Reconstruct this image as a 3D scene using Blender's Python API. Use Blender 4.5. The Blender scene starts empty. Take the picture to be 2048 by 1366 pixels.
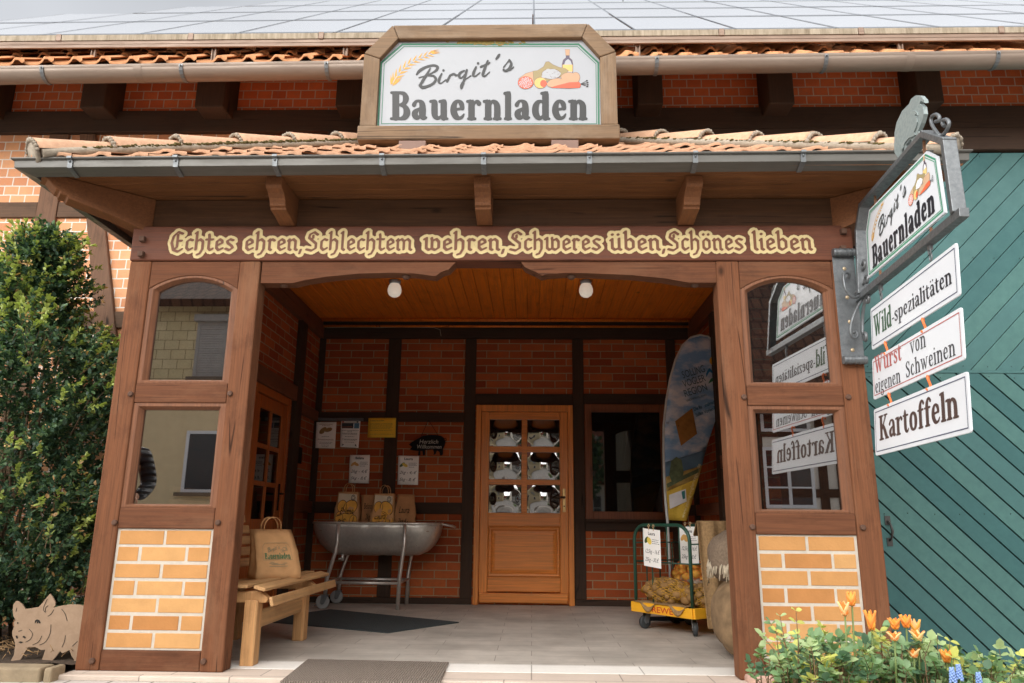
import bpy, math, random
import numpy as np
from mathutils import Vector, Matrix
from mathutils.geometry import tessellate_polygon, delaunay_2d_cdt
random.seed(7)
S = bpy.context.scene
R = math.radians
# ------------------------------------------------------------------ camera
CH = .79
FPX, PITCH, YAW, ROLL = 1500., math.atan(367/1500), .028, .0093
def _axes():
    cp, sp = math.cos(PITCH), math.sin(PITCH)
    r, u, w = np.array([1, 0, 0.]), np.array([0, -sp, cp]), np.array([0, cp, sp])
    cy, sy = math.cos(YAW), math.sin(YAW)
    Zm = np.array([[cy, -sy, 0], [sy, cy, 0], [0, 0, 1]])
    r, u, w = Zm@r, Zm@u, Zm@w
    c, s = math.cos(ROLL), math.sin(ROLL)
    return c*r+s*u, -s*r+c*u, w
AX = _axes()
CAM0 = np.array([0, 0, CH])
cd = bpy.data.cameras.new('camera'); cam = bpy.data.objects.new('camera', cd)
S.collection.objects.link(cam); S.camera = cam
M = Matrix.Identity(4)
for i in range(3):
    M[i][0], M[i][1], M[i][2], M[i][3] = AX[0][i], AX[1][i], -AX[2][i], CAM0[i]
cam.matrix_world = M
cd.sensor_width = 36; cd.lens = FPX/2048*36; cd.clip_end = 800; cd.clip_start = .05
cd.dof.use_dof = True; cd.dof.focus_distance = 5.1; cd.dof.aperture_fstop = 6.3
# ------------------------------------------------------------------ sky, sun, exposure
SUN_EL, SUN_AZ = R(25), R(203)          # soft sun high behind the camera's left shoulder
w_ = bpy.data.worlds.new('World'); S.world = w_; w_.use_nodes = True
nt = w_.node_tree; bg = nt.nodes['Background']
sky = nt.nodes.new('ShaderNodeTexSky'); sky.sky_type = 'NISHITA'; sky.sun_disc = False
sky.sun_elevation = SUN_EL; sky.sun_rotation = SUN_AZ
sky.air_density = 1.0; sky.dust_density = 3.0
hs = nt.nodes.new('ShaderNodeHueSaturation'); hs.inputs['Saturation'].default_value = .16
tc = nt.nodes.new('ShaderNodeTexCoord')
ns = nt.nodes.new('ShaderNodeTexNoise'); ns.inputs['Scale'].default_value = 2.2; ns.inputs['Detail'].default_value = 5
rp = nt.nodes.new('ShaderNodeMapRange'); rp.inputs['From Min'].default_value = .3; rp.inputs['From Max'].default_value = .7
rp.inputs['To Min'].default_value = .9; rp.inputs['To Max'].default_value = 1.3
mx = nt.nodes.new('ShaderNodeMix'); mx.data_type = 'RGBA'; mx.blend_type = 'MULTIPLY'; mx.inputs[0].default_value = 1
nt.links.new(tc.outputs['Generated'], ns.inputs['Vector']); nt.links.new(ns.outputs['Fac'], rp.inputs['Value'])
nt.links.new(sky.outputs['Color'], hs.inputs['Color']); nt.links.new(hs.outputs['Color'], mx.inputs[6])
nt.links.new(rp.outputs['Result'], mx.inputs[7]); nt.links.new(mx.outputs[2], bg.inputs['Color'])
bg.inputs['Strength'].default_value = .066
ld = bpy.data.lights.new('sun', 'SUN'); ld.energy = 1.5; ld.angle = R(130); ld.color = (1, .95, .88)
sun = bpy.data.objects.new('sun', ld); S.collection.objects.link(sun)
sd = Vector((math.sin(SUN_AZ)*math.cos(SUN_EL), math.cos(SUN_AZ)*math.cos(SUN_EL), math.sin(SUN_EL)))
sun.rotation_euler = sd.to_track_quat('Z', 'Y').to_euler(); sun.location = sd*30
S.view_settings.view_transform = 'Standard'; S.view_settings.look = 'None'; S.view_settings.gamma = 1
S.view_settings.use_curve_mapping = False
S.view_settings.exposure = 1.95
S.cycles.max_bounces = 10; S.cycles.diffuse_bounces = 6; S.cycles.glossy_bounces = 5; S.cycles.transparent_max_bounces = 12
S.cycles.sample_clamp_indirect = 6
# ------------------------------------------------------------------ measuring helpers
def ray(x, y): return (x-1024)/FPX*AX[0]-(y-683)/FPX*AX[1]+AX[2]
def at(x, y, Y):
    d = ray(x, y); return CAM0+d*(Y/d[1])
def atz(x, y, z=0.):
    d = ray(x, y); return CAM0+d*((z-CH)/d[2])
def atx(x, y, X):
    d = ray(x, y); return CAM0+d*(X/d[0])
def c(r, g, b): return tuple((v/255/12.92 if v < 10 else ((v/255+.055)/1.055)**2.4) for v in (r, g, b))
# ------------------------------------------------------------------ mesh builder
class MB:
    def __init__(s): s.v = []; s.f = []; s.mi = []; s.sm = []; s.m = 0
    def add(s, vs, fs, smooth=False):
        o = len(s.v); s.v += [tuple(map(float, p)) for p in vs]
        for f in fs: s.f.append(tuple(i+o for i in f)); s.mi.append(s.m); s.sm.append(smooth)
        return s
    def box(s, x0, x1, y0, y1, z0, z1):
        return s.add([(x0,y0,z0),(x1,y0,z0),(x1,y1,z0),(x0,y1,z0),(x0,y0,z1),(x1,y0,z1),(x1,y1,z1),(x0,y1,z1)],
                     [(0,3,2,1),(4,5,6,7),(0,1,5,4),(1,2,6,5),(2,3,7,6),(3,0,4,7)])
    def bar(s, p, q, w, h, up=(0,0,1)):
        p, q = Vector(p), Vector(q); d = (q-p).normalized(); up = Vector(up)
        sx = d.cross(up).normalized(); uz = sx.cross(d).normalized(); vs = []
        for e in (p, q):
            for a, b in ((-1,-1),(1,-1),(1,1),(-1,1)): vs.append(e+sx*(a*w/2)+uz*(b*h/2))
        return s.add(vs, [(0,3,2,1),(4,5,6,7),(0,1,5,4),(1,2,6,5),(2,3,7,6),(3,0,4,7)])
    def prism(s, poly, fn, d0, d1):
        """poly in 2D, fn(a,b,d)->3D, extruded from d0 to d1"""
        n = len(poly); vs = [fn(a, b, d0) for a, b in poly]+[fn(a, b, d1) for a, b in poly]
        tri = tessellate_polygon([[Vector((a, b, 0)) for a, b in poly]])
        fs = [tuple(t) for t in tri]+[tuple(i+n for i in reversed(t)) for t in tri]
        fs += [(i, (i+1) % n, n+(i+1) % n, n+i) for i in range(n)]
        return s.add(vs, fs)
    def tube(s, pts, r, n=8, caps=True, closed=False):
        pts = [Vector(p) for p in pts]; k = len(pts)
        rs = r if isinstance(r, (list, tuple)) else [r]*k
        vs = []; prev = None
        for i, p in enumerate(pts):
            a = pts[i-1] if (i or closed) else p; b = pts[(i+1) % k] if (i < k-1 or closed) else p
            d = (b-a).normalized() if (b-a).length > 1e-9 else Vector((0,0,1))
            if prev is None:
                h = Vector((0,0,1)) if abs(d.z) < .9 else Vector((1,0,0)); x = d.cross(h).normalized()
            else:
                x = (prev-d*prev.dot(d)).normalized()
            prev = x; y = d.cross(x)
            for j in range(n):
                t = 2*math.pi*j/n; vs.append(p+(x*math.cos(t)+y*math.sin(t))*rs[i])
        fs = []
        for i in range(k if closed else k-1):
            for j in range(n):
                i2 = (i+1) % k
                fs.append((i*n+j, i*n+(j+1) % n, i2*n+(j+1) % n, i2*n+j))
        s.add(vs, fs, True)
        if caps and not closed:
            o = len(s.v)-k*n
            for st in (0, (k-1)*n):
                idx = [o+st+j for j in range(n)]
                s.f.append(tuple(idx)); s.mi.append(s.m); s.sm.append(False)
        return s
    def lathe(s, prof, cen, n=16, ax=(0,0,1), smooth=True, caps=True):
        ax = Vector(ax).normalized(); h = Vector((0,0,1)) if abs(ax.z) < .9 else Vector((1,0,0))
        x = ax.cross(h).normalized(); y = ax.cross(x); cen = Vector(cen); vs = []
        for r, z in prof:
            for j in range(n):
                t = 2*math.pi*j/n; vs.append(cen+ax*z+(x*math.cos(t)+y*math.sin(t))*r)
        k = len(prof)
        fs = [(i*n+j, i*n+(j+1) % n, (i+1)*n+(j+1) % n, (i+1)*n+j) for i in range(k-1) for j in range(n)]
        s.add(vs, fs, smooth)
        if caps:
            o = len(s.v)-k*n
            for st in (0, (k-1)*n):
                s.f.append(tuple(o+st+j for j in range(n))); s.mi.append(s.m); s.sm.append(False)
        return s
    def ball(s, cen, rad, nu=12, nv=8, jit=0, rot=None):
        rx, ry, rz = rad if isinstance(rad, (tuple, list)) else (rad,)*3
        vs = []; cen = Vector(cen)
        for i in range(nv+1):
            ph = math.pi*i/nv
            for j in range(nu):
                t = 2*math.pi*j/nu; k = 1+(random.uniform(-jit, jit) if jit else 0)
                p = Vector((rx*math.sin(ph)*math.cos(t)*k, ry*math.sin(ph)*math.sin(t)*k, rz*math.cos(ph)*k))
                if rot: p = rot@p
                vs.append(cen+p)
        fs = [(i*nu+j, (i+1)*nu+j, (i+1)*nu+(j+1) % nu, i*nu+(j+1) % nu) for i in range(nv) for j in range(nu)]
        return s.add(vs, fs, True)
    def grid(s, fn, nu, nv, smooth=True):
        vs = [fn(i/nu, j/nv) for j in range(nv+1) for i in range(nu+1)]
        fs = [(j*(nu+1)+i, j*(nu+1)+i+1, (j+1)*(nu+1)+i+1, (j+1)*(nu+1)+i) for j in range(nv) for i in range(nu)]
        return s.add(vs, fs, smooth)
    def flat(s, loops, fn, d):
        """fill 2D loops (with holes) as a sheet; fn(x,y,d)->3D"""
        loops = [l for l in loops if len(l) > 2]
        if not loops: return s
        pts = []; ed = []
        for l in loops:
            o = len(pts); pts += l; ed += [(o+i, o+(i+1) % len(l)) for i in range(len(l))]
        sc_ = 1/max(1e-9, max(p[0] for p in pts)-min(p[0] for p in pts))
        V_, E_, F_, *_r = delaunay_2d_cdt([Vector((a*sc_, b*sc_)) for a, b in pts], ed, [], 1, 1e-7)
        if not F_: return s
        cen = np.array([[sum(V_[i].x for i in f)/len(f), sum(V_[i].y for i in f)/len(f)] for f in F_])
        ins = np.zeros(len(cen), bool)
        for l in loops:
            a = np.array(l)*sc_; b = np.roll(a, -1, 0)
            for (ax, ay), (bx, by) in zip(a, b):
                if ay == by: continue
                ins ^= ((ay > cen[:, 1]) != (by > cen[:, 1])) & (cen[:, 0] < (bx-ax)*(cen[:, 1]-ay)/(by-ay)+ax)
        return s.add([fn(v.x/sc_, v.y/sc_, d) for v in V_], [tuple(f) for f, k in zip(F_, ins) if k])
    def build(s, name, mats, parent=None, bevel=0., seg=2, sub=0, solid=0., merge=False):
        me = bpy.data.meshes.new(name); me.from_pydata(s.v, [], s.f); 
        if not isinstance(mats, (list, tuple)): mats = [mats]
        for m in mats: me.materials.append(m)
        me.polygons.foreach_set('material_index', s.mi); me.polygons.foreach_set('use_smooth', s.sm)
        import bmesh
        bm = bmesh.new(); bm.from_mesh(me)
        if merge: bmesh.ops.remove_doubles(bm, verts=bm.verts, dist=1e-5)
        if not getattr(s, 'keepn', False): bmesh.ops.recalc_face_normals(bm, faces=bm.faces)
        bm.to_mesh(me); bm.free(); me.update()
        o = bpy.data.objects.new(name, me); S.collection.objects.link(o)
        if parent is not None:
            o.parent = parent; o.matrix_parent_inverse = wmat(parent).inverted()
        if solid:
            md = o.modifiers.new('solid', 'SOLIDIFY'); md.thickness = solid; md.offset = 0
        if sub:
            md = o.modifiers.new('sub', 'SUBSURF'); md.levels = md.render_levels = sub
        if bevel:
            md = o.modifiers.new('bev', 'BEVEL'); md.width = bevel; md.segments = seg; md.limit_method = 'ANGLE'; md.angle_limit = R(40)
            md.harden_normals = False
        return o
def wmat(o):
    m = o.matrix_basis.copy()
    if o.parent: m = wmat(o.parent)@o.matrix_parent_inverse@m
    return m
def tag(o, label, cat, group=None, kind=None):
    if label: o['label'] = label
    if cat: o['category'] = cat
    if group: o['group'] = group
    if kind: o['kind'] = kind
    return o
def thing(name, label, cat, loc=(0,0,0), group=None):
    o = bpy.data.objects.new(name, None); S.collection.objects.link(o); o.location = loc
    o.empty_display_size = .1
    return tag(o, label, cat, group)
def struct(o): o['kind'] = 'structure'; return o
def copy_tree(o, parent=None):
    q = o.copy(); S.collection.objects.link(q)
    if parent is not None: q.parent = parent
    for ch in list(o.children): copy_tree(ch, q)
    return q
# ------------------------------------------------------------------ materials
def newmat(name):
    m = bpy.data.materials.new(name); m.use_nodes = True
    return m, m.node_tree, m.node_tree.nodes['Principled BSDF']
def _n(nt, t, **kw):
    n = nt.nodes.new('ShaderNode'+t)
    for k, v in kw.items():
        if hasattr(n, k): setattr(n, k, v)
        else: n.inputs[k.replace('_', ' ')].default_value = v
    return n
def mixc(nt, fac, a, b, blend='MIX'):
    m = nt.nodes.new('ShaderNodeMix'); m.data_type = 'RGBA'; m.blend_type = blend
    for i, v in ((0, fac), (6, a), (7, b)):
        if hasattr(v, 'is_linked') or isinstance(v, bpy.types.NodeSocket): nt.links.new(v, m.inputs[i])
        else: m.inputs[i].default_value = v if i == 0 else (*v, 1)
    return m.outputs[2]
def ramp(nt, sock, a, b, lo=0., hi=1.):
    m = _n(nt, 'MapRange', clamp=True); nt.links.new(sock, m.inputs['Value'])
    m.inputs['From Min'].default_value = a; m.inputs['From Max'].default_value = b
    m.inputs['To Min'].default_value = lo; m.inputs['To Max'].default_value = hi
    return m.outputs['Result']
def coords(nt, scale=(1,1,1), rot=(0,0,0), rnd=True):
    t = _n(nt, 'TexCoord'); mp = _n(nt, 'Mapping'); mp.inputs['Scale'].default_value = scale; mp.inputs['Rotation'].default_value = rot
    nt.links.new(t.outputs['Object'], mp.inputs['Vector'])
    if rnd:
        oi = _n(nt, 'ObjectInfo'); ml = _n(nt, 'Math', operation='MULTIPLY'); ml.inputs[1].default_value = 7.3
        nt.links.new(oi.outputs['Random'], ml.inputs[0]); nt.links.new(ml.outputs[0], mp.inputs['Location'])
    return mp.outputs['Vector']
def noise(nt, vec, scale, detail=4, rough=.55, dist=0):
    n = _n(nt, 'TexNoise'); n.inputs['Scale'].default_value = scale; n.inputs['Detail'].default_value = detail
    n.inputs['Roughness'].default_value = rough; n.inputs['Distortion'].default_value = dist
    nt.links.new(vec, n.inputs['Vector']); return n.outputs['Fac']
def bump(nt, p, h, strength=.3, dist=.01):
    b = _n(nt, 'Bump'); b.inputs['Strength'].default_value = strength; b.inputs['Distance'].default_value = dist
    nt.links.new(h, b.inputs['Height']); nt.links.new(b.outputs['Normal'], p.inputs['Normal'])
def plain(name, col, rough=.6, var=.12, scale=9, metal=0, bmp=.08, spec=.5):
    m, nt, p = newmat(name)
    v = coords(nt); n1 = noise(nt, v, scale, 5)
    a = tuple(x*(1-var) for x in col); b = tuple(min(1, x*(1+var)) for x in col)
    nt.links.new(mixc(nt, ramp(nt, n1, .3, .7), a, b), p.inputs['Base Color'])
    p.inputs['Roughness'].default_value = rough; p.inputs['Metallic'].default_value = metal
    p.inputs['Specular IOR Level'].default_value = spec
    if bmp: bump(nt, p, noise(nt, v, scale*8, 3), bmp, .004)
    return m
def wood(name, col, dark, axis='z', fine=38, rough=.62, wear=.0, wearcol=None, crack=.35, spec=.3, knots=True, checks=.85):
    m, nt, p = newmat(name)
    k = {'x': (.03,1,1), 'y': (1,.03,1), 'z': (1,1,.03)}[axis]; fine = fine*2.2
    v = coords(nt, k)
    g = noise(nt, v, fine, 6, .62, .5)
    big = noise(nt, coords(nt, {'x': (.3,1,1), 'y': (1,.3,1), 'z': (1,1,.3)}[axis]), 3.2, 4, .5, .3)
    lines = noise(nt, coords(nt, {'x': (.02,1,1), 'y': (1,.02,1), 'z': (1,1,.02)}[axis]), fine*1.5, 3, .6)
    lo = tuple(x*.62 for x in col); hi = tuple(min(1, x*1.24) for x in col)
    base = mixc(nt, ramp(nt, g, .3, .7), lo, hi)
    base = mixc(nt, ramp(nt, big, .3, .75, 0, .55), base, tuple(x*.8 for x in col))
    if wear and wearcol:
        base = mixc(nt, ramp(nt, noise(nt, coords(nt, {'x': (.4,1,1), 'y': (1,.4,1), 'z': (1,1,.4)}[axis]), 4.5, 8, .68), .5, .72, 0, wear), base, wearcol)
    if knots:
        kv = coords(nt, {'x': (.55,1,1), 'y': (1,.55,1), 'z': (1,1,.55)}[axis])
        vo = _n(nt, 'TexVoronoi'); vo.inputs['Scale'].default_value = 3.1; nt.links.new(kv, vo.inputs['Vector'])
        base = mixc(nt, ramp(nt, vo.outputs['Distance'], .02, .075, .75, 0), base, tuple(x*.45 for x in dark))
    base = mixc(nt, ramp(nt, lines, .62, .74, 0, crack), base, dark)
    if checks:                                  # drying cracks: thin wandering lines along the grain
        cv = noise(nt, coords(nt, {'x': (.035,1,1), 'y': (1,.035,1), 'z': (1,1,.035)}[axis]), 5.5, 2, .4, .2)
        ab = _n(nt, 'Math', operation='SUBTRACT'); ab.inputs[1].default_value = .5; nt.links.new(cv, ab.inputs[0])
        ab2 = _n(nt, 'Math', operation='ABSOLUTE'); nt.links.new(ab.outputs[0], ab2.inputs[0])
        gate_ = noise(nt, coords(nt), 2.1, 2); ml = _n(nt, 'Math', operation='MULTIPLY')
        nt.links.new(ramp(nt, ab2.outputs[0], .001, .0075, checks, 0), ml.inputs[0]); nt.links.new(ramp(nt, gate_, .5, .58), ml.inputs[1])
        base = mixc(nt, ml.outputs[0], base, tuple(x*.35 for x in dark))
        st2 = noise(nt, coords(nt, {'x': (.5,1,1), 'y': (1,.5,1), 'z': (1,1,.5)}[axis]), 7, 7, .7)
        base = mixc(nt, ramp(nt, st2, .52, .74, 0, .45), base, tuple(x*.9 for x in dark))
    nt.links.new(base, p.inputs['Base Color'])
    p.inputs['Specular IOR Level'].default_value = spec
    nt.links.new(ramp(nt, g, .2, .8, rough-.1, rough+.12), p.inputs['Roughness'])
    bump(nt, p, lines, .22, .006)
    return m
def bricks(name, c1, c2, mortar, plane='xz', bw=.25, rh=.083, ms=.006, off=.5, shift=(0,0), var=.5, rough=.85, stain=None):
    m, nt, p = newmat(name)
    t = _n(nt, 'TexCoord'); sep = _n(nt, 'SeparateXYZ'); cmb = _n(nt, 'CombineXYZ')
    nt.links.new(t.outputs['Object'], sep.inputs[0])
    nt.links.new(sep.outputs['X' if plane == 'xz' else 'Y'], cmb.inputs['X']); nt.links.new(sep.outputs['Z'], cmb.inputs['Y'])
    mp = _n(nt, 'Mapping'); mp.inputs['Location'].default_value = (shift[0], shift[1], 0); nt.links.new(cmb.outputs[0], mp.inputs['Vector'])
    # slight waviness so that the joints are not ruler straight
    nz = _n(nt, 'TexNoise'); nz.inputs['Scale'].default_value = 9; nt.links.new(t.outputs['Object'], nz.inputs['Vector'])
    vm = _n(nt, 'VectorMath', operation='MULTIPLY_ADD'); nt.links.new(nz.outputs['Color'], vm.inputs[0])
    vm.inputs[1].default_value = (.007, .007, 0); nt.links.new(mp.outputs[0], vm.inputs[2])
    b = _n(nt, 'TexBrick'); b.offset = off; b.squash = 1
    b.inputs['Scale'].default_value = 1; b.inputs['Brick Width'].default_value = bw; b.inputs['Row Height'].default_value = rh
    b.inputs['Mortar Size'].default_value = ms; b.inputs['Mortar Smooth'].default_value = .25; b.inputs['Bias'].default_value = 0
    b.inputs['Color1'].default_value = (*c1, 1); b.inputs['Color2'].default_value = (*c2, 1); b.inputs['Mortar'].default_value = (*mortar, 1)
    nt.links.new(vm.outputs[0], b.inputs['Vector'])
    v = coords(nt, rnd=False)
    n1 = noise(nt, v, 26, 6, .65); n2 = noise(nt, v, 3.2, 4)
    col = mixc(nt, ramp(nt, n1, .3, .75, 0, var), b.outputs['Color'], tuple(x*.45 for x in c1), 'MIX')
    col = mixc(nt, ramp(nt, n2, .35, .7, 0, .35), col, tuple(x*.72 for x in c2))
    col = mixc(nt, b.outputs['Fac'], col, mortar)
    col = mixc(nt, ramp(nt, n1, .55, .8, 0, .35), col, tuple(x*.55 for x in mortar))
    nt.links.new(col, p.inputs['Base Color']); p.inputs['Roughness'].default_value = rough; p.inputs['Specular IOR Level'].default_value = .25
    ad = _n(nt, 'Math', operation='MULTIPLY_ADD'); nt.links.new(b.outputs['Fac'], ad.inputs[0]); ad.inputs[1].default_value = -1
    nt.links.new(n1, ad.inputs[2]); bump(nt, p, ad.outputs[0], .55, .008)
    return m
def glassy(name, tint, refl, base=(.02,.02,.02), rough=.0):
    m, nt, p = newmat(name)
    out = nt.nodes['Material Output']
    tr = _n(nt, 'BsdfTransparent'); tr.inputs['Color'].default_value = (*tint, 1)
    gl = _n(nt, 'BsdfGlossy'); gl.inputs['Roughness'].default_value = rough
    fr = _n(nt, 'Fresnel'); fr.inputs['IOR'].default_value = 1.52
    ms = _n(nt, 'MixShader'); ad = _n(nt, 'Math', operation='ADD', use_clamp=True); ad.inputs[1].default_value = refl
    nt.links.new(fr.outputs[0], ad.inputs[0]); nt.links.new(ad.outputs[0], ms.inputs[0])
    nt.links.new(tr.outputs[0], ms.inputs[1]); nt.links.new(gl.outputs[0], ms.inputs[2]); nt.links.new(ms.outputs[0], out.inputs['Surface'])
    return m
def weathered(name, col, col2, rough=.45, metal=.0, scale=5, streak='z', amt=.7, bmp=.05, spec=.5):
    m, nt, p = newmat(name)
    v = coords(nt, {'z': (1,1,.12), 'x': (.12,1,1), 'n': (1,1,1)}[streak]); n1 = noise(nt, v, scale*5, 6, .65, .3); n2 = noise(nt, coords(nt), scale, 5, .6)
    base = mixc(nt, ramp(nt, n1, .35, .72, 0, amt), col, col2)
    base = mixc(nt, ramp(nt, n2, .4, .75, 0, .4), base, tuple(x*.75 for x in col))
    nt.links.new(base, p.inputs['Base Color']); p.inputs['Metallic'].default_value = metal
    nt.links.new(ramp(nt, n1, .3, .7, rough-.1, rough+.15), p.inputs['Roughness']); p.inputs['Specular IOR Level'].default_value = spec
    bump(nt, p, n1, bmp, .004)
    return m
W_POST = wood('stained_wood_upright', c(118,76,52), c(54,34,24), 'z', rough=.8, spec=.2, wear=.4, wearcol=c(146,110,84), crack=.3)
W_RAIL = wood('stained_wood_level', c(108,69,48), c(50,32,22), 'x', rough=.8, spec=.2, wear=.35, wearcol=c(134,100,76), crack=.3)
W_BEAM = wood('lettered_beam_wood', c(104,61,43), c(60,36,26), 'x', wear=.15, wearcol=c(146,100,80), crack=.2)
W_DEPTH = wood('stained_wood_depth', c(118,74,52), c(54,32,22), 'y', crack=.3)
W_SOFF = wood('soffit_boards', c(116,74,42), c(54,34,20), 'x', crack=.3)
W_FASC = wood('fascia_board', c(88,60,40), c(52,34,24), 'x', crack=.3)
W_CEIL = wood('ceiling_boards', c(226,124,40), c(110,42,10), 'y', fine=30, rough=.42, crack=.28)
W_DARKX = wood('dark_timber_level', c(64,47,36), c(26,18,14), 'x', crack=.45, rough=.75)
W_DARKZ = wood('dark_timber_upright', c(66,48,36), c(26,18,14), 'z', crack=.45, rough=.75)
W_OLDZ = wood('weathered_timber_upright', c(112,84,66), c(36,26,20), 'z', crack=.75, rough=.8)
W_OLDX = wood('weathered_timber_level', c(96,74,58), c(34,26,20), 'x', crack=.7, rough=.8)
W_SIGN = wood('weathered_sign_wood', c(120,98,76), c(66,50,38), 'x', wear=.6, wearcol=c(142,126,108), crack=.5, rough=.75)
W_SIGNZ = wood('weathered_sign_wood_upright', c(120,98,76), c(66,50,38), 'z', wear=.6, wearcol=c(142,126,108), crack=.55, rough=.75)
W_DOOR = wood('varnished_door_wood', c(222,136,60), c(160,86,36), 'z', fine=30, rough=.38, crack=.12, spec=.4, knots=False, checks=0)
W_DOORX = wood('varnished_door_wood_level', c(222,136,60), c(160,86,36), 'x', fine=30, rough=.38, crack=.12, spec=.4, knots=False, checks=0)
W_BENCH = wood('bench_wood', c(204,160,112), c(146,100,62), 'y', fine=24, rough=.5, crack=.25)
W_BENCHZ = wood('bench_wood_upright', c(204,156,106), c(146,100,62), 'z', fine=24, rough=.5, crack=.25)
B_YEL = plain('yellow_brick', c(190,140,88), .85, .08, 9, bmp=.35, spec=.2); B_YEL2 = plain('orange_yellow_brick', c(180,126,76), .85, .08, 9, bmp=.35, spec=.2); B_YEL3 = plain('pale_yellow_brick', c(198,152,100), .85, .08, 9, bmp=.35, spec=.2)
B_MORT = plain('pale_mortar', c(196,188,176), .9, .08, 30, bmp=.3, spec=.2)
B_BACK = bricks('red_clinker', c(190,100,52), c(140,60,30), c(150,134,106), 'xz', .25, .083, .0055, var=.3)
B_SIDE = bricks('red_clinker_side', c(190,100,52), c(140,60,30), c(150,134,106), 'yz', .25, .083, .0055, var=.3)
B_MAIN = bricks('old_orange_brick', c(228,172,128), c(196,132,96), c(216,208,198), 'xz', .127, .083, .0055, var=.22)
B_BAND = bricks('dark_red_brick', c(214,116,66), c(188,94,54), c(184,168,148), 'xz', .127, .083, .005, var=.3)
T_TILE = weathered('clay_roof_tile', c(196,140,98), c(150,96,62), .75, scale=7, streak='n', amt=.6, bmp=.2, spec=.25)
T_HIP = weathered('pale_clay_hip_tile', c(200,162,134), c(160,118,92), .8, scale=6, streak='n', amt=.55, bmp=.2, spec=.2)
MORTAR = plain('grey_mortar', c(150,140,126), .95, .2, 40, bmp=.5, spec=.2)
MOSS = plain('moss', c(98,90,58), .95, .4, 60, bmp=.8, spec=.1)
ZINC = weathered('zinc_gutter', c(138,124,112), c(112,94,82), .5, .25, 4, 'x', .6, spec=.5)
ZINC2 = weathered('grey_zinc_gutter', c(104,103,99), c(82,78,72), .45, .3, 4, 'x', .6, spec=.5)
ALU = weathered('dull_aluminium', c(140,118,102), c(100,80,68), .6, .1, 6, 'x', .6)
MOSSY = weathered('lichen_stained_edge', c(158,146,128), c(92,80,62), .85, 0, 8, 'z', .85, .2)
GALV = weathered('galvanised_steel', c(120,124,127), c(84,88,92), .42, .55, 9, 'n', .6)
STEEL = weathered('scuffed_stainless_steel', c(214,210,204), c(170,166,160), .36, .7, 7, 'n', .5)
WHITE_DARK = plain('white_enamel_darkened_for_sun', c(142,146,152), .4, .03, 3, bmp=.02)  # white darkened in its colour to offset the sun on the roof sign
WHITE_SHADE = plain('white_enamel_for_shade', c(226,231,238), .4, .03, 3, bmp=.02)  # brighter copy of the same white for faces turned from the sun
INK = plain('black_ink', c(40,42,50), .5, .06, 5, bmp=0)
INK2 = plain('grey_black_ink', c(70,76,78), .5, .06, 5, bmp=0)
GREENP = plain('sign_green', c(64,150,116), .5, .08, 8, bmp=0)
PAPER = plain('white_paper', c(246,244,240), .8, .04, 4, bmp=.03, spec=.2)
INKP = plain('pen_ink', c(52,50,54), .7, .1, 5, bmp=0)
KRAFT = plain('kraft_paper', c(196,150,104), .85, .1, 14, bmp=.2, spec=.2)
KRAFTD = plain('dark_kraft_paper', c(170,124,84), .85, .12, 14, bmp=.2, spec=.2)
BURLAP = plain('burlap', c(150,122,88), .95, .22, 60, bmp=.6, spec=.1)
BLACK = plain('matt_black', c(20,20,22), .85, .2, 10, bmp=.1, spec=.2)
RUBBER = plain('grey_rubber', c(150,152,152), .6, .1, 10)
RUBBERD = plain('dark_rubber', c(52,56,58), .6, .15, 10)
GLASS = glassy('window_glass', (.6,.58,.54), .34)
GATE2 = weathered('teal_gate_paint_faded', c(74,112,108), c(58,92,92), .6, 0, 3, 'n', .5, .06, spec=.3); GATE3 = weathered('teal_gate_paint_deep', c(58,98,98), c(48,84,86), .55, 0, 3, 'n', .5, .06, spec=.3)
GATE = weathered('teal_gate_paint', c(64,104,103), c(54,90,90), .5, 0, 3, 'n', .45, .06, spec=.4)
# ------------------------------------------------------------------ lettering: brush strokes -> outlines
def smooth(pts, n=7):
    """Catmull-Rom through (x,y,r) points"""
    if len(pts) < 3: return [tuple(p) for p in pts]
    P = [pts[0]]+list(pts)+[pts[-1]]; out = []
    for i in range(1, len(P)-2):
        p0, p1, p2, p3 = (np.array(q, float) for q in P[i-1:i+3])
        for k in range(n):
            t = k/n
            q = .5*((2*p1)+(-p0+p2)*t+(2*p0-5*p1+4*p2-p3)*t*t+(-p0+3*p1-3*p2+p3)*t**3)
            q[2] = max(q[2], min(p1[2], p2[2])*.8); out.append(tuple(q))
    out.append(tuple(pts[-1])); return out
def sdf(strokes, X, Y):
    D = np.full(X.shape, 1e9)
    for st in strokes:
        if len(st) == 1: st = [st[0], (st[0][0]+1e-4, st[0][1], st[0][2])]
        for (ax, ay, ar), (bx, by, br) in zip(st[:-1], st[1:]):
            dx, dy = bx-ax, by-ay; L = dx*dx+dy*dy+1e-12
            t = np.clip(((X-ax)*dx+(Y-ay)*dy)/L, 0, 1)
            D = np.minimum(D, np.hypot(X-ax-t*dx, Y-ay-t*dy)-(ar+(br-ar)*t))
    return D
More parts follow.
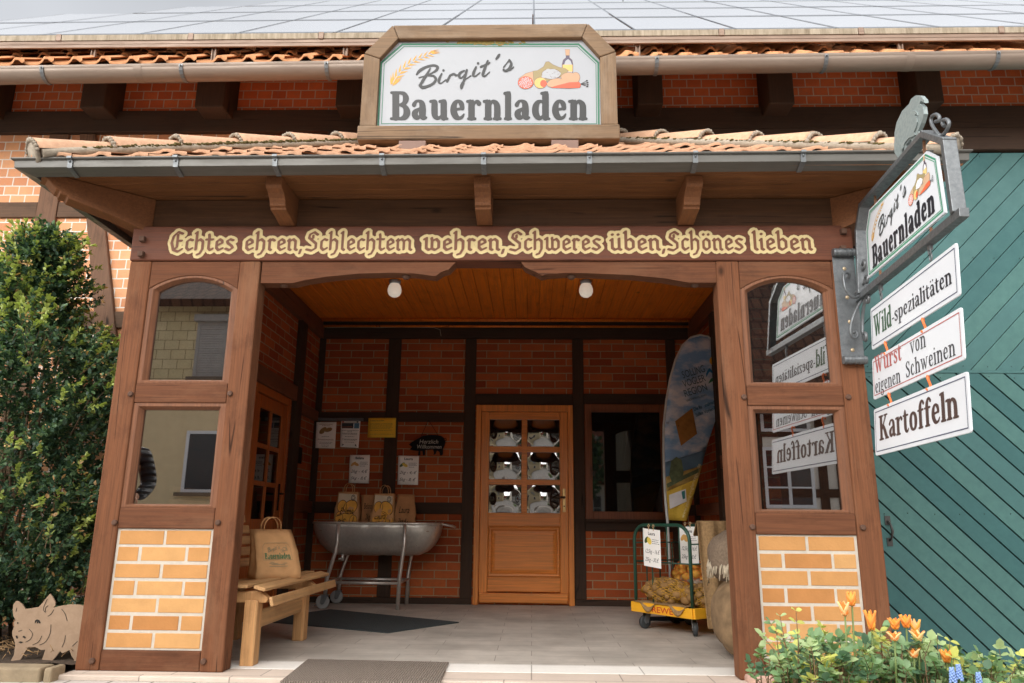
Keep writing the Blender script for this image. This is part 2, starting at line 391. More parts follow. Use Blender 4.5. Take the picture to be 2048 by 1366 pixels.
def trace(strokes, res, level=0., wob=0., nib=None, simplify=.1):
    """union outline of strokes as closed loops (marching squares)"""
    if nib:                                      # broad pen: angle, thinness
        ca, sa, nk = math.cos(nib[0]), math.sin(nib[0]), nib[1]
        def fw(x, y): return x*ca+y*sa, (-x*sa+y*ca)*nk
        def bw(u, v): v = v/nk; return u*ca-v*sa, u*sa+v*ca
        strokes = [[(*fw(x, y), r) for x, y, r in st] for st in strokes]
    xs = [p[0] for s in strokes for p in s]; ys = [p[1] for s in strokes for p in s]; m = max(p[2] for s in strokes for p in s)+level+3*res+wob
    gx = np.arange(min(xs)-m, max(xs)+m+res, res); gy = np.arange(min(ys)-m, max(ys)+m+res, res)
    X, Y = np.meshgrid(gx, gy)
    D = sdf(strokes, X, Y)-level
    if wob: D = D+wob*(np.sin(X*61+np.sin(Y*37)*2)*np.sin(Y*57+1.3*np.sin(X*29)))
    D[np.abs(D) < 1e-9] = 1e-9
    ny, nx = D.shape; inside = D < 0; nxt = {}; co = {}
    def ep(i0, j0, i1, j1):
        k = (i0, j0, i1, j1) if (i0, j0) < (i1, j1) else (i1, j1, i0, j0)
        if k not in co:
            a, b = D[k[0], k[1]], D[k[2], k[3]]; t = a/(a-b)
            co[k] = (gx[k[1]]+(gx[k[3]]-gx[k[1]])*t, gy[k[0]]+(gy[k[2]]-gy[k[0]])*t)
        return k
    cells = np.argwhere((inside[:-1,:-1] != inside[1:,:-1]) | (inside[:-1,:-1] != inside[:-1,1:]) | (inside[:-1,:-1] != inside[1:,1:]))
    for i, j in cells:
        cs = [(i, j), (i, j+1), (i+1, j+1), (i+1, j)]; ins = [inside[q] for q in cs]; ins_e = []
        for k in range(4):
            if ins[k] != ins[(k+1) % 4]: ins_e.append((k, ep(*cs[k], *cs[(k+1) % 4]), ins[k]))
        outs = [e for e in ins_e if e[2]]; inn = [e for e in ins_e if not e[2]]
        for o in outs:                           # leave inside -> link to the next entering edge
            e = min(inn, key=lambda q: (q[0]-o[0]) % 4); nxt[o[1]] = e[1]
    loops = []; seen = set()
    for k in list(nxt):
        if k in seen: continue
        lp = []; q = k
        while q is not None and q not in seen: seen.add(q); lp.append(co[q]); q = nxt.get(q)
        if len(lp) < 6: continue
        # drop nearly collinear points
        a = np.array(lp); keep = [0]
        for n in range(1, len(a)):
            p = a[keep[-1]]; b = a[(n+1) % len(a)]; d = b-p; L = np.hypot(*d)+1e-12
            if abs(d[0]*(a[n][1]-p[1])-d[1]*(a[n][0]-p[0]))/L > simplify*res or np.hypot(*(a[n]-p)) > 3.2*res: keep.append(n)
        lp = [tuple(a[n]) for n in keep]
        if len(lp) < 4: continue
        loops.append([bw(*p) for p in lp] if nib else lp)
    return loops
# heavy rounded serif letters: baseline 0, x-height .71, ascender 1; (advance, strokes)
sr = .115
def ft(x): return [(x-.12, .045, .045), (x+.12, .045, .045)]
def flag(x, y): return [(x-.14, y-.055, .05), (x-.02, y-.02, .035)]
def st(x, y1, y0=.1, r=sr): return [(x, y0, r), (x, y1, r)]
SER = {
 'l': (.33, [st(.17,.88), flag(.17,.98), [(.17,.9,.1),(.235,.965,.035)], ft(.165)]),
 'i': (.33, [st(.17,.58), flag(.17,.7), [(.17,.6,.1),(.235,.675,.035)], ft(.165), [(.15,.9,.095)]]),
 'n': (.68, [st(.18,.55), flag(.17,.7), [(.17,.6,.1),(.235,.675,.035)], ft(.17), smooth([(.22,.5,.05),(.33,.64,.055),(.45,.6,.085),(.515,.46,.11),(.515,.1,.115)]), ft(.52)]),
 'r': (.54, [st(.18,.55), flag(.17,.7), [(.17,.6,.1),(.235,.675,.035)], [(.06,.045,.045),(.32,.045,.045)], smooth([(.22,.45,.045),(.3,.6,.05),(.4,.655,.05),(.46,.58,.085)])]),
 'u': (.70, [flag(.17,.7), smooth([(.18,.6,.11),(.18,.3,.115),(.2,.15,.1),(.29,.065,.065),(.4,.1,.05),(.48,.2,.04)]), st(.53,.6), flag(.52,.7), [(.53,.64,.07),(.59,.675,.035)], [(.55,.06,.055),(.67,.045,.04)]]),
 'a': (.57, [smooth([(.1,.53,.075),(.17,.64,.05),(.28,.66,.05),(.38,.58,.09),(.405,.4,.112),(.4,.16,.112),(.45,.07,.07),(.54,.085,.035)]), smooth([(.38,.42,.045),(.25,.37,.05),(.13,.25,.1),(.15,.13,.1),(.24,.075,.06),(.36,.17,.045)])]),
 'e': (.55, [smooth([(.1,.37,.04),(.25,.375,.045),(.42,.4,.04)]), smooth([(.43,.42,.08),(.4,.57,.085),(.29,.655,.055),(.18,.6,.075),(.12,.45,.105),(.125,.27,.115),(.2,.12,.1),(.31,.065,.06),(.42,.1,.05),(.49,.2,.03)])]),
 'd': (.66, [smooth([(.44,.58,.045),(.33,.65,.05),(.2,.6,.08),(.13,.45,.112),(.13,.25,.115),(.2,.11,.095),(.31,.065,.06),(.44,.18,.045)]), st(.49,.88), flag(.49,.98), [(.49,.9,.1),(.555,.965,.035)], [(.52,.06,.055),(.63,.045,.04)]]),
 'B': (.74, [st(.2,.88), [(.05,.95,.045),(.36,.95,.05)], [(.04,.045,.045),(.4,.045,.05)], smooth([(.36,.95,.05),(.5,.9,.075),(.56,.75,.1),(.5,.59,.075),(.36,.53,.045),(.25,.53,.04)]), smooth([(.36,.53,.045),(.53,.45,.08),(.595,.27,.115),(.53,.11,.095),(.38,.045,.05)])]),
 'K': (.8, [st(.2,.88), [(.05,.95,.045),(.36,.95,.045)], [(.05,.045,.045),(.36,.045,.045)], [(.27,.42,.05),(.58,.9,.055)], [(.47,.955,.04),(.72,.955,.04)], smooth([(.36,.58,.07),(.46,.42,.11),(.6,.14,.115),(.7,.06,.05)]), [(.53,.045,.04),(.78,.045,.04)]]),
 't': (.44, [smooth([(.19,.84,.035),(.18,.7,.1),(.18,.22,.112),(.24,.08,.08),(.33,.07,.05),(.41,.15,.03)]), [(.04,.65,.04),(.38,.65,.045)]]),
 'o': (.6, [smooth([(.3,.655,.055),(.17,.57,.09),(.125,.36,.115),(.17,.14,.09),(.3,.06,.055),(.43,.14,.09),(.475,.36,.115),(.43,.57,.09),(.3,.655,.055)])]),
 'f': (.44, [smooth([(.42,.86,.07),(.36,.95,.05),(.27,.93,.07),(.2,.8,.1),(.19,.6,.112),(.19,.1,.112)]), [(.04,.65,.04),(.38,.65,.045)], ft(.185)]),
 'W': (1.12, [[(.02,.955,.04),(.3,.955,.04)], [(.16,.9,.1),(.34,.1,.1)], [(.36,.1,.05),(.54,.8,.05)], [(.5,.9,.1),(.7,.1,.1)], [(.72,.1,.05),(.92,.9,.05)], [(.4,.955,.04),(.64,.955,.04)], [(.82,.955,.04),(1.08,.955,.04)]]),
 's': (.5, [smooth([(.4,.52,.05),(.33,.63,.05),(.2,.64,.055),(.11,.53,.085),(.2,.41,.095),(.32,.32,.1),(.39,.19,.09),(.3,.075,.06),(.17,.07,.055),(.08,.18,.05)]), [(.41,.64,.03),(.41,.5,.035)], [(.07,.08,.03),(.07,.22,.035)]]),
 'p': (.67, [st(.18,.55,-.18), flag(.17,.7), [(.17,.6,.1),(.235,.675,.035)], [(.05,-.24,.045),(.32,-.24,.045)], smooth([(.22,.56,.045),(.34,.65,.05),(.47,.58,.085),(.53,.38,.115),(.48,.16,.095),(.36,.06,.055),(.24,.12,.045)])]),
 'z': (.52, [[(.1,.65,.05),(.42,.65,.05)], [(.4,.6,.09),(.14,.12,.09)], [(.1,.06,.05),(.44,.06,.05)], [(.08,.65,.04),(.07,.52,.03)], [(.46,.06,.04),(.47,.2,.03)]]),
 'v': (.62, [[(.03,.67,.035),(.27,.67,.035)], [(.15,.62,.095),(.31,.1,.085)], [(.32,.08,.045),(.48,.62,.045)], [(.4,.67,.035),(.59,.67,.035)]]),
 'w': (.92, [[(.03,.67,.035),(.27,.67,.035)], [(.15,.62,.09),(.29,.1,.08)], [(.3,.08,.045),(.44,.56,.045)], [(.42,.62,.09),(.58,.1,.08)], [(.59,.08,.045),(.76,.62,.045)], [(.68,.67,.035),(.88,.67,.035)]]),
 'g': (.6, [smooth([(.28,.65,.05),(.16,.57,.085),(.14,.46,.1),(.18,.34,.08),(.28,.28,.05),(.39,.35,.08),(.42,.46,.1),(.39,.58,.08),(.28,.65,.05)]), [(.42,.62,.045),(.54,.66,.05)], smooth([(.2,.3,.04),(.12,.2,.06),(.2,.1,.06),(.38,.07,.075),(.48,-.05,.075),(.4,-.2,.06),(.24,-.24,.05),(.1,-.16,.06),(.12,-.03,.05),(.24,.06,.04)])]),
 'S': (.62, [smooth([(.5,.72,.05),(.42,.9,.05),(.26,.93,.06),(.13,.78,.1),(.22,.6,.11),(.4,.45,.115),(.49,.27,.11),(.38,.09,.07),(.22,.07,.06),(.1,.25,.055)]), [(.51,.94,.03),(.51,.7,.04)], [(.09,.05,.03),(.09,.28,.04)]]),
 'c': (.53, [smooth([(.4,.52,.075),(.36,.63,.05),(.26,.655,.055),(.16,.56,.09),(.12,.38,.115),(.16,.16,.1),(.28,.065,.06),(.4,.09,.05),(.47,.19,.03)])]),
 'h': (.68, [st(.18,.88), flag(.18,.98), [(.18,.9,.1),(.245,.965,.035)], ft(.17), smooth([(.22,.5,.05),(.33,.64,.055),(.45,.6,.085),(.515,.46,.11),(.515,.1,.115)]), ft(.52)]),
 '-': (.36, [[(.08,.3,.055),(.28,.3,.055)]]), ' ': (.3, []),
}
SER['ä'] = (.57, SER['a'][1]+[[(.16,.9,.075)], [(.38,.9,.075)]])
# blackletter, drawn with a broad pen
_bi = lambda x: [(x-.05,.5,0),(x,.56,0),(x,.1,0),(x+.07,.05,0)]
_dots = lambda x: [[(x,.78,0),(x+.02,.76,0)], [(x+.22,.78,0),(x+.24,.76,0)]]
BLK = {
 'i': (.24, [_bi(.1), [(.1,.8,0),(.12,.78,0)]]), 'n': (.52, [_bi(.1), [(.1,.46,0),(.26,.57,0),(.36,.47,0),(.36,.1,0),(.43,.05,0)]]),
 'm': (.78, [_bi(.1), [(.1,.46,0),(.26,.57,0),(.36,.47,0),(.36,.08,0)], [(.36,.46,0),(.52,.57,0),(.62,.47,0),(.62,.1,0),(.69,.05,0)]]),
 'e': (.44, [[(.1,.26,0),(.34,.4,0),(.32,.5,0),(.22,.57,0),(.1,.46,0),(.1,.16,0),(.2,.05,0),(.36,.14,0)]]),
 'c': (.4, [[(.34,.52,0),(.22,.57,0),(.1,.46,0),(.1,.16,0),(.2,.05,0),(.34,.14,0)]]),
 'h': (.52, [[(.04,.86,0),(.1,.92,0),(.1,.08,0)], [(.1,.46,0),(.26,.57,0),(.38,.46,0),(.38,.1,0),(.28,-.12,0),(.18,-.16,0)]]),
 't': (.36, [[(.1,.8,0),(.12,.7,0),(.12,.14,0),(.2,.05,0),(.3,.12,0)], [(.0,.56,0),(.28,.56,0)]]),
 's': (.44, [[(.36,.52,0),(.22,.57,0),(.1,.48,0),(.14,.38,0),(.3,.26,0),(.36,.16,0),(.22,.05,0),(.06,.12,0)]]),
 'r': (.38, [_bi(.1), [(.1,.46,0),(.2,.57,0),(.3,.5,0)]]),
 'S': (.58, [[(.5,.78,0),(.34,.9,0),(.16,.8,0),(.12,.64,0),(.28,.5,0),(.44,.36,0),(.44,.14,0),(.26,.02,0),(.04,.08,0)], [(.3,.74,0),(.3,.62,0)]]),
 'E': (.62, [[(.5,.84,0),(.3,.92,0),(.12,.72,0),(.06,.4,0),(.16,.06,0),(.36,-.02,0),(.52,.1,0)], [(.3,.78,0),(.3,.2,0),(.24,.14,0)], [(.3,.5,0),(.48,.5,0)]]),
 'l': (.26, [[(.04,.86,0),(.1,.92,0),(.1,.12,0),(.18,.05,0)]]),
 'b': (.5, [[(.04,.86,0),(.1,.92,0),(.1,.14,0),(.22,.05,0),(.38,.16,0),(.38,.44,0),(.26,.57,0),(.1,.46,0)]]),
 'w': (.7, [[(.02,.56,0),(.1,.62,0),(.1,.14,0),(.2,.05,0),(.32,.14,0)], [(.3,.62,0),(.32,.5,0),(.32,.12,0),(.44,.05,0),(.58,.16,0),(.58,.44,0),(.48,.57,0),(.36,.5,0)]]),
 'u': (.52, [[(.04,.5,0),(.1,.56,0),(.1,.14,0),(.2,.05,0),(.36,.14,0)], [(.36,.58,0),(.36,.1,0),(.43,.05,0)]]),
 'o': (.48, [[(.22,.57,0),(.1,.46,0),(.1,.16,0),(.22,.05,0),(.36,.16,0),(.36,.46,0),(.22,.57,0)]]),
 ',': (.2, [[(.08,.06,0),(.04,-.1,0)]]), ' ': (.24, []),
}
BLK['ü'] = (.52, BLK['u'][1]+_dots(.1)); BLK['ö'] = (.48, BLK['o'][1]+_dots(.1))
def word(font, txt, k=1., r=None, track=0.):
    x = 0; out = []
    for ch in txt:
        a, ss = font[ch]
        out += [[(p[0]+x, p[1], (r if r is not None else p[2]*k)) for p in s] for s in ss]; x += a+track
    return out, x-track
_wc = {}
def ser_loops(txt, k=1., res=.014, track=0.):
    key = (txt, k, res, track)
    if key not in _wc:
        s, w = word(SER, txt, k, None, track); _wc[key] = (trace(s, res), w)
    return _wc[key]
def put(mb, loops, fn, d, x0, y0, sx, sy, shear=0):
    """place outline loops at (x0,y0), scaled"""
    mb.flat([[(x0+(x+y*shear)*sx, y0+y*sy) for x, y in l] for l in loops], fn, d)
# plain sans letters: Blender's built-in font
def bf_loops(txt, size=1., shear=0., bold=0., align='LEFT', space=1.):
    cu = bpy.data.curves.new('t', 'FONT'); cu.body = txt; cu.size = size; cu.shear = shear; cu.offset = bold; cu.align_x = align; cu.space_character = space
    cu.resolution_u = 3
    o = bpy.data.objects.new('t', cu); S.collection.objects.link(o)
    dg = bpy.context.evaluated_depsgraph_get(); me = bpy.data.meshes.new_from_object(o.evaluated_get(dg))
    vs = [(v.co.x, v.co.y) for v in me.vertices]; fs = [tuple(p.vertices) for p in me.polygons]
    bpy.data.objects.remove(o); bpy.data.curves.remove(cu); bpy.data.meshes.remove(me)
    return vs, fs
def say(mb, txt, fn, d, x, y, size, shear=0., bold=0., align='LEFT', width=None, space=1.):
    vs, fs = bf_loops(txt, 1., shear, bold, align, space)
    if not vs: return
    w = max(v[0] for v in vs)-min(v[0] for v in vs); kx = size if width is None else width/w
    mb.add([fn(x+v[0]*kx, y+v[1]*size, d) for v in vs], fs)
def brush(mb, strokes, fn, d, res):
    lp = trace(strokes, res); put(mb, lp, fn, d, 0, 0, 1, 1)
def ell(cx, cy, rx, ry, n=22, a=0.):
    ca, sa = math.cos(a), math.sin(a)
    return [(cx+rx*math.cos(t)*ca-ry*math.sin(t)*sa, cy+rx*math.cos(t)*sa+ry*math.sin(t)*ca) for t in (2*math.pi*i/n for i in range(n))]
# ------------------------------------------------------------------ the shop's emblem: wheat ear, farm food, name (units: a 2000 x 740 field, y down)
ART = dict(gold=plain('printed_gold', c(224,172,60), .5, .06), ink=INK2, olive=plain('printed_olive', c(172,158,116), .5, .05), tan=plain('printed_tan', c(216,182,150), .5, .05),
  red=plain('printed_red', c(236,112,76), .5, .05), yel=plain('printed_yellow', c(244,214,142), .5, .05), white=plain('printed_white', c(244,246,250), .5, .03),
  brown=plain('printed_outline', c(130,104,90), .5, .05), purple=plain('printed_plum', c(92,84,104), .5, .05), green=GREENP, dark=INK)
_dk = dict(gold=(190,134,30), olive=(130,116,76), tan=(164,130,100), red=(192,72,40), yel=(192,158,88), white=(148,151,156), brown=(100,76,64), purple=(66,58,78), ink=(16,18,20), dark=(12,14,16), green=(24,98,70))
DIM = {k: (plain('print_darkened_for_sun_'+k, c(*_dk[k]), .5, .05) if k in _dk else v) for k, v in ART.items()}  # emblem colours darkened to offset the strong sun on the roof sign
BIRGIT = [[(398,338,6),(425,305,11),(480,274,9),(540,260,8),(576,274,10),(566,302,9),(530,325,6),(480,347,5),(418,365,4)], [(515,285,5),(490,330,9),(455,385,11),(428,430,9)],
 [(490,347,5),(540,350,8),(562,378,10),(542,412,9),(495,438,10),(448,448,12),(425,430,9)], [(612,332,6),(592,375,10),(588,403,9),(608,412,5),(648,382,4)], [(627,303,9)],
 [(658,396,9),(684,346,8)], [(668,372,5),(690,344,7),(716,334,8),(734,346,8)], [(734,346,5),(752,340,4)], [(805,305,6),(770,325,9),(760,352,10),(778,368,6),(812,336,5)],
 [(826,300,8),(805,380,9),(785,440,9),(778,456,6),(774,430,4),(800,392,4),(862,348,4)], [(905,275,7),(885,320,10),(882,346,9),(900,352,5),(938,322,4)], [(922,243,9)],
 [(1005,222,7),(975,300,10),(963,340,10),(980,352,6),(1020,318,4)], [(945,273,7),(985,257,8),(1020,238,6)], [(1078,205,7),(1098,178,10),(1106,168,6)],
 [(1140,277,5),(1165,245,4),(1190,213,5)], [(1190,215,7),(1206,250,10),(1190,288,11),(1160,308,9),(1140,298,8)], [(1160,310,6),(1200,297,5),(1226,275,4)]]
NAME = [('B',170,345),('a',355,490),('u',505,670),('e',685,808),('r',820,950),('n',962,1125),('l',1137,1213),('a',1232,1368),('d',1382,1540),('e',1553,1676),('n',1690,1857)]
def emblem(mb, fn, M_, mono=None, food=True):
    """fn(x,y,layer)->3D with y down; M_: name->slot"""
    def use(k): mb.m = M_[mono or k]
    use('ink')
    for s in BIRGIT: 
        brush(mb, [[(x, y, r*1.15+.5) for x, y, r in (smooth(s) if len(s) > 2 else s)]], fn, 2+.1*BIRGIT.index(s), 3.2)
    use('dark' if M_.get('dark') is not None and not mono else 'ink')
    for ch, x0, x1 in NAME:
        s, w = word(SER, ch, 1.07); lp = trace(s, .016)
        xs = [p[0] for l in lp for p in l]; kx = (x1-x0)/(max(xs)-min(xs))
        L = [[(x0+(x-min(xs))*kx, 726-y*245) for x, y in l] for l in lp]; put(mb, L, fn, 2, 0, 0, 1, 1)
    # wheat
    use('gold'); rw = random.Random(8); sp = smooth([(195,410,0),(225,360,0),(290,285,0),(370,225,0),(460,185,0),(530,160,0)], 6)
    for i in range(1, len(sp)-1, 3):
        (x, y, _), (x2, y2, _) = sp[i], sp[min(i+1, len(sp)-1)]; a = math.atan2(y2-y, x2-x); g = 1-.45*i/len(sp)
        for s in (-1, 1):
            px, py = x-math.sin(a)*s*14*g, y+math.cos(a)*s*14*g
            mb.flat([[(px-math.cos(a+s*.2)*30*g,py-math.sin(a+s*.2)*30*g),(px-math.cos(a)*4+math.sin(a)*13*g,py-math.sin(a)*4-math.cos(a)*13*g),(px+math.cos(a+s*.62)*62*g,py+math.sin(a+s*.62)*62*g),(px-math.cos(a)*4-math.sin(a)*13*g,py-math.sin(a)*4+math.cos(a)*13*g)]], fn, 1+.02*i+.01*s)
    for s in (-30,-18,-6,6,14): mb.flat([[(520,150+s*.4),(602+s*.3,142+s*.8),(525,158+s*.5)]], fn, 1.7+s*.002)
    mb.flat([[(180,424),(212,405),(240,350),(222,345)]], fn, 1.8)
    if not mono:
        use('white'); mb.flat([[(p[0]-2, p[1]-2) for p in sp]+[(p[0]+3, p[1]+3) for p in reversed(sp)]], fn, 1.9)
    if not food: return
    def shp(k, poly, d, o=3):
        cx = sum(p[0] for p in poly)/len(poly); cy = sum(p[1] for p in poly)/len(poly)
        if not mono:
            use('brown'); out = []
            for x, y in poly:
                L = math.hypot(x-cx, y-cy)+1e-6; out.append((x+(x-cx)/L*o, y+(y-cy)/L*o))
            mb.flat([out], fn, d-.05)
        use(k); mb.flat([poly], fn, d)
    shp('purple', [(1640,330),(1640,250),(1650,214),(1672,196),(1672,170),(1702,170),(1702,196),(1724,214),(1731,250),(1731,330)], 1.0)
    if not mono:
        use('white'); mb.flat([[(1656,256),(1668,222),(1690,206),(1712,222),(1724,256)]], fn, 1.1); mb.flat([[(1652,310),(1726,310),(1726,328),(1652,328)]], fn, 1.1)
        shp('yel', [(1644,254),(1728,254),(1728,312),(1644,312)], 1.2, 1)
    shp('tan', [(1666,124),(1704,124),(1702,174),(1670,174)], 1.25, 2)
    shp('tan', [(1270,372),(1330,330),(1392,312),(1408,400),(1384,436),(1330,440)], 1.3)
    shp('olive', [(1398,385),(1392,308),(1432,302),(1482,272),(1500,232),(1526,228),(1562,256),(1612,276),(1662,284),(1694,304),(1660,344),(1600,366),(1500,398),(1430,400)], 1.4)
    for e in ((1692,356,62,34,-.1),(1752,366,38,46,.2),(1655,402,62,30,-.1),(1578,408,70,34,-.25),(1700,398,50,26,0)): shp('tan', ell(e[0],e[1],e[2],e[3],20,e[4]), 1.5+e[0]*1e-4)
    if not mono:
        use('brown'); mb.flat([ell(1546,334,82,46)], fn, 1.9); use('white'); mb.flat([ell(1546,334,78,42)], fn, 2.0)
        rr = random.Random(3)
        for i in range(14): mb.flat([ell(1546+rr.uniform(-62,62), 334+rr.uniform(-32,30), 22, 15, 10)], fn, 2.02+.003*i)
        use('brown')
        for i in range(16):
            x, y = 1546+rr.uniform(-60,60), 334+rr.uniform(-30,30); mb.flat([[(x,y),(x+12,y+3),(x+18,y+1),(x+11,y+6)]], fn, 2.1)
    shp('red', ell(1328,408,64,52), 2.2)
    if not mono:
        use('white'); rr = random.Random(5)
        for i in range(46):
            a = i*2.39996; q = math.sqrt((i+.5)/46)*.9; mb.flat([ell(1328+62*q*math.cos(a), 408+50*q*math.sin(a), rr.uniform(5,8), rr.uniform(4,6), 8)], fn, 2.3)
    shp('yel', ell(1455,410,52,45), 2.4); shp('red', ell(1480,415,27,30), 2.5, 1)
    shp('red', [(1542,450),(1600,432),(1700,408),(1782,402),(1798,424),(1790,450),(1700,455),(1600,453)], 2.6)
    use('ink')
    for a in (-.5,-.2,.1,.35): 
        x, y = 1798+60*math.cos(a), 420+60*math.sin(a); mb.flat([[(1796,417),(x,y-2),(x,y+2),(1796,421)]], fn, 2.7); mb.flat([ell(x, y, 9, 6, 8)], fn, 2.75)
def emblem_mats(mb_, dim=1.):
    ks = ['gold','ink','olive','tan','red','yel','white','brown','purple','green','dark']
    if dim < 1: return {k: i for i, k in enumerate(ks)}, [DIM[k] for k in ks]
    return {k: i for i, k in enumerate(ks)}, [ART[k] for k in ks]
def fit(x0, x1, y0, y1, P, U, V, N, s):
    """emblem field (x0..x1, y0..y1, y down) onto the rectangle P + U*a + V*b, layers stacked along N"""
    P, U, V, N = Vector(P), Vector(U), Vector(V), Vector(N)
    return lambda x, y, d: P+U*((x-x0)/(x1-x0))+V*((y1-y)/(y1-y0))+N*(d*s)
# ------------------------------------------------------------------ setting: ground, floor, kerb, bed
YF, YB, YM = 4.32, 8.05, 5.8
XL, XR = -2.36, 1.75                        # inner faces of the recess
def tiled(name, col, col2, joint, bw, rh, ms, rough=.6, dirt=.4, off=.37):
    m, nt, p = newmat(name)
    t = _n(nt, 'TexCoord'); b = _n(nt, 'TexBrick'); b.offset = off
    for k, v in (('Scale', 1), ('Brick Width', bw), ('Row Height', rh), ('Mortar Size', ms), ('Mortar Smooth', .3), ('Bias', 0)): b.inputs[k].default_value = v
    b.inputs['Color1'].default_value = (*col, 1); b.inputs['Color2'].default_value = (*col2, 1); b.inputs['Mortar'].default_value = (*joint, 1)
    nt.links.new(t.outputs['Object'], b.inputs['Vector'])
    v = coords(nt, rnd=False); n1 = noise(nt, v, 2.3, 6, .62); n2 = noise(nt, v, 34, 5, .6)
    cl = mixc(nt, ramp(nt, n1, .38, .7, 0, dirt), b.outputs['Color'], tuple(x*.55 for x in col2))
    cl = mixc(nt, ramp(nt, n2, .45, .75, 0, .25), cl, tuple(x*.7 for x in col))
    nt.links.new(cl, p.inputs['Base Color']); p.inputs['Roughness'].default_value = rough; p.inputs['Specular IOR Level'].default_value = .3
    ad = _n(nt, 'Math', operation='MULTIPLY_ADD'); nt.links.new(b.outputs['Fac'], ad.inputs[0]); ad.inputs[1].default_value = -1
    nt.links.new(n2, ad.inputs[2]); bump(nt, p, ad.outputs[0], .3, .004); return m
F_TILE = tiled('beige_floor_tiles', c(202,194,184), c(190,182,172), c(146,137,128), .6, .2, .003, .6, .75)
F_PAVE = tiled('concrete_pavers', c(206,200,194), c(190,184,178), c(118,112,106), .22, .15, .008, .85, .35, .5)
def gh(x, y):
    t = max(0, min(1, (x-2.0)/.9)); return -.025-.5*t*t*(3-2*t)
mb = MB(); gx_ = [-60,-20,-8,-4,-2,0,1,1.9]+[2.0+.09*i for i in range(12)]+[3.6,5,8,20,60]; gy_ = [-70,-30,-12,-6,-3,0,2,3,4,4.23,5,6,8,10,20,40,70]
mb.add([(x, y, gh(x, y)) for y in gy_ for x in gx_], [(j*len(gx_)+i, j*len(gx_)+i+1, (j+1)*len(gx_)+i+1, (j+1)*len(gx_)+i) for j in range(len(gy_)-1) for i in range(len(gx_)-1)], True); struct(mb.build('pavement', F_PAVE))
mb = MB(); mb.box(-2.5, 1.95, 4.70, 8.2, -.2, 0); struct(mb.build('floor', F_TILE))
F_STRIP = tiled('white_threshold_stone', c(242,238,232), c(232,228,220), c(170,164,156), .62, .26, .004, .7, .25, .5); F_STEP = tiled('beige_step_stone', c(216,200,186), c(206,190,176), c(150,138,128), .48, .25, .004, .7, .3, .3)
mb = MB(); mb.box(-2.5, 1.95, 4.452, 4.698, -.2, .001); struct(mb.build('threshold', F_STRIP, bevel=.003)); mb = MB(); mb.box(-2.5, 1.95, 4.2, 4.45, -.2, 0); struct(mb.build('step', F_STEP, bevel=.005))
mb = MB()
for x0, x1 in ((-3.55,-3.22),(-3.21,-2.89),(-2.88,-2.55),(-2.54,-2.49)): mb.box(x0+.004, x1-.004, 4.13, 4.26, -.05, .045)
struct(mb.build('kerb', plain('kerb_stone', c(146,130,106), .9, .18, 18, bmp=.4), bevel=.012))
mb = MB(); mb.grid(lambda u, v: (-6+3.5*u, 4.26+1.55*v, .03+.02*math.sin(u*37+v*21)*math.sin(v*13+u*5)), 40, 24); struct(mb.build('soil', plain('dark_soil', c(74,60,48), .98, .4, 40, bmp=.9)))
# ------------------------------------------------------------------ the farm building
bld = thing('farm_building', 'brick and dark timber farm building with a tiled roof and a teal gate', 'building', (0, YM, 0))
mb = MB(); mb.box(-9, -2.38, YM, 6.0, -.05, 4.06); mb.build('brick_wall', B_MAIN, bld)['label'] = 'orange brick wall left of the porch'
mb = MB(); mb.box(-9, 9, YM+.02, 6.0, 4.24, 4.95); mb.build('brick_wall', B_BAND, bld)['label'] = 'dark red brick band under the eaves'
mb = MB(); mb.box(-2.38, 2.0, YM+.02, 6.0, 3.02, 4.06); mb.build('upper_wall', B_BAND, bld)
mb = MB(); mb.box(-9, -9+.2, 6.0, 14, -.05, 4.9); mb.box(8.8, 9, 6.0, 14, -.05, 4.9); mb.box(-9, 9, 14, 14.2, -.05, 4.9); mb.build('outer_wall', B_BAND, bld)
# timbers of the facade
def timber(name, m, *boxes, bev=.008):
    b = MB()
    for q in boxes: b.box(*q)
    return b.build(name, m, bld, bevel=bev)
timber('wall_plate', W_DARKX, (-9, 9, YM-.05, YM+.1, 4.045, 4.25))
timber('lintel', W_DARKX, (-1.75, 9, YM-.06, YM+.1, 3.84, 4.043))
px = lambda x, y, Y: at(x, y, Y)[0]
def upright(x0, x1, ya, yb, Y=YM-.03, z0=None, z1=None):
    """leaning or upright timber drawn between two levels by its edges in the photo"""
    a0, a1 = at(x0[0], ya, Y), at(x0[1], ya, Y); b0, b1 = at(x1[0], yb, Y), at(x1[1], yb, Y)
    b = MB(); P = [(a0[0], a0[2]), (a1[0], a1[2]), (b1[0], b1[2]), (b0[0], b0[2])]
    b.prism(P, lambda a, c_, d: (a, d, c_), Y, Y+.1); return b.build('timber_post', W_OLDZ, bld, bevel=.008)
Xp0, Xp1 = px(76, 400, YM-.03), px(116, 400, YM-.03)
mb = MB(); mb.box(Xp0, Xp1, YM-.03, YM+.1, 0, 4.04); mb.build('timber_post', W_OLDZ, bld, bevel=.008)
b0 = at(160, 280, YM-.03); b1 = at(192, 280, YM-.03); q0 = at(193, 692, YM-.03); q1 = at(238, 692, YM-.03)
k = (q0[0]-b0[0])/(q0[2]-b0[2]); zt, zb = 4.04, 1.3
mb = MB(); P = [(b0[0]+(zt-b0[2])*k, zt), (b1[0]+(zt-b1[2])*k, zt), (q1[0]+(zb-q1[2])*k, zb), (q0[0]+(zb-q0[2])*k, zb)]
mb.prism(P, lambda a, z, d: (a, d, z), YM-.035, YM+.1); mb.build('brace', W_OLDZ, bld, bevel=.008)
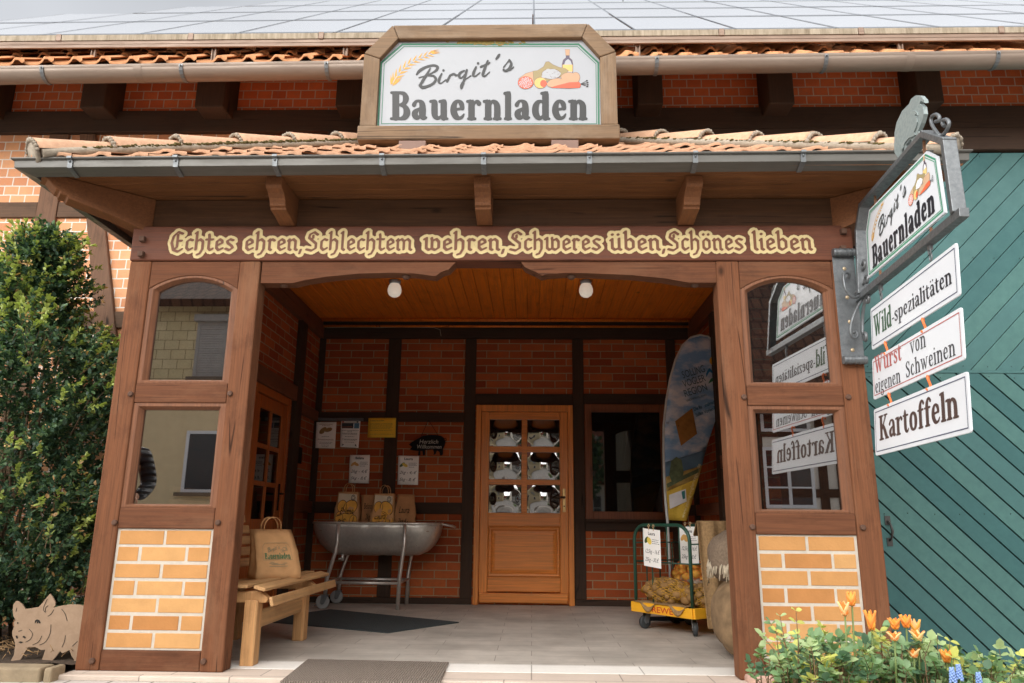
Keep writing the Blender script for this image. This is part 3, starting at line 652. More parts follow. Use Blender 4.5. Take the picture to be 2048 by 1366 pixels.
timber('timber_rail', W_OLDX, (-9, Xp0-.002, YM-.022, YM+.1, 3.27, 3.41), (Xp1+.002, -3.55, YM-.022, YM+.1, 3.27, 3.41), (-9, Xp0-.002, YM-.022, YM+.1, 2.31, 2.45), (Xp1+.002, -2.4, YM-.022, YM+.1, 2.31, 2.45))
for x0, x1 in ((-5.02,-4.8),(-3.98,-3.76),(-2.96,-2.7),(-1.72,-1.48),(.9,1.12),(2.02,2.24),(3.28,3.5),(4.5,4.72)):
    mb = MB(); s0 = 5.8/5.55
    mb.box(x0/s0, x1/s0, 5.55, 5.83, 4.16, 4.62); mb.build('beam_end', W_DARKZ, bld, bevel=.012)
mb = MB(); mb.m = 0
zr_ = lambda y: 4.185+(y-5.06)*.851
fp = [(-9,5.2),(9,5.2),(9,10.0),(-4.1,10.0),(-5.1,8.5),(-6.0,6.9)]
mb.add([(x,y,zr_(y)) for x, y in fp]+[(9,14.9,4.17),(-9,14.9,4.17)], [(0,1,2,3,4,5),(3,2,6,7),(0,5,4,3,7)]); 
roof = mb.build('roof', T_TILE, bld, solid=.05)
def tile_strip(mb, P, U, V, N, cols, rows, w=.226, l=.34, keep=None, hh=1.):
    U, V, N, P = Vector(U), Vector(V), Vector(N), Vector(P); K = 10
    def h(u): return (-.016*math.sin(math.pi*u/.62) if u < .62 else .036*math.sin(math.pi*(u-.62)/.38))*hh
    for r in range(rows):
        for q in range(cols):
            jx, jz, jt = random.uniform(-.006,.006), random.uniform(-.004,.006), random.uniform(-.012,.012)
            base = P+U*(q*w+jx)+V*(r*l+random.uniform(-.012,.012))
            if keep and not keep(base+U*w/2): continue
            vs = []
            for i in range(K+1):
                u = i/K*1.08; x = U*(u*w); z = h(min(u, 1.06) if u < 1 else 1-(u-1))
                vs += [base+x+N*(z+.028+jz), base+x+N*(z+.046+jz)+V*.004, base+x+V*(l*1.12)+N*(z+.014+jz+jt)]
            fs = []
            for i in range(K):
                a = i*3; fs += [(a, a+3, a+4, a+1), (a+1, a+4, a+5, a+2)]
            mb.add(vs, fs, True)
SL = math.atan(.851)
mb = MB(); tile_strip(mb, (-6.0, 5.075, 4.222), (1,0,0), (0, math.cos(SL), math.sin(SL)), (0, -math.sin(SL), math.cos(SL)), 52, 4)
mb.build('eaves_tiles', T_TILE, bld)['label'] = 'orange clay pantiles along the eaves'
# half-round gutter
g0, g1 = at(0, 133, 5.02), at(2048, 101, 5.02); gs = (g1[2]-g0[2])/(g1[0]-g0[0]); gz = lambda x: g0[2]+(x-g0[0])*gs
mb = MB(); r_ = .082
prof = [(-r_-.012, .004), (-r_-.004, .012), (-r_+.006, .004)]+[(-r_*math.cos(t), -r_*math.sin(t)-.002) for t in [math.pi*i/14 for i in range(1, 14)]]+[(r_, .02), (r_-.004, .02)]+[(r_*.95*math.cos(t), -r_*.95*math.sin(t)+.002) for t in [math.pi*i/14 for i in range(1, 14)]]
n = len(prof); xs = (-9, -6, -3, 0, 3, 6, 9); vs = [(x, 5.02+r_+.012+p[0], gz(x)+p[1]) for x in xs for p in prof]
mb.add(vs, [(i*n+j, i*n+(j+1) % n, (i+1)*n+(j+1) % n, (i+1)*n+j) for i in range(len(xs)-1) for j in range(n)], True)
gut = mb.build('gutter', ZINC, bld)
for x in (79, 358, 650, 1316, 1658, 2006):
    X = px(x, 150, 5.02); b = MB(); yc = 5.02+r_+.012
    pts = [(X+(.0), yc-(r_+.006)*math.cos(t), gz(X)-(r_+.006)*math.sin(t)) for t in [math.pi*i/10-.1 for i in range(8)]]
    for p, q in zip(pts, pts[1:]): b.bar(p, q, .028, .006, (0, 0, 1) if abs(p[2]-q[2]) < abs(p[1]-q[1]) else (0, 1, 0))
    b.ball((X, yc-r_-.012, gz(X)-.012), .008, 8, 5); o = b.build('gutter_clip', GALV, gut)
for x in (270, 1830):
    X = px(x, 150, 5.02); b = MB(); yc = 5.02+r_+.012
    pts = [[(X+e, yc-(r_+.003)*math.cos(t), gz(X)-(r_+.003)*math.sin(t)-.001) for t in [math.pi*i/12 for i in range(9)]] for e in (-.03,.03)]
    b.add(pts[0]+pts[1], [(i, i+1, 9+i+1, 9+i) for i in range(8)], True); b.build('gutter_joint', ZINC, gut)
# teal gate: two leaves of diagonal boards
def clip(poly, f):
    out = []
    for a, b in zip(poly, poly[1:]+poly[:1]):
        fa, fb = f(a), f(b)
        if fa >= 0: out.append(a)
        if (fa >= 0) != (fb >= 0): t = fa/(fa-fb); out.append((a[0]+(b[0]-a[0])*t, a[1]+(b[1]-a[1])*t))
    return out
def diag(name, x0, x1, z0, z1, sgn, w, gap, Y):
    b = MB(); rt = math.sqrt(.5); L = (x1-x0+z1-z0)
    for i in range(-int(L/w)-2, int(L/w)+2):
        cst = i*w; cx, cz = x0, (z0 if sgn < 0 else z1)
        def f1(p, s=1): return ((p[0]-cx)*rt+(p[1]-cz)*rt*-sgn)-(cst+gap/2)
        def f2(p): return (cst+w-gap/2)-((p[0]-cx)*rt+(p[1]-cz)*rt*-sgn)
        P = clip(clip([(x0,z0),(x1,z0),(x1,z1),(x0,z1)], f1), f2); b.m = random.choice((0,0,1,2))
        if len(P) > 2 and abs(sum(a[0]*c_[1]-c_[0]*a[1] for a, c_ in zip(P, P[1:]+P[:1]))) > 2e-3:
            b.prism(P, lambda a, z, d: (a, d, z), Y+random.uniform(0,.002), Y+.02)
    o = b.build(name, [GATE, GATE2, GATE3], bld, bevel=.005, seg=2)
    q = MB(); q.box(x0, x1, Y+.0205, Y+.05, z0, z1); q.build('backing_board', plain('dark_gap', c(24,44,44), .8), o)
    return o
GX0, GX1 = 1.99, 6.2
up = diag('upper_gate_leaf', GX0, GX1, 1.985, 3.83, 1, .135, .005, YM-.02); up['label'] = 'upper teal gate leaf with boards rising to the right'
lo = diag('lower_gate_leaf', GX0, GX1, -.44, 1.96, -1, .13, .0125, YM-.03); lo['label'] = 'lower teal gate leaf with boards falling to the right'
mb = MB(); mb.box(GX0, GX1, YM-.035, YM, 1.962, 1.983); mb.build('gate_rail', GATE, bld)
mb = MB(); rng = random.Random(14)
for z, yy in ((1.93, YM-.031), (2.02, YM-.021), (.9, YM-.031), (2.9, YM-.021), (3.79, YM-.021)):
    x = GX0+.06
    while x < GX1: mb.ball((x+rng.uniform(-.01,.01), yy, z+rng.uniform(-.008,.008)), .0042, 6, 4); x += .184
mb.build('nail_heads', plain('dark_nail', c(30,48,46), .6, .2, 20), bld)
mb = MB(); h0 = at(1776, 1040, YM-.04); h1 = at(1778, 1084, YM-.04)
mb.tube([(h0[0], YM-.035, h0[2]-.01), (h0[0], YM-.07, h0[2]-.03), (h0[0]+.005, YM-.085, (h0[2]+h1[2])/2), (h0[0], YM-.07, h1[2]+.03), (h0[0], YM-.035, h1[2]+.01)], [.008,.008,.011,.008,.008])
mb.box(h0[0]-.02, h0[0]+.02, YM-.036, YM-.03, h0[2]-.035, h0[2]+.03); mb.box(h0[0]-.02, h0[0]+.02, YM-.036, YM-.03, h1[2]-.03, h1[2]+.03)
mb.build('gate_handle', plain('black_iron', c(60,58,56), .5, .2), lo)
# ------------------------------------------------------------------ recess: back wall, side walls, timbers
mb = MB(); mb.box(XL-.1, XR+.1, YB, YB+.2, -.05, 3.3); mb.build('back_wall', B_BACK, bld)
mb = MB(); mb.box(XL-.12, XL, YM+.001, YB-.001, -.05, 3.3); mb.build('side_wall', B_SIDE, bld)
mb = MB(); mb.box(XR, XR+.12, YM+.001, YB-.001, -.05, 3.3); mb.build('side_wall', B_SIDE, bld)
Yt = YB-.022
def bt(x0, x1, z0, z1, m, nm='timber_post', e=0): 
    b = MB(); b.box(x0, x1, Yt-e, YB+.05, z0, z1); return b.build(nm, m, bld, bevel=.005)
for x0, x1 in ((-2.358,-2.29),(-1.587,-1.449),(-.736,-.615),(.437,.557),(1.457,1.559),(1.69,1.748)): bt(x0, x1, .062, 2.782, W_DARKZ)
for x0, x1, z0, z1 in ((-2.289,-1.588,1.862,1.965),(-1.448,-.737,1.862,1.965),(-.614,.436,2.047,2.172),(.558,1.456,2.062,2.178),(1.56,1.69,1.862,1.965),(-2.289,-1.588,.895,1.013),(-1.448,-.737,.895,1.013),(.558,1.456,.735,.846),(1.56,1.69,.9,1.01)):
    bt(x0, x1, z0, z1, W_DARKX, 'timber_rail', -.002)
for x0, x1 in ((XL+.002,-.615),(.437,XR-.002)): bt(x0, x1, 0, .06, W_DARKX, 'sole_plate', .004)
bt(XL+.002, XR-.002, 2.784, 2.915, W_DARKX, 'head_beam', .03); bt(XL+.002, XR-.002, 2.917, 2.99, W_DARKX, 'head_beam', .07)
for z, y, r in ((2.965, 7.9, .02), (2.905, 7.945, .013)):
    b = MB(); b.tube([(XL+.01, y, z), (XR-.01, y, z)], r, 8); b.build('ceiling_moulding', W_CEIL, bld)
def sidet(x, y0, y1, z0, z1, m, nm):
    b = MB(); s = .02 if x < 0 else -.02; b.box(min(x-.05, x+s), max(x+.05, x+s) if x < 0 else x+.05, y0, y1, z0, z1); return b.build(nm, m, bld, bevel=.005)
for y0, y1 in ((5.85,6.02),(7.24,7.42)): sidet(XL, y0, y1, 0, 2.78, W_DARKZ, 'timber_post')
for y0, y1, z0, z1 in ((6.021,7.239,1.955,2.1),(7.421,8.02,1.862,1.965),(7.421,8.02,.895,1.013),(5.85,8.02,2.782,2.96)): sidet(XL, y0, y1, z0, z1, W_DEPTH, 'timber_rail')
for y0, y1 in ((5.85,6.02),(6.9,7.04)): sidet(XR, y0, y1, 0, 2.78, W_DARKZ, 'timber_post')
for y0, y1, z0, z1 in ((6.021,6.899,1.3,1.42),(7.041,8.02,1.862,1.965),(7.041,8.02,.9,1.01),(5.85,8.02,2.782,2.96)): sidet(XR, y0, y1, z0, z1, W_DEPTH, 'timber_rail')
# pine ceiling: separate boards with V joints
mb = MB(); bw = .121; x = XL+.01
while x < XR-.02: mb.box(x+.001, min(x+bw-.001, XR-.01), 4.475, 7.93, 2.985+random.uniform(0,.0015), 3.0); x += bw
W_CEILY = wood('pine_ceiling', c(250,134,44), c(150,56,14), 'y', fine=26, rough=.4, crack=.3, checks=.25)
mb.build('ceiling', W_CEILY, bld, bevel=.006, seg=1)
mb = MB(); mb.box(XL-.12, XR+.12, 4.6, 8.2, 3.03, 3.06); mb.build('ceiling_backing', W_DARKX, bld)
# ------------------------------------------------------------------ shop door
DY = YB-.035
mb = MB()
for q in ((-.6,-.545,0,2.045),(.38,.435,0,2.045),(-.544,.379,1.975,2.045)): mb.box(q[0], q[1], DY-.02, YB+.04, q[2], q[3])
door = mb.build('front_door', W_DOOR, bld, bevel=.004); door['label'] = 'varnished wooden shop door with six bullseye panes'
Xs = [at(920+x/3.177, 790+250/3.177, DY)[0] for x in (130, 187, 392, 427, 633, 692)]
Zs = [at(1050, 790+y/3.177, DY)[2] for y in (92, 155, 327, 362, 537, 570, 750, 835, 1158, 1250)]
mb = MB()
lx0, lx1 = -.542, .377; zt = 1.972
for x0, x1 in ((lx0, Xs[1]), (Xs[4], lx1)): mb = MB(); mb.box(x0, x1, DY, DY+.045, .02, zt); mb.build('door_stile', W_DOOR, door, bevel=.004)
for z0, z1 in ((Zs[1], zt), (Zs[7], Zs[6]), (.13, Zs[8])): mb = MB(); mb.box(Xs[1]+.001, Xs[4]-.001, DY+.002, DY+.045, z0, z1); mb.build('door_rail', W_DOORX, door, bevel=.005)
mb = MB()
for z0, z1 in ((Zs[3], Zs[2]), (Zs[5], Zs[4])): mb.box(Xs[1]+.001, Xs[4]-.001, DY+.004, DY+.04, z0, z1)
mb.box(Xs[2], Xs[3], DY+.003, DY+.041, Zs[6]+.001, Zs[1]-.001)
mb.build('glazing_bars', W_DOORX, door, bevel=.005)
mb = MB(); x0, x1, z0, z1 = Xs[1]+.002, Xs[4]-.002, Zs[8], Zs[7]
def ring(b, A, B, ya, yb_):
    vs = [(A[0],ya,A[2]),(A[1],ya,A[2]),(A[1],ya,A[3]),(A[0],ya,A[3]),(B[0],yb_,B[2]),(B[1],yb_,B[2]),(B[1],yb_,B[3]),(B[0],yb_,B[3])]
    b.add(vs, [(i, (i+1) % 4, 4+(i+1) % 4, 4+i) for i in range(4)])
A = (x0, x1, z0, z1); In = lambda d: (x0+d, x1-d, z0+d, z1-d)
ring(mb, A, In(.014), DY+.002, DY-.012); ring(mb, In(.014), In(.03), DY-.012, DY-.01); ring(mb, In(.03), In(.045), DY-.01, DY+.012); ring(mb, In(.045), In(.075), DY+.012, DY+.004)
I = In(.075); mb.add([(I[0],DY+.004,I[2]),(I[1],DY+.004,I[2]),(I[1],DY+.004,I[3]),(I[0],DY+.004,I[3])], [(0,1,2,3)])
mb.build('door_panel', W_DOORX, door)
mb = MB(); mb.box(-.535, .37, DY-.03, DY+.04, .022, .118); mb.build('weather_bar', W_DOORX, door, bevel=.012)
PANE = newmat('bullseye_glass')[0]; _p = PANE.node_tree.nodes['Principled BSDF']
_p.inputs['Base Color'].default_value = (.012,.012,.012,1); _p.inputs['Roughness'].default_value = .03; _p.inputs['Specular IOR Level'].default_value = 1.0; _p.inputs['IOR'].default_value = 1.95
for zc0, zc1 in ((Zs[2], Zs[1]), (Zs[4], Zs[3]), (Zs[6], Zs[5])):
    for xa, xb in ((Xs[1], Xs[2]), (Xs[3], Xs[4])):
        b = MB(); cx, cz, R_ = (xa+xb)/2, (zc0+zc1)/2, (xb-xa)/2
        def fn(u, v):
            x, z = xa+(xb-xa)*u, zc0+(zc1-zc0)*v; r = math.hypot(x-cx, z-cz)/(R_*1.02)
            bump_ = .008*math.sin(math.pi*u)*math.sin(math.pi*v)+(.013*(1-r*r)**1.5 if r < 1 else 0)
            return (x, DY+.032-bump_, z)
        b.grid(fn, 30, 30); b.build('pane', PANE, door)
mb = MB(); mb.box(.318, .352, DY-.008, DY, .925, 1.165); pl = mb.build('handle_plate', plain('brass', c(206,172,116), .35, .08, 10, .6), door, bevel=.004)
mb = MB(); mb.tube([(.335, DY-.008, 1.075), (.335, DY-.05, 1.075), (.315, DY-.056, 1.075), (.215, DY-.056, 1.072)], [.009,.009,.01,.009]); mb.tube([(.335, DY-.012, 1.075), (.335, DY-.007, 1.075)], .015, 10)
mb.build('handle', plain('dark_bronze', c(70,54,42), .35, .1, 10, .7), door)
mb = MB(); mb.tube([(.335, DY-.011, .985), (.335, DY-.007, .985)], .008, 8); mb.build('keyhole', BLACK, door)
# shop window
SHOPGL = newmat('dark_window_glass')[0]; _p = SHOPGL.node_tree.nodes['Principled BSDF']
_p.inputs['Base Color'].default_value = (.006,.007,.007,1); _p.inputs['Roughness'].default_value = .02; _p.inputs['IOR'].default_value = 1.75
mb = MB(); wx0, wx1, wz0, wz1 = .56, 1.432, .85, 2.06
for q in ((wx0,wx0+.075,wz0,wz1),(wx1-.07,wx1,wz0,wz1),(wx0+.076,wx1-.071,wz1-.085,wz1),(wx0+.076,wx1-.071,wz0,wz0+.085)): mb.box(q[0], q[1], DY-.012, YB+.04, q[2], q[3])
win = mb.build('shop_window', wood('brown_window_frame', c(126,74,46), c(60,34,22), 'z', crack=.2, rough=.5), bld, bevel=.006)
mb = MB(); mb.box(wx0+.07, wx1-.065, DY+.022, DY+.028, wz0+.08, wz1-.08); mb.build('pane', SHOPGL, win)
mb = MB(); mb.box(wx0-.01, wx1+.01, DY-.04, DY-.012, wz0-.02, wz0+.008); mb.build('sill', W_DARKX, win, bevel=.004)
# side door in the left wall
mb = MB(); sx = XL+.012; y0, y1, zt = 6.18, 7.13, 1.95
for q in ((y0,y0+.06,0,zt),(y1-.06,y1,0,zt),(y0+.061,y1-.061,zt-.07,zt)): mb.box(XL-.02, sx+.02, q[0], q[1], q[2], q[3])
W_SDOOR = wood('orange_brown_door', c(176,96,44), c(110,52,22), 'z', fine=26, rough=.4, crack=.15, knots=False)
sd_ = mb.build('side_door', W_SDOOR, bld, bevel=.004)
mb = MB(); ya, yb_ = y0+.062, y1-.062
for q in ((ya,ya+.12,.01,1.87),(yb_-.12,yb_,.01,1.87),(ya+.121,yb_-.121,1.76,1.87),(ya+.121,yb_-.121,.01,.82),((ya+yb_)/2-.02,(ya+yb_)/2+.02,.821,1.759)): mb.box(XL-.01, sx+.006, *q)
for z in (1.12, 1.44): mb.box(XL-.008, sx+.003, ya+.121, yb_-.121, z-.02, z+.02)
mb.build('door_leaf', W_SDOOR, sd_, bevel=.004)
mb = MB(); mb.box(XL-.004, XL+.004, ya+.1, yb_-.1, .8, 1.77); mb.build('pane', SHOPGL, sd_)
mb = MB(); mb.box(sx+.006, sx+.012, yb_-.08, yb_-.045, .9, 1.14); mb.tube([(sx+.01, yb_-.062, 1.05), (sx+.05, yb_-.062, 1.05), (sx+.052, yb_-.16, 1.05)], .008); mb.build('handle', BLACK, sd_)
# cable along the beams, small black plaque on the side wall
mb = MB(); P = []
for x, y in ((612,640),(628,650),(655,655),(700,654),(760,655),(800,654),(868,655),(880,659),(882,672)): q = at(x, y, 7.98); P.append((q[0], 7.985, q[2]))
mb.tube(P, .004, 5); mb.build('cable', plain('grey_cable', c(150,140,126), .6), bld)
mb = MB(); q0, q1 = atx(597, 893, XL+.01), atx(592, 925, XL+.01); mb.box(XL+.001, XL+.012, 7.47, 7.66, q1[2], q0[2]); tag(mb.build('wall_plaque', BLACK, bevel=.002), 'small black plaque on the brick side wall in the corner', 'plaque')
# ------------------------------------------------------------------ solar array on the roof
arr = thing('solar_array', 'rows of dark frameless solar panels covering the main roof', 'solar panels', (0, 5.2, 4.6))
SOL = newmat('solar_glass')[0]; _p = SOL.node_tree.nodes['Principled BSDF']; _p.inputs['Base Color'].default_value = (.7,.73,.78,1); _p.inputs['Roughness'].default_value = .03; _p.inputs['Metallic'].default_value = .45
cs, sn = math.cos(R(40.4)), math.sin(R(40.4)); O = Vector((px(1473, 59, 5.2), 5.2, 4.6)); Vv = Vector((0, cs, sn)); Nn = Vector((0, -sn, cs))
DKF = plain('grey_seam', c(92,96,102), .8, spec=.2)
rng = random.Random(2)
for r in range(4):
    for q in range(-12, 12):
        X = O.x+q*.8
        if X < (-8, -5.95, -5.15, -4.35)[r]-.05 or X > 8: continue
        b = MB(); P0 = O+Vector((q*.8, 0, 0))+Vv*(r*1.6); e = .011; tl = rng.uniform(-.0012, .0012)
        cr = [P0+Vector((e,0,0))+Vv*e+Nn*tl, P0+Vector((.8-e,0,0))+Vv*e, P0+Vector((.8-e,0,0))+Vv*(1.6-e)+Nn*tl, P0+Vector((e,0,0))+Vv*(1.6-e)]
        b.add(cr+[p-Nn*.012 for p in cr], [(0,1,2,3),(7,6,5,4),(0,4,5,1),(1,5,6,2),(2,6,7,3),(3,7,4,0)]); 
        b.m = 1; L_ = .8; H_ = 1.6
        for u0, u1, v0, v1 in ((0,.014,0,H_),(L_-.0,L_,0,H_),(.014,L_,0,.07)):
            if u1 > u0: b.add([P0+Vector((u,0,0))+Vv*v+Nn*.004 for u, v in ((u0,v0),(u1,v0),(u1,v1),(u0,v1))], [(0,1,2,3)])
        b.build('solar_panel', [SOL, DKF], arr)
mb = MB(); b2 = MB(); xs = [px(x, 65, 5.2) for x in (-140, 120, 383, 643, 906, 1170, 1443, 1722, 2003, 2290)]
for a, z in zip(xs, xs[1:]): mb.box(a+.025, z-.025, 5.196, 5.215, 4.548, 4.598)
mb.build('edge_profile', MOSSY, arr)['label'] = 'lichen stained edge strip along the lowest panels'
for a in xs: b2 = MB(); b2.box(a-.02, a+.02, 5.192, 5.214, 4.546, 4.602); b2.build('edge_clamp', ALU, arr)

mb = MB()
for k_ in range(4): mb.box(-8, 8, 5.2+.003*(k_ % 2), 5.215, 4.485+k_*.0152, 4.4985+k_*.0152)
mb.build('rail', ALU, arr)
for x in (190, 430, 692, 1275, 1800):
    X = px(x, 95, 5.24); mb = MB(); mb.box(X-.018, X-.01, 5.225, 5.25, 4.35, 4.484); mb.box(X-.01, X+.01, 5.24, 5.25, 4.36, 4.484); mb.box(X+.01, X+.018, 5.225, 5.25, 4.35, 4.484); mb.build('rail_foot', ALU, arr)
# ------------------------------------------------------------------ the porch
por = thing('entrance_porch', 'brown timber entrance porch with a lettered beam, small windows and a tiled hip roof', 'porch', (-.28, YF, 0))
def pp(name, m, *boxes, bev=.007, par=None):
    b = MB()
    for q in boxes: b.box(*q)
    return b.build(name, m, par or por, bevel=bev)
PX = ((-2.485,-2.352),(-1.80,-1.672),(1.108,1.243),(1.797,1.933))
for x0, x1 in PX: pp('post', W_POST, (x0, x1, YF, YF+.125, 0, 2.352), bev=.009)
BEAD = wood('glazing_bead_wood', c(124,82,58), c(60,38,28), 'z', crack=.25)
def arc(x0, x1, zs, zt, n=14):
    w = (x1-x0)/2; hgt = zt-zs; Rr = (w*w+hgt*hgt)/(2*hgt); cx, cz = (x0+x1)/2, zt-Rr; a = math.asin(w/Rr)
    return [(cx+Rr*math.sin(t), cz+Rr*math.cos(t)) for t in [-a+2*a*i/n for i in range(n+1)]]
for x0, x1 in ((PX[0][1], PX[1][0]), (PX[2][1], PX[3][0])):
    x0 += .001; x1 -= .001
    # arched head board
    a = arc(x0, x1, 2.175, 2.262); P = [(x0, 2.352), (x1, 2.352)]+a[::-1]
    b = MB(); b.prism(P, lambda p, z, d: (p, d, z), YF+.006, YF+.12); b.build('arched_board', W_RAIL, por, bevel=.005)
    pp('window_rail', W_RAIL, (x0, x1, YF+.004, YF+.13, 1.472, 1.588)); pp('window_rail', W_RAIL, (x0, x1, YF+.004, YF+.13, .752, .868))
    pp('base_rail', W_RAIL, (x0, x1, YF+.004, YF+.13, .0, .106))
    # glazing beads and panes: upper with an arched top, lower square
    for k_, (z0, z1) in enumerate(((1.589, 2.2), (.869, 1.471))):
        if k_ == 0:
            o_ = [(x1, z0), (x0, z0)]+arc(x0, x1, 2.175, 2.262); i_ = [(x1-.05, z0+.026), (x0+.05, z0+.026)]+arc(x0+.05, x1-.05, 2.165, 2.236)
        else:
            o_ = [(x1, z0), (x0, z0), (x0, z1), (x1, z1)]; i_ = [(x1-.05, z0+.02), (x0+.05, z0+.02), (x0+.05, z1-.036), (x1-.05, z1-.036)]
        m_ = [(p[0]+(q[0]-p[0])*.55, p[1]+(q[1]-p[1])*.55) for p, q in zip(o_, i_)]
        n = len(o_); b = MB()
        L = [[(p[0], YF+.012, p[1]) for p in o_], [(p[0], YF+.010, p[1]) for p in m_], [(p[0], YF+.04, p[1]) for p in i_], [(p[0], YF+.075, p[1]) for p in i_], [(p[0], YF+.09, p[1]) for p in o_]]
        b.add([v for l in L for v in l], [(r*n+i, r*n+(i+1) % n, (r+1)*n+(i+1) % n, (r+1)*n+i) for r in range(4) for i in range(n)])
        fr = b.build('window_frame', BEAD, por, bevel=.003)
        b = MB(); b.prism(i_, lambda p, z, d: (p, d, z), YF+.052, YF+.058); b.build('pane', GLASS, fr)
    # yellow brick infill: seven courses of real bricks in white mortar
    b = MB(); b.box(x0, x1, YF+.0185, YF+.11, .107, .751); bp = b.build('brick_panel', B_MORT, por)
    b = MB(); ch = (.751-.112)/7; mo = .0165; W_ = x1-x0-.012
    for r in range(7):
        z0, z1 = .110+ch*r+mo/2, .110+ch*(r+1)-mo/2
        cuts = [0, .5, 1] if r % 2 == 0 else [0, .25, .75, 1]
        if x0 > 0: pass
        for u0, u1 in zip(cuts, cuts[1:]):
            j = lambda: random.uniform(-.0015, .0015)
            b.m = random.choice((0,0,0,1,2)); b.box(x0+.006+W_*u0+mo/2+j(), x0+.006+W_*u1-mo/2+j(), YF+.016+j(), YF+.06, z0+j(), z1+j())
    b.build('bricks', [B_YEL, B_YEL2, B_YEL3], bp, bevel=.002)
# beam with carved lettering
pp('lettered_beam', W_BEAM, (-2.49, 1.938, YF-.006, YF+.15, 2.354, 2.582), bev=.01)
beam = [o for o in por.children if o.name == 'lettered_beam'][0]
LET = plain('carved_pale_wood', c(212,194,146), .8, .08, 40, bmp=.4, spec=.2); LETB = plain('carved_brown_paint', c(112,66,42), .6, .1, 20, bmp=.1)
ol = MB(); lt = MB()
for txt, a0, a1 in (('Echtes',342,470),('ehren,',492,606),('Schlechtem',612,826),('wehren,',846,1010),('Schweres',1018,1202),('üben,',1218,1330),('Schönes',1333,1486),('lieben',1503,1624)):
    X0, X1 = px(a0, 490, YF), px(a1, 490, YF); s_, w = word(BLK, txt, r=.066); s2, _ = word(BLK, txt, r=.185)
    lp = trace(s_, .0125, nib=(R(40), 1.5)); l2 = trace(s2, .02, wob=.014)
    xs_ = [p[0] for l in lp for p in l]; kx = (X1-X0)/(max(xs_)-min(xs_)); ox = X0-min(xs_)*kx; f_ = lambda x, z, d: (x, YF-.006-d, z)
    wi_ = 0.0006*(('Echtes','ehren,','Schlechtem','wehren,','Schweres','üben,','Schönes','lieben').index(txt) % 3)
    put(ol, l2, f_, .0025+wi_, ox, 2.413, kx, .137); put(lt, lp, f_, .0055, ox, 2.413, kx, .137)
ol.build('lettering_ground', LET, beam); lt.build('lettering', LETB, beam)
# wooden pegs
W_PEG = plain('dark_peg_wood', c(88,62,48), .8, .15, 30, bmp=.3)
for x, y in ((285,478),(282,508),(1687,463),(1686,497)):
    p = at(x, y, YF-.02); b = MB(); b.box(p[0]-.017, p[0]+.017, YF-.035, YF, p[2]-.017, p[2]+.017); b.build('peg', W_PEG, por, bevel=.005)
for x, y in ((261,788),(460,787),(229,1045),(436,1045),(184,1322),(407,1323),(1488,794),(1697,794),(1505,1054),(1726,1055),(1521,1342)):
    p = at(x, y, YF-.005); b = MB(); b.lathe([(.016,0),(.016,.012),(.011,.017)], (p[0], YF+.002, p[2]), 10, (0,-1,0)); b.build('peg', W_PEG, por)
# carved arch board between the inner posts
ap = [(521,566),(585,566),(610,560),(652,553.5),(718,547),(785,545.5),(831,547),(865,551.8),(871,552),(884,543),(897,539),(905,531),(911,525)]
ap2 = [(1041.5,523),(1050,534),(1062,540),(1070,543),(1084,551),(1096,548),(1135,545.5),(1177,546.5),(1261,550),(1332,557),(1377,565),(1437,565)]
Ya = YF+.012
def arch(pts, name):
    q = [at(x, y, Ya) for x, y in pts]; P = [(p[0], min(p[2], 2.3525)) for p in q]
    P = [(P[0][0], 2.353)]+P[:]+[(P[-1][0], 2.353)]
    b = MB(); b.prism([(max(-1.671, min(1.107, a)), z) for a, z in P], lambda a, z, d: (a, d, z), Ya, Ya+.10); return b.build(name, W_RAIL, por, bevel=.006)
arch(ap, 'arch_board'); arch(ap2, 'arch_board')
for x in (568, 812, 1143, 1390):                                                    # wooden bolt heads under the arch
    p = at(x, 573 if x in (568,1390) else 557, Ya+.05); b = MB(); b.ball((p[0], Ya+.05, p[2]+.012), (.027,.027,.02), 10, 6); b.build('bolt_cap', W_PEG, por)
# inner tie beam behind the arch, side plates
pp('side_wall', W_DEPTH, (-2.47, -2.42, YF+.151, YM-.04, 0, 2.352)); pp('side_wall', W_DEPTH, (1.86, 1.91, YF+.151, YM-.04, 0, 2.352))
pp('side_plate', W_DEPTH, (-2.485, -2.352, YF+.151, YM-.06, 2.354, 2.58)); pp('side_plate', W_DEPTH, (1.80, 1.933, YF+.151, YM-.06, 2.354, 2.58))
# fascia, soffit, brackets
pp('fascia_board', W_FASC, (-2.475, 1.923, YF+.03, YF+.09, 2.584, 2.775)); pp('fascia_board', W_DEPTH, (-2.475, -2.42, YF+.091, YM-.06, 2.584, 2.775)); pp('fascia_board', W_DEPTH, (1.87, 1.923, YF+.091, YM-.06, 2.584, 2.775))
EX0, EX1, EY = -2.985, 2.43, 3.87
b = MB(); y = 3.945
while y < YF+.06: b.box(EX0+.1, EX1-.1, y, y+.088, 2.7755+random.uniform(0,.002), 2.79); y += .09
b.build('soffit', W_SOFF, por, bevel=.004)
b = MB(); b.box(EX0+.1, -2.48, YF+.062, YM-.06, 2.776, 2.79); b.box(1.93, EX1-.1, YF+.062, YM-.06, 2.776, 2.79); b.build('side_soffit', W_DEPTH, por)
W_BRK = wood('bracket_wood', c(122,78,48), c(60,38,24), 'y', crack=.3, checks=0)
cp = [(-.02,2.774),(.32,2.774),(.32,2.722),(.31,2.708),(.275,2.694),(.245,2.672),(.232,2.648),(.228,2.630),(.212,2.626),(.208,2.612),(.14,2.606),(.07,2.592),(.03,2.585),(-.02,2.585)]
for xc in (-1.525, -.296, .938):
    b = MB(); b.prism(cp, lambda d, z, x: (x, YF+.03-d, z), xc-.048, xc+.048); b.build('bracket', W_BRK, por, bevel=.006)
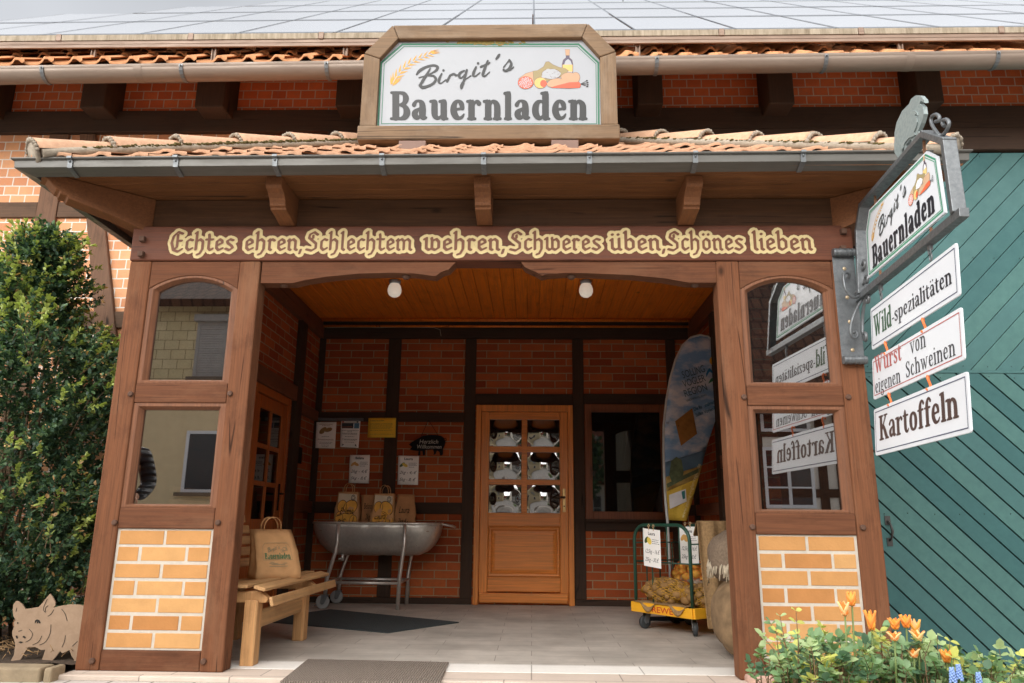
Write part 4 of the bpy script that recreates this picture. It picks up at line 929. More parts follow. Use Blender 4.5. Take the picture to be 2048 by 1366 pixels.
cq = [(-.02,2.774),(.60,2.774),(.60,2.74),(.57,2.735),(.545,2.71),(.52,2.685),(.50,2.68),(.50,2.665),(.46,2.66),(.455,2.645),(.36,2.63),(.2,2.6),(.05,2.56),(-.02,2.55)]
for xc, dx in ((-2.44, -1), (1.89, 1)):
    D_ = Vector((dx*.77, -.64, 0)).normalized(); T_ = Vector((-D_.y, D_.x, 0))
    b = MB(); b.prism(cq, lambda d, z, x: Vector((xc, YF+.06, 0))+D_*d+T_*x+Vector((0,0,z)), -.06, .06); b.build('corner_bracket', W_BRK, por, bevel=.006)
# porch roof: hip with pantiles on the front slope and pale hip tiles
SP = .587; slp = math.atan(SP)
RZ = lambda d: 2.83+d*SP
hx = 1.91
b = MB(); z0, z1 = 2.79, 2.79+hx*SP; A_, B_ = EX0+.02, EX1-.02; y0 = EY+.03
b.add([(A_,y0,z0),(B_,y0,z0),(B_-hx,y0+hx,z1),(A_+hx,y0+hx,z1),(A_,YM,z0),(B_,YM,z0)], [(0,1,2,3),(0,3,4),(1,5,2)])
proof = b.build('porch_roof', T_TILE, por, solid=.04)
b = MB(); tile_strip(b, (EX0+.09, EY+.03, 2.802), (1,0,0), (0, math.cos(slp), math.sin(slp)), (0, -math.sin(slp), math.cos(slp)), 24, 6, .222, .345, keep=lambda p: p.x > EX0+.12+(p.y-EY) and p.x < EX1-.12-(p.y-EY), hh=.42)
b.build('pantiles', weathered('pale_clay_pantile', c(186,146,118), c(150,110,84), .8, scale=7, streak='n', amt=.6, bmp=.2, spec=.2), proof)
rng = random.Random(4)
for x0, dx in ((EX0+.12, 1), (EX1-.10, -1)):
    D_ = Vector((dx, 1, SP)); L_ = D_.length; D_.normalize(); side = Vector((-dx*1., 1., 0)).normalized()*(-dx); up_ = D_.cross(side).normalized()
    if up_.z < 0: up_ = -up_
    fs_ = side if side.y < 0 else -side
    base = Vector((x0, y0, 2.85)); n_t = 7; tl = hx*L_/n_t
    for k_ in range(n_t):
        b = MB(); a = base+D_*(k_*tl-.02); e = base+D_*((k_+1)*tl+.045); vs = []
        up2 = Vector((0,0,1)); lift = rng.uniform(-.005,.008)
        for pnt, r, o_ in ((a, .108, .022), (a+(e-a)*.08, .104, .02), (e, .082, 0)):
            for q, thick in ((1, 0), (0, .015)):
                for i in range(9):
                    t = math.pi*i/8
                    vs.append(pnt+side*((r-thick)*math.cos(t))+up_*((r-thick)*math.sin(t)*.85+o_+lift-.012))
        fs = []
        for s in range(2):
            for i in range(8):
                for q in (0, 9):
                    f = (s*18+q+i, s*18+q+i+1, (s+1)*18+q+i+1, (s+1)*18+q+i); fs.append(f if q == 0 else f[::-1])
        for i in range(8): fs += [(i, 9+i, 9+i+1, i+1)]
        b.add(vs, fs, True); ht = b.build('hip_tile', T_HIP, proof)
        m_ = MB(); m_.m = 0
        pr = a-D_*.01
        for i in range(13):
            t = math.pi*i/12; m_.ball(pr+side*(.1*math.cos(t))+up_*(.083*math.sin(t)+.005+lift), rng.uniform(.011,.018), 6, 4, .25)
        if k_ == 0: m_.lathe([(.0,0),(.075,.0),(.085,.02)], pr+up_*.015-D_*.005, 12, D_)
        m_.build('mortar_collar', MORTAR, ht)
    # moss cushions along the lower edge of the hip tiles
    m_ = MB()
    for i in range(520 if dx > 0 else 120):
        s = rng.random()**.8*hx*L_*.75+.2
        m_.ball(base+D_*s+fs_*(.098+rng.uniform(-.006,.008))+up_*rng.uniform(-.006,.014)*rng.random(), (lambda q: (q*1.7,q*1.3,q*.8))(rng.uniform(.004,.010)), 6, 4, .35)
    mo_ = m_.build('moss', MOSS, proof); mo_['kind'] = 'stuff'
    m_ = MB(); m_.tube([base+D_*(s*hx*L_/8)+fs_*.085+Vector((0,0,-.018)) for s in range(9)], .028, 6); m_.build('hip_mortar', MORTAR, proof)
# box gutter round the eaves
gp = [(0,.0),(-.010,.006),(-.016,0),(-.010,-.008),(0,-.006),(.004,-.052),(.085,-.074),(.088,-.0),(.083,-.0),(.08,-.066),(.009,-.046),(.006,0)]
def gut_run(name, path, nrm):
    b = MB(); n = len(gp); vs = []
    for (P0, nv) in zip(path, nrm):
        for a, z in gp: vs.append(Vector(P0)+Vector(nv)*a+Vector((0,0,z)))
    m = len(path); b.add(vs, [(i*n+j, i*n+(j+1) % n, (i+1)*n+(j+1) % n, (i+1)*n+j) for i in range(m-1) for j in range(n)])
    b.f += [tuple(range(n)), tuple((m-1)*n+j for j in range(n))]; b.mi += [0,0]; b.sm += [False]*2
    return b.build(name, ZINC2, por, bevel=.0015, seg=1)
gz0, gz1 = at(18, 318, EY)[2], at(1946, 302, EY)[2]
pg = gut_run('gutter', [(EX0, YM-.06, gz0), (EX0, EY, gz0), (EX1, EY, gz1), (EX1, YM-.06, gz1)], [(1,0,0), (1,1,0), (-1,1,0), (-1,0,0)])
for x in (141, 352, 550, 764, 967, 1179, 1391, 1607):
    X = px(x, 325, EY); z = gz0+(gz1-gz0)*(X-EX0)/(EX1-EX0); b = MB(); w = .014
    pts = [(-.018,.008),(-.02,-.004),(-.003,-.012),(.001,-.056),(.085,-.079)]
    for p, q in zip(pts, pts[1:]): b.add([(X-w,EY+p[0],z+p[1]),(X+w,EY+p[0],z+p[1]),(X+w,EY+q[0],z+q[1]),(X-w,EY+q[0],z+q[1]),(X-w,EY+p[0]-.004,z+p[1]-.002),(X+w,EY+p[0]-.004,z+p[1]-.002),(X+w,EY+q[0]-.004,z+q[1]-.003),(X-w,EY+q[0]-.004,z+q[1]-.003)], [(4,5,6,7),(0,4,7,3),(1,2,6,5),(0,1,5,4),(3,7,6,2)])
    b.ball((X, EY-.008, z-.022), .007, 8, 5); b.build('gutter_clip', GALV, pg)
# stone plinths under the right posts
b = MB(); b.box(1.13, 1.27, YF-.07, YF+.02, -.02, .035); b.build('plinth_stone', plain('pink_sandstone', c(190,156,140), .9, .15, 20, bmp=.4), por, bevel=.015)
# ------------------------------------------------------------------ globe lamps
OPAL = newmat('opal_glass')[0]; _p = OPAL.node_tree.nodes['Principled BSDF']; _p.inputs['Base Color'].default_value = (.8,.77,.72,1); _p.inputs['Roughness'].default_value = .15; _p.inputs['Emission Color'].default_value = (1,.86,.7,1); _p.inputs['Emission Strength'].default_value = .1
for (x, y), lab in (((789,584), 'round white globe lamp on the wooden porch ceiling, the one nearer the bench'), ((1172,580), 'round white globe lamp on the wooden porch ceiling, the one nearer the feather banner')):
    p = at(x, y, 6.6); t = thing('ceiling_lamp', lab, 'lamp', (p[0], 6.6, 2.985), 'globe lamps on the porch ceiling')
    b = MB(); b.lathe([(.055,-.002),(.055,-.02),(.045,-.035)], (p[0], 6.6, 2.985), 20); b.build('lamp_base', WHITE_DARK, t)
    b = MB(); b.lathe([(.044,-.03),(.045,-.04),(.055,-.052),(.0635,-.085),(.0625,-.115),(.05,-.142),(.028,-.157),(.001,-.161)], (p[0], 6.6, 2.985), 24); b.build('globe', OPAL, t)
# ------------------------------------------------------------------ sign on the porch roof
YS = 4.88
sg = thing('shop_sign', 'white shop sign in a weathered wooden frame on the porch roof, reading Birgit´s Bauernladen', 'sign', (-.32, YS, 3.42))
so = lambda x, y: (lambda q: (q[0], q[2]))(at(x, y, YS-.05))
OUT = [so(715,281),so(718,262),so(727,112),so(786,49),so(1176,48),so(1235,97),so(1238,262),so(1239,281)]
zb = OUT[0][1]; xl, xr = OUT[0][0], OUT[-1][0]; zs, zt2 = (OUT[2][1]+OUT[5][1])/2, (OUT[3][1]+OUT[4][1])/2; bx0, bx1 = OUT[3][0], OUT[4][0]
ww = .125
I_ = [(xl+ww, zb+.115), (xl+ww, zs-.045), (bx0+.045, zt2-.115), (bx1-.045, zt2-.115), (xr-ww, zs-.045), (xr-ww, zb+.115)]
O_ = [(xl+.008, zb+.115), (xl+.008, zs), (bx0, zt2), (bx1, zt2), (xr-.008, zs), (xr-.008, zb+.115)]
fr_ = thing_frame = None
first = None
for i in range(5):
    b = MB(); P = [O_[i], O_[i+1], I_[i+1], I_[i]]
    cxm = sum(p[0] for p in P)/4; czm = sum(p[1] for p in P)/4; P = [(cxm+(p[0]-cxm)*.998, czm+(p[1]-czm)*.998) for p in P]
    b.prism(P, lambda a, z, d: (a, d, z), YS-.05-(.004 if i in (1,3) else 0), YS+.06)
    b.build('frame_board', W_SIGNZ if i in (0,4) else W_SIGN, sg, bevel=.008)
b = MB(); b.box(xl-.004, xr+.004, YS-.062, YS+.06, zb, zb+.113); b.build('frame_board', W_SIGN, sg, bevel=.008)
b = MB(); b.prism([(p[0], p[1]) for p in I_], lambda a, z, d: (a, d, z), YS-.012, YS+.02); face = b.build('sign_face', WHITE_DARK, sg)
FS = YS-.0125
def sf(x, y, d):
    q = at(740+x/4.267, 70+y/4.267, FS); return (q[0], FS-d*.0009, q[2])
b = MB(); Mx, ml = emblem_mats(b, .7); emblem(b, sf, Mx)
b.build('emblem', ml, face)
b = MB()
def loopline(b, pts, w, f, d):
    for p, q in zip(pts, pts[1:]):
        L = math.hypot(q[0]-p[0], q[1]-p[1]); nx, ny = -(q[1]-p[1])/L*w/2, (q[0]-p[0])/L*w/2; ex, ey = (q[0]-p[0])/L*w*.4, (q[1]-p[1])/L*w*.4
        b.flat([[(p[0]-ex+nx, p[1]-ey+ny), (q[0]+ex+nx, q[1]+ey+ny), (q[0]+ex-nx, q[1]+ey-ny), (p[0]-ex-nx, p[1]-ey-ny)]], f, d+.01*pts.index(p))
loopline(b, [(70,772),(97,238),(278,80),(1780,80),(1948,238),(1952,760)], 15, sf, 1); loopline(b, [(98,758),(122,246),(290,99),(1770,99),(1928,246),(1934,758),(98,757)], 6, sf, 1.2)
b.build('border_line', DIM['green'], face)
b = MB(); rng = random.Random(9)
for i in range(70): b.flat([ell(rng.gauss(960,140), 58+abs(rng.gauss(0,12)), rng.uniform(12,30), rng.uniform(5,11), 9, rng.uniform(-.3,.3))], sf, 1.8+.004*i)
b.build('algae_stain', plain('algae_stain', c(126,110,62), .9, .3, 60), face)
for x in (828, 1129):
    q = at(x, 294, YS-.03); b = MB(); zr = RZ(YS-.1-EY); b.box(q[0]-.095, q[0]+.095, YS-.11, YS+.1, zr-.02, zr+.048); o = b.build('support_foot', plain('brown_painted_steel', c(112,86,74), .6, .1), sg, bevel=.004)
    b = MB(); b.box(q[0]-.02, q[0]+.02, YS-.03, YS+.03, zr+.048, zb+.02); b.tube([(q[0]+.02, YS-.03, zb-.02), (q[0]-.02, YS-.04, zb-.02)], .008, 6); b.build('support_bolt', GALV, sg)
q = at(870, 284, YS+.1); b = MB(); b.tube([(q[0]-.05, YS+.1, zb-.03), (q[0]+.1, YS+.3, zb-.05)], .035, 10); b.build('lamp_tube', WHITE_DARK, sg)
# ------------------------------------------------------------------ wrought bracket sign on the right post, hanging out over the path
d_ = ray(1185, 1050); d_ = Vector((d_[0], d_[1], 0)).normalized(); ES = -d_; ET = Vector((math.sin(.067), 0, math.cos(.067))); O2 = Vector(at(1720, 600, 4.30)); EN = ES.cross(ET).normalized()
if EN.x > 0: EN = -EN
loc = lambda s, t, n=0.: O2+ES*s+ET*t+EN*n
hb = thing('bracket_sign', 'galvanised bracket sign with a metal bird on top, fixed to the right porch post', 'sign', (1.87, YF, 2.1))
b = MB(); pa, pb = at(1670, 512, YF-.006), at(1690, 722, YF-.006); zt_, zb_ = at(1685, 508, YF)[2], at(1705, 722, YF)[2]; xa, xb = 1.803, 1.932
b.box(xa, xb, YF-.007, YF-.001, zb_, zt_); b.m = 0
for z in (zt_, zb_): b.tube([(xa-.002, YF-.026, z), (xb+.002, YF-.026, z)], .024, 12)
for f in range(5):
    for z in (zt_, zb_): b.lathe([(.0265,-.004),(.0265,.004)], (xa+.013+f*.026, YF-.026, z), 12, (1,0,0))
plate = b.build('mounting_plate', GALV, hb, bevel=.001)
for z in (2.3, 2.12, 1.97, 1.80):
    b = MB(); b.ball((1.868, YF-.008, z), (.012,.006,.012), 10, 6); b.build('bolt_head', plain('brassy_bolt', c(190,170,140), .4, .1, 20, .5), plate)
def sbar(name, pts, w, h, closed=False, m=GALV):
    b = MB()
    pr = list(zip(pts, pts[1:]+(pts[:1] if closed else []))) if closed else list(zip(pts, pts[1:]))
    for i, (p, q) in enumerate(pr):
        P, Q = loc(*p), loc(*q); e = (Q-P).normalized()*(h*.45); b.bar(P-e, Q+e, w*(1-.004*(i % 2)), h, ET if abs((Q-P).normalized().dot(ET)) < .9 else ES)
    return b.build(name, m, hb, bevel=.003)
sbar('arm', [(-.06, .012), (1.27, .0)], .042, .042)
sbar('sign_frame', [(.05,.035),(.045,.42),(.125,.545),(.985,.535),(1.19,.385),(1.235,.03)], .06, .03)
FA = [(.165,.083),(.155,.37),(.215,.478),(.985,.445),(1.085,.365),(1.128,.066)]
b = MB(); b.prism(FA, lambda s, t, n: loc(s, t, n), -.006, .006); sface = b.build('sign_face', WHITE_SHADE, hb)
s0, s1, t0, t1 = .155, 1.125, .07, .475
hf = lambda x, y, d: loc(s0+(s1-s0)*(x+10)/2050, t0+.015+(t1-t0-.02)*(775-y)/715-.0*(x/2000), .0065+d*.0009)
b = MB(); Mx, ml = emblem_mats(b); emblem(b, hf, Mx); b.build('emblem', ml, sface)
b = MB(); inset = lambda k_: [((p[0]-.64)*(1-k_)+.64, (p[1]-.27)*(1-k_*2.2)+.27) for p in FA]
fl = lambda x, y, d: loc(x, y, .0065+d*.0009)
for k_, w in ((.035,.009),(.06,.004)): L = inset(k_); loopline(b, L+L[:1], w, fl, .5+k_*3)
b.build('border_line', GREENP, sface)
b = MB()
for s, t in ((.3,.515),(.95,.5),(.33,.05),(.97,.04)): b.bar(loc(s, t+.02), loc(s, t-.05), .006, .012, EN)
b.build('fixing_strap', plain('rusty_strap', c(120,84,60), .8, .2), hb)
def scroll(name, cs_, r=.0095, par=hb, flat_=None):
    b = MB(); 
    pts = [loc(s, t) for s, t in cs_]
    b.tube(pts, r, 8)
    return b.build(name, GALV, par)
def spiral(cs, ct, r0, r1, a0, a1, n=16): return [(cs+(r0+(r1-r0)*i/n)*math.cos(a0+(a1-a0)*i/n), ct+(r0+(r1-r0)*i/n)*math.sin(a0+(a1-a0)*i/n)) for i in range(n+1)]
scroll('scroll', spiral(.075,.19,.012,.03,R(20),R(420))[::1]+[(.02,.17),(.015,.12),(.05,.08)]+spiral(.12,.085,.03,.012,R(190),R(-160)))
scroll('scroll', spiral(.055,-.24,.012,.03,R(-60),R(-420))+[(.02,-.2),(.035,-.1),(.075,-.03)]+spiral(.125,-.035,.028,.012,R(120),R(-220)))
def front_scroll(pts):
    b = MB(); L = smooth([(x, y, 0) for x, y in pts], 5); n = len(L); P = [Vector(at(x, y, 4.285-.05*math.sin(math.pi*i/(n-1)))) for i, (x, y, _) in enumerate(L)]
    b.tube(P, .0085, 8); return b.build('scroll', GALV, hb)
front_scroll([(1697,556),(1699,549),(1692,545),(1687,551),(1688,564),(1692,580),(1702,592),(1712,595),(1719,590),(1716,583),(1711,585)])
front_scroll([(1729,607),(1733,602),(1727,599),(1720,606),(1711,622),(1704,642),(1701,660),(1704,673),(1711,676),(1715,669),(1711,663),(1706,666)])
for s, t in ((.02,.5),(.015,.42)):
    b = MB(); b.ball(loc(s-.01, t), .018, 10, 7); b.build('bolt_head', GALV, hb)
# sheet metal bird, thick cut plate with a raised wing
BP = [(.655,.545),(.69,.6),(.66,.66),(.655,.73),(.675,.79),(.72,.83),(.79,.845),(.85,.85),(.9,.865),(.945,.86),(.97,.84),(.985,.815),(1.0,.79),(.98,.79),(.955,.8),(.97,.775),(.985,.74),(.975,.7),(.94,.66),(.935,.62),(.9,.6),(.84,.6),(.78,.585),(.73,.575),(.7,.545)]
bm_ = lambda s, t, n: loc(s, t-.0, n)
b = MB(); pts_ = [(1793,265),(1797,245),(1808,222),(1822,208),(1826,198),(1835,191),(1845,192),(1852,200),(1853,206),(1846,201),(1843,207),(1850,214),(1852,228),(1847,246),(1840,262),(1846,270),(1838,275),(1824,280),(1815,290),(1808,300),(1806,312),(1800,316),(1793,306),(1792,290)]
def onplane(x, y):
    rr = Vector(ray(x, y)); t_ = (O2-Vector(CAM0)).dot(EN)/rr.dot(EN); p = Vector(CAM0)+rr*t_-O2
    M2 = np.linalg.lstsq(np.stack([np.array(ES), np.array(ET)], 1), np.array(p), rcond=None)[0]; return tuple(M2)
bl = [onplane(*p) for p in pts_]
sm2 = lambda P: [(x, y) for x, y, _ in smooth([(*onplane(*p), 0) for p in P], 4)]
scroll('crest_scroll', sm2([(1880,274),(1868,257),(1862,243),(1864,233),(1872,229),(1878,233),(1878,241),(1871,243)]), .0085)
scroll('crest_scroll', sm2([(1880,274),(1889,267),(1896,255),(1898,246),(1893,239),(1886,241),(1885,248),(1889,252)]), .0085)
BIRDM = weathered('patinated_sheet_metal', c(146,158,158), c(112,124,124), .6, .15, 10, 'n', .6)
b.prism(bl, bm_, -.01, .01); bird = b.build('bird_figure', BIRDM, hb, bevel=.004)
b = MB(); cs_ = sum(p[0] for p in bl)/len(bl); ct_ = sum(p[1] for p in bl)/len(bl)
b.prism([(cs_+(p[0]-cs_)*.62-.005, ct_+(p[1]-ct_)*.62-.02) for p in bl], bm_, .0112, .016); b.build('bird_wing', BIRDM, bird)
b = MB(); b.bar(loc(.75,.55), loc(.76,.61), .02, .02, EN); b.bar(loc(.85,.55), loc(.84,.62), .02, .02, EN); b.build('bird_leg', BIRDM, bird)
# ------------------------------------------------------------------ three boards hanging below the bracket
NAVY = plain('navy_line', c(62,72,100), .5, .05, 5, bmp=0); DGREEN = plain('dark_green_ink', c(40,84,54), .5, .08, 6, bmp=0); DRED = plain('faded_red_ink', c(178,92,88), .5, .08, 6, bmp=0); BRN = plain('dark_brown_ink', c(78,60,56), .5, .08, 6, bmp=0)
def hang(name, lab, s0, s1, t0, t1, line, texts, hooks, hookmat):
    t = thing(name, lab, 'hanging sign', tuple(loc((s0+s1)/2, t0)), 'boards hanging from the bracket sign')
    r = .014; P = []
    for cx, cy, a in ((s1-r,t1-r,0),(s0+r,t1-r,90),(s0+r,t0+r,180),(s1-r,t0+r,270)): P += [(cx+r*math.cos(R(a+k_*30)), cy+r*math.sin(R(a+k_*30))) for k_ in range(4)]
    b = MB(); b.prism(P, lambda s, t_, n: loc(s, t_, n), -.004, .004); bo = b.build('board', WHITE_SHADE, t, bevel=.001)
    f = lambda x, y, d: loc(x, y, .0045+d*.0009)
    b = MB(); e = .02; loopline(b, [(s0+e,t0+e),(s1-e,t0+e),(s1-e,t1-e),(s0+e,t1-e),(s0+e,t0+e)], .005, f, .5); b.build('border_line', line, bo)
    for txt, m_, a0, a1, base, hgt, kk in texts:
        b = MB(); lp, w = ser_loops(txt, kk, .016); xs_ = [p[0] for l in lp for p in l]; kx = (a1-a0)/(max(xs_)-min(xs_)); put(b, lp, f, .8, a0-min(xs_)*kx, base, kx, hgt); b.build('lettering', m_, bo)
    for s in hooks:
        b = MB()
        if hookmat is GALV:
            for k_ in range(2): b.tube([loc(s+.012*math.cos(a), t1+.005+.032*k_+.022+.02*math.sin(a), .004*k_) for a in [2*math.pi*i/12 for i in range(12)]], .0035, 6, closed=True)
            b.box(*(lambda q: (q[0]-.006, q[0]+.006, q[1]-.015, q[1]+.015, q[2]-.005, q[2]+.03))(loc(s, t1+.065)))
        else:
            P = [loc(s+.012*math.cos(a), t1+.022+.034*math.sin(a), .006*math.sin(a*2)) for a in [R(-130)+2*math.pi*i/14*.82 for i in range(14)]]
            b.tube(P, .006, 6)
        b.build('hook', hookmat, t)
ORANGE = plain('orange_plastic_clip', c(238,120,60), .4, .05)
hang('hanging_board', 'white hanging board reading Wild-spezialitäten in green and black', .172, 1.209, -.345, -.107, NAVY, [('Wild', DGREEN, .215, .47, -.285, .125, .9), ('-spezialitäten', INK, .475, 1.15, -.275, .085, .75)], (.33, .95), GALV)
hang('hanging_board', 'white hanging board reading Wurst von eigenen Schweinen', .168, 1.212, -.626, -.399, DRED, [('Wurst', DRED, .205, .575, -.492, .1, .75), ('von', INK, .68, .86, -.49, .09, .6), ('eigenen', INK, .205, .55, -.6, .082, .6), ('Schweinen', INK, .62, 1.14, -.594, .085, .6)], (.36, .83), ORANGE)
hang('hanging_board', 'white hanging board reading Kartoffeln, lowest of the three', .166, 1.226, -.932, -.68, NAVY, [('Kartoffeln', BRN, .235, 1.135, -.86, .135, .85)], (.38, .85), ORANGE)
# ------------------------------------------------------------------ doormats
def mat_(name, lab, pts, m, rim=None, th=.009):
    b = MB(); b.prism([(p[0], p[1]) for p in pts], lambda x, y, z: (x, y, z), .0005, th); o = b.build(name, m, bevel=.003); tag(o, lab, 'doormat'); return o
RUG = newmat('dark_ribbed_mat')[0]; nt = RUG.node_tree; p_ = nt.nodes['Principled BSDF']
v = coords(nt, rnd=False); n1 = noise(nt, v, 160, 3); n2 = noise(nt, v, 5, 4)
nt.links.new(mixc(nt, ramp(nt, n1, .3, .7), c(40,48,50), c(66,74,76)), p_.inputs['Base Color']); p_.inputs['Roughness'].default_value = .9; bump(nt, p_, n1, .8, .004)
q = [atz(*p) for p in ((505,1242),(660,1220),(918,1246),(775,1267))]
mat_('doormat', 'dark rubber doormat lying askew on the porch floor below the steel trough', q, RUG)
b = MB(); e = [(p[0], p[1], .010) for p in q]; 
FM = newmat('ribbed_brown_mat')[0]; nt = FM.node_tree; p_ = nt.nodes['Principled BSDF']
v = coords(nt, rnd=False); wv = _n(nt, 'TexWave'); wv.inputs['Scale'].default_value = 24; wv.inputs['Distortion'].default_value = 2.5; wv.inputs['Detail'].default_value = 2; wv.inputs['Detail Scale'].default_value = 3; wv.bands_direction = 'X'; nt.links.new(v, wv.inputs['Vector'])
n1 = noise(nt, v, 90, 4); nt.links.new(mixc(nt, n1, mixc(nt, wv.outputs['Fac'], c(118,106,96), c(164,152,140)), c(140,126,114)), p_.inputs['Base Color']); p_.inputs['Roughness'].default_value = .95; bump(nt, p_, wv.outputs['Fac'], .9, .012)
q = [atz(*p) for p in ((615,1322),(898,1328),(880,1369),(560,1367))]
mat_('doormat', 'worn brown ribbed doormat at the front edge of the porch floor', q, FM, th=.012)
# ------------------------------------------------------------------ bench (faces right, beside the left inner post)
bn = thing('bench', 'short light wooden bench with slatted seat and back behind the left post', 'bench', (-1.75, 5.1, 0))
BY0, BY1 = 4.49, 5.86
for y in (4.56, 5.52):
    b = MB(); b.box(-1.655, -1.575, y-.045, y+.045, 0, .355); b.build('leg', W_BENCHZ, bn, bevel=.006)
    b = MB(); b.box(-2.12, -2.04, y-.045, y+.045, 0, .40); b.build('leg', W_BENCHZ, bn, bevel=.006)
    b = MB(); b.prism([(-2.11,.34),(-1.535,.34),(-1.525,.365),(-1.575,.405),(-1.8,.395),(-2.0,.38),(-2.11,.385)], lambda x, z, d: (x, d, z), y-.03, y+.03); b.build('seat_support', W_BENCHZ, bn, bevel=.005)
b = MB(); b.box(-1.63, -1.60, 4.606, 5.474, .19, .285); b.build('stretcher', W_BENCH, bn, bevel=.005)
for i, (x, z, a) in enumerate(((-1.492,.350,76),(-1.560,.424,14),(-1.672,.432,0),(-1.775,.425,-4),(-1.878,.414,-6),(-1.98,.404,-6))):
    b = MB(); ca, sa = math.cos(R(a)), math.sin(R(a)); w = .036 if i else .027; h_ = .010
    P = [(x-w*ca-h_*sa, z+w*sa-h_*ca), (x+w*ca-h_*sa, z-w*sa-h_*ca), (x+w*ca+h_*sa, z-w*sa+h_*ca), (x-w*ca+h_*sa, z+w*sa+h_*ca)]
    b.prism(P, lambda x, z, d: (x, d, z), BY0+(0 if i != 1 else -.02), BY1+(.0 if i else .05)); b.build('seat_slat', W_BENCH, bn, bevel=.006)
for i in range(7):
    z = .478+i*.077; x = -2.07-.25*(z-.45); cut = (0,.0,.02,.06,.11,.17,.25)[i]
    b = MB(); b.prism([(x-.012,z),(x+.012,z+.004),(x-.002,z+.062),(x-.026,z+.058)], lambda x, z, d: (x, d, z), BY0+cut*.5, BY1-.02-cut); b.build('back_slat', W_BENCH, bn, bevel=.005)
for y in (4.75, 5.5):
    b = MB(); b.bar((-2.09, y, .36), (-2.235, y, .97), .05, .03, (1,0,0)); b.build('back_support', W_BENCHZ, bn, bevel=.004)
# ------------------------------------------------------------------ paper carrier bag on the bench
def paperbag(t, base, ax, w, dep, hgt, lean=0., top=.55, m=KRAFT, gusset=.04, seed=1, crum=.006, handles=True, bulge=0.):
    """ax: unit vector along the wide face; open bag with creased sides"""
    A = Vector((*ax, 0)).normalized(); B = Vector((-A.y, A.x, 0)); rng = random.Random(seed); base = Vector(base)
    b = MB(); ring_ = []
    n1 = 8; NV = 9
    def sect(v):
        bu = math.sin(math.pi*min(1, v*1.25))*bulge if v < .8 else 0; w_ = w*(1-.10*v)*(1+bu*.25); d_ = dep*(1-(1-top)*v)*(1+bu); pts = []
        for i in range(n1+1): pts.append((-w_/2+w_*i/n1, -d_/2))
        for i in range(1, 5): u = i/5; pts.append((w_/2-gusset*v*(1-abs(2*u-1)), -d_/2+d_*u))
        for i in range(n1+1): pts.append((w_/2-w_*i/n1, d_/2))
        for i in range(1, 5): u = i/5; pts.append((-w_/2+gusset*v*(1-abs(2*u-1)), d_/2-d_*u))
        return pts
    vs = []; n = 0
    for j in range(NV+1):
        v = j/NV; s = sect(v); n = len(s)
        for (a, d) in s:
            k_ = crum*math.sin(math.pi*min(1, v*1.2+.1))
            vs.append(base+A*(a+rng.uniform(-k_,k_)*.4)+B*(d+rng.uniform(-k_,k_)+lean*v*v*hgt)+Vector((0,0,v*hgt+rng.uniform(-k_,k_)*.3)))
    b.add(vs, [(j*n+i, j*n+(i+1) % n, (j+1)*n+(i+1) % n, (j+1)*n+i) for j in range(NV) for i in range(n)], True)
    b.add(vs[:n], [tuple(range(n))])
    bag = b.build('bag_body', m, t, solid=.0015)
    if handles:
        for s in (-1, 1):
            h = MB(); cx = base+B*(s*dep*top*.5+lean*hgt)+Vector((0,0,hgt-.01)); ww_ = w*.2; arcp = []
            for i in range(11):
                t_ = math.pi*i/10; arcp.append(cx+A*(-ww_*math.cos(t_))*(1.0)+Vector((0,0,.09*math.sin(t_)**.7))+B*(s*.01*math.sin(t_)))
            vs2 = []
            for p in arcp: vs2 += [p-B*.012+Vector((0,0,0)), p+B*.012+Vector((0,0,.004))]
            h.add(vs2, [(2*i, 2*i+1, 2*i+3, 2*i+2) for i in range(10)], True); h.build('handle', m, bag, solid=.003)
    front = lambda u, v, n_=0.: base+A*((u-.5)*w*(1-.10*v))+B*(-(dep*(1-(1-top)*v))/2+lean*v*v*hgt-.005-n_)+Vector((0,0,v*hgt))
    return bag, front
bt_ = thing('carrier_bag', 'brown paper carrier bag printed Bauernladen standing on the wooden bench', 'paper bag', (-1.78, 5.25, .44))
B1, B2, B3 = atz(542,1137,.437), atz(605,1121,.437), atz(505,1137,.437); bw_ = math.hypot(B2[0]-B1[0], B2[1]-B1[1]); print('BAG', B1, B2, B3, bw_)
bag, fr = paperbag(bt_, (-1.70, 5.14, .436), (.76,.65), .30, .17, .31, .42, .3, KRAFT, .05, 3, .010)
b = MB(); f = lambda x, y, d: fr(.12+x/2050*.74, .36+(800-y)/760*.38, .002+d*.0006)
GI = plain('green_print', c(70,112,76), .7, .1, 20); 
_, ml = emblem_mats(b); emblem(b, f, {'ink': 0, 'green': 1}, None, False) if False else None
for st_ in BIRGIT: b.m = 0; brush(b, [smooth(st_) if len(st_) > 2 else st_], lambda x, y, d: f(x, y, d), 2+.05*BIRGIT.index(st_), 5)
b.m = 1
for ch, x0, x1 in NAME:
    s_, w = word(SER, ch); lp = trace(s_, .022); xs_ = [p[0] for l in lp for p in l]; kx = (x1-x0)/(max(xs_)-min(xs_))
    put(b, [[(x0+(x-min(xs_))*kx, 726-y*245) for x, y in l] for l in lp], f, 2, 0, 0, 1, 1)
b.m = 0
for e in ((1692,356,62,34),(1328,408,60,50),(1540,330,120,70),(1690,250,30,80),(1455,410,50,44)):
    o_ = ell(*e, 18); loopline(b, o_+o_[:1], 12, f, 2.4)
for P in ([(60,760),(90,240),(280,80),(1780,80),(1950,240),(1960,760),(60,760)],): loopline(b, P, 10, f, 2.2)
for r_i, (y, x0, x1) in enumerate(((840,500,1500),(890,420,1580),(940,560,1440),(1010,420,1600))): b.flat([[(x0,y),(x1,y),(x1,y+16),(x0,y+16)]], f, 2)
b.build('print', [plain('grey_green_print', c(112,122,100), .8, .15, 20), GI], bag)
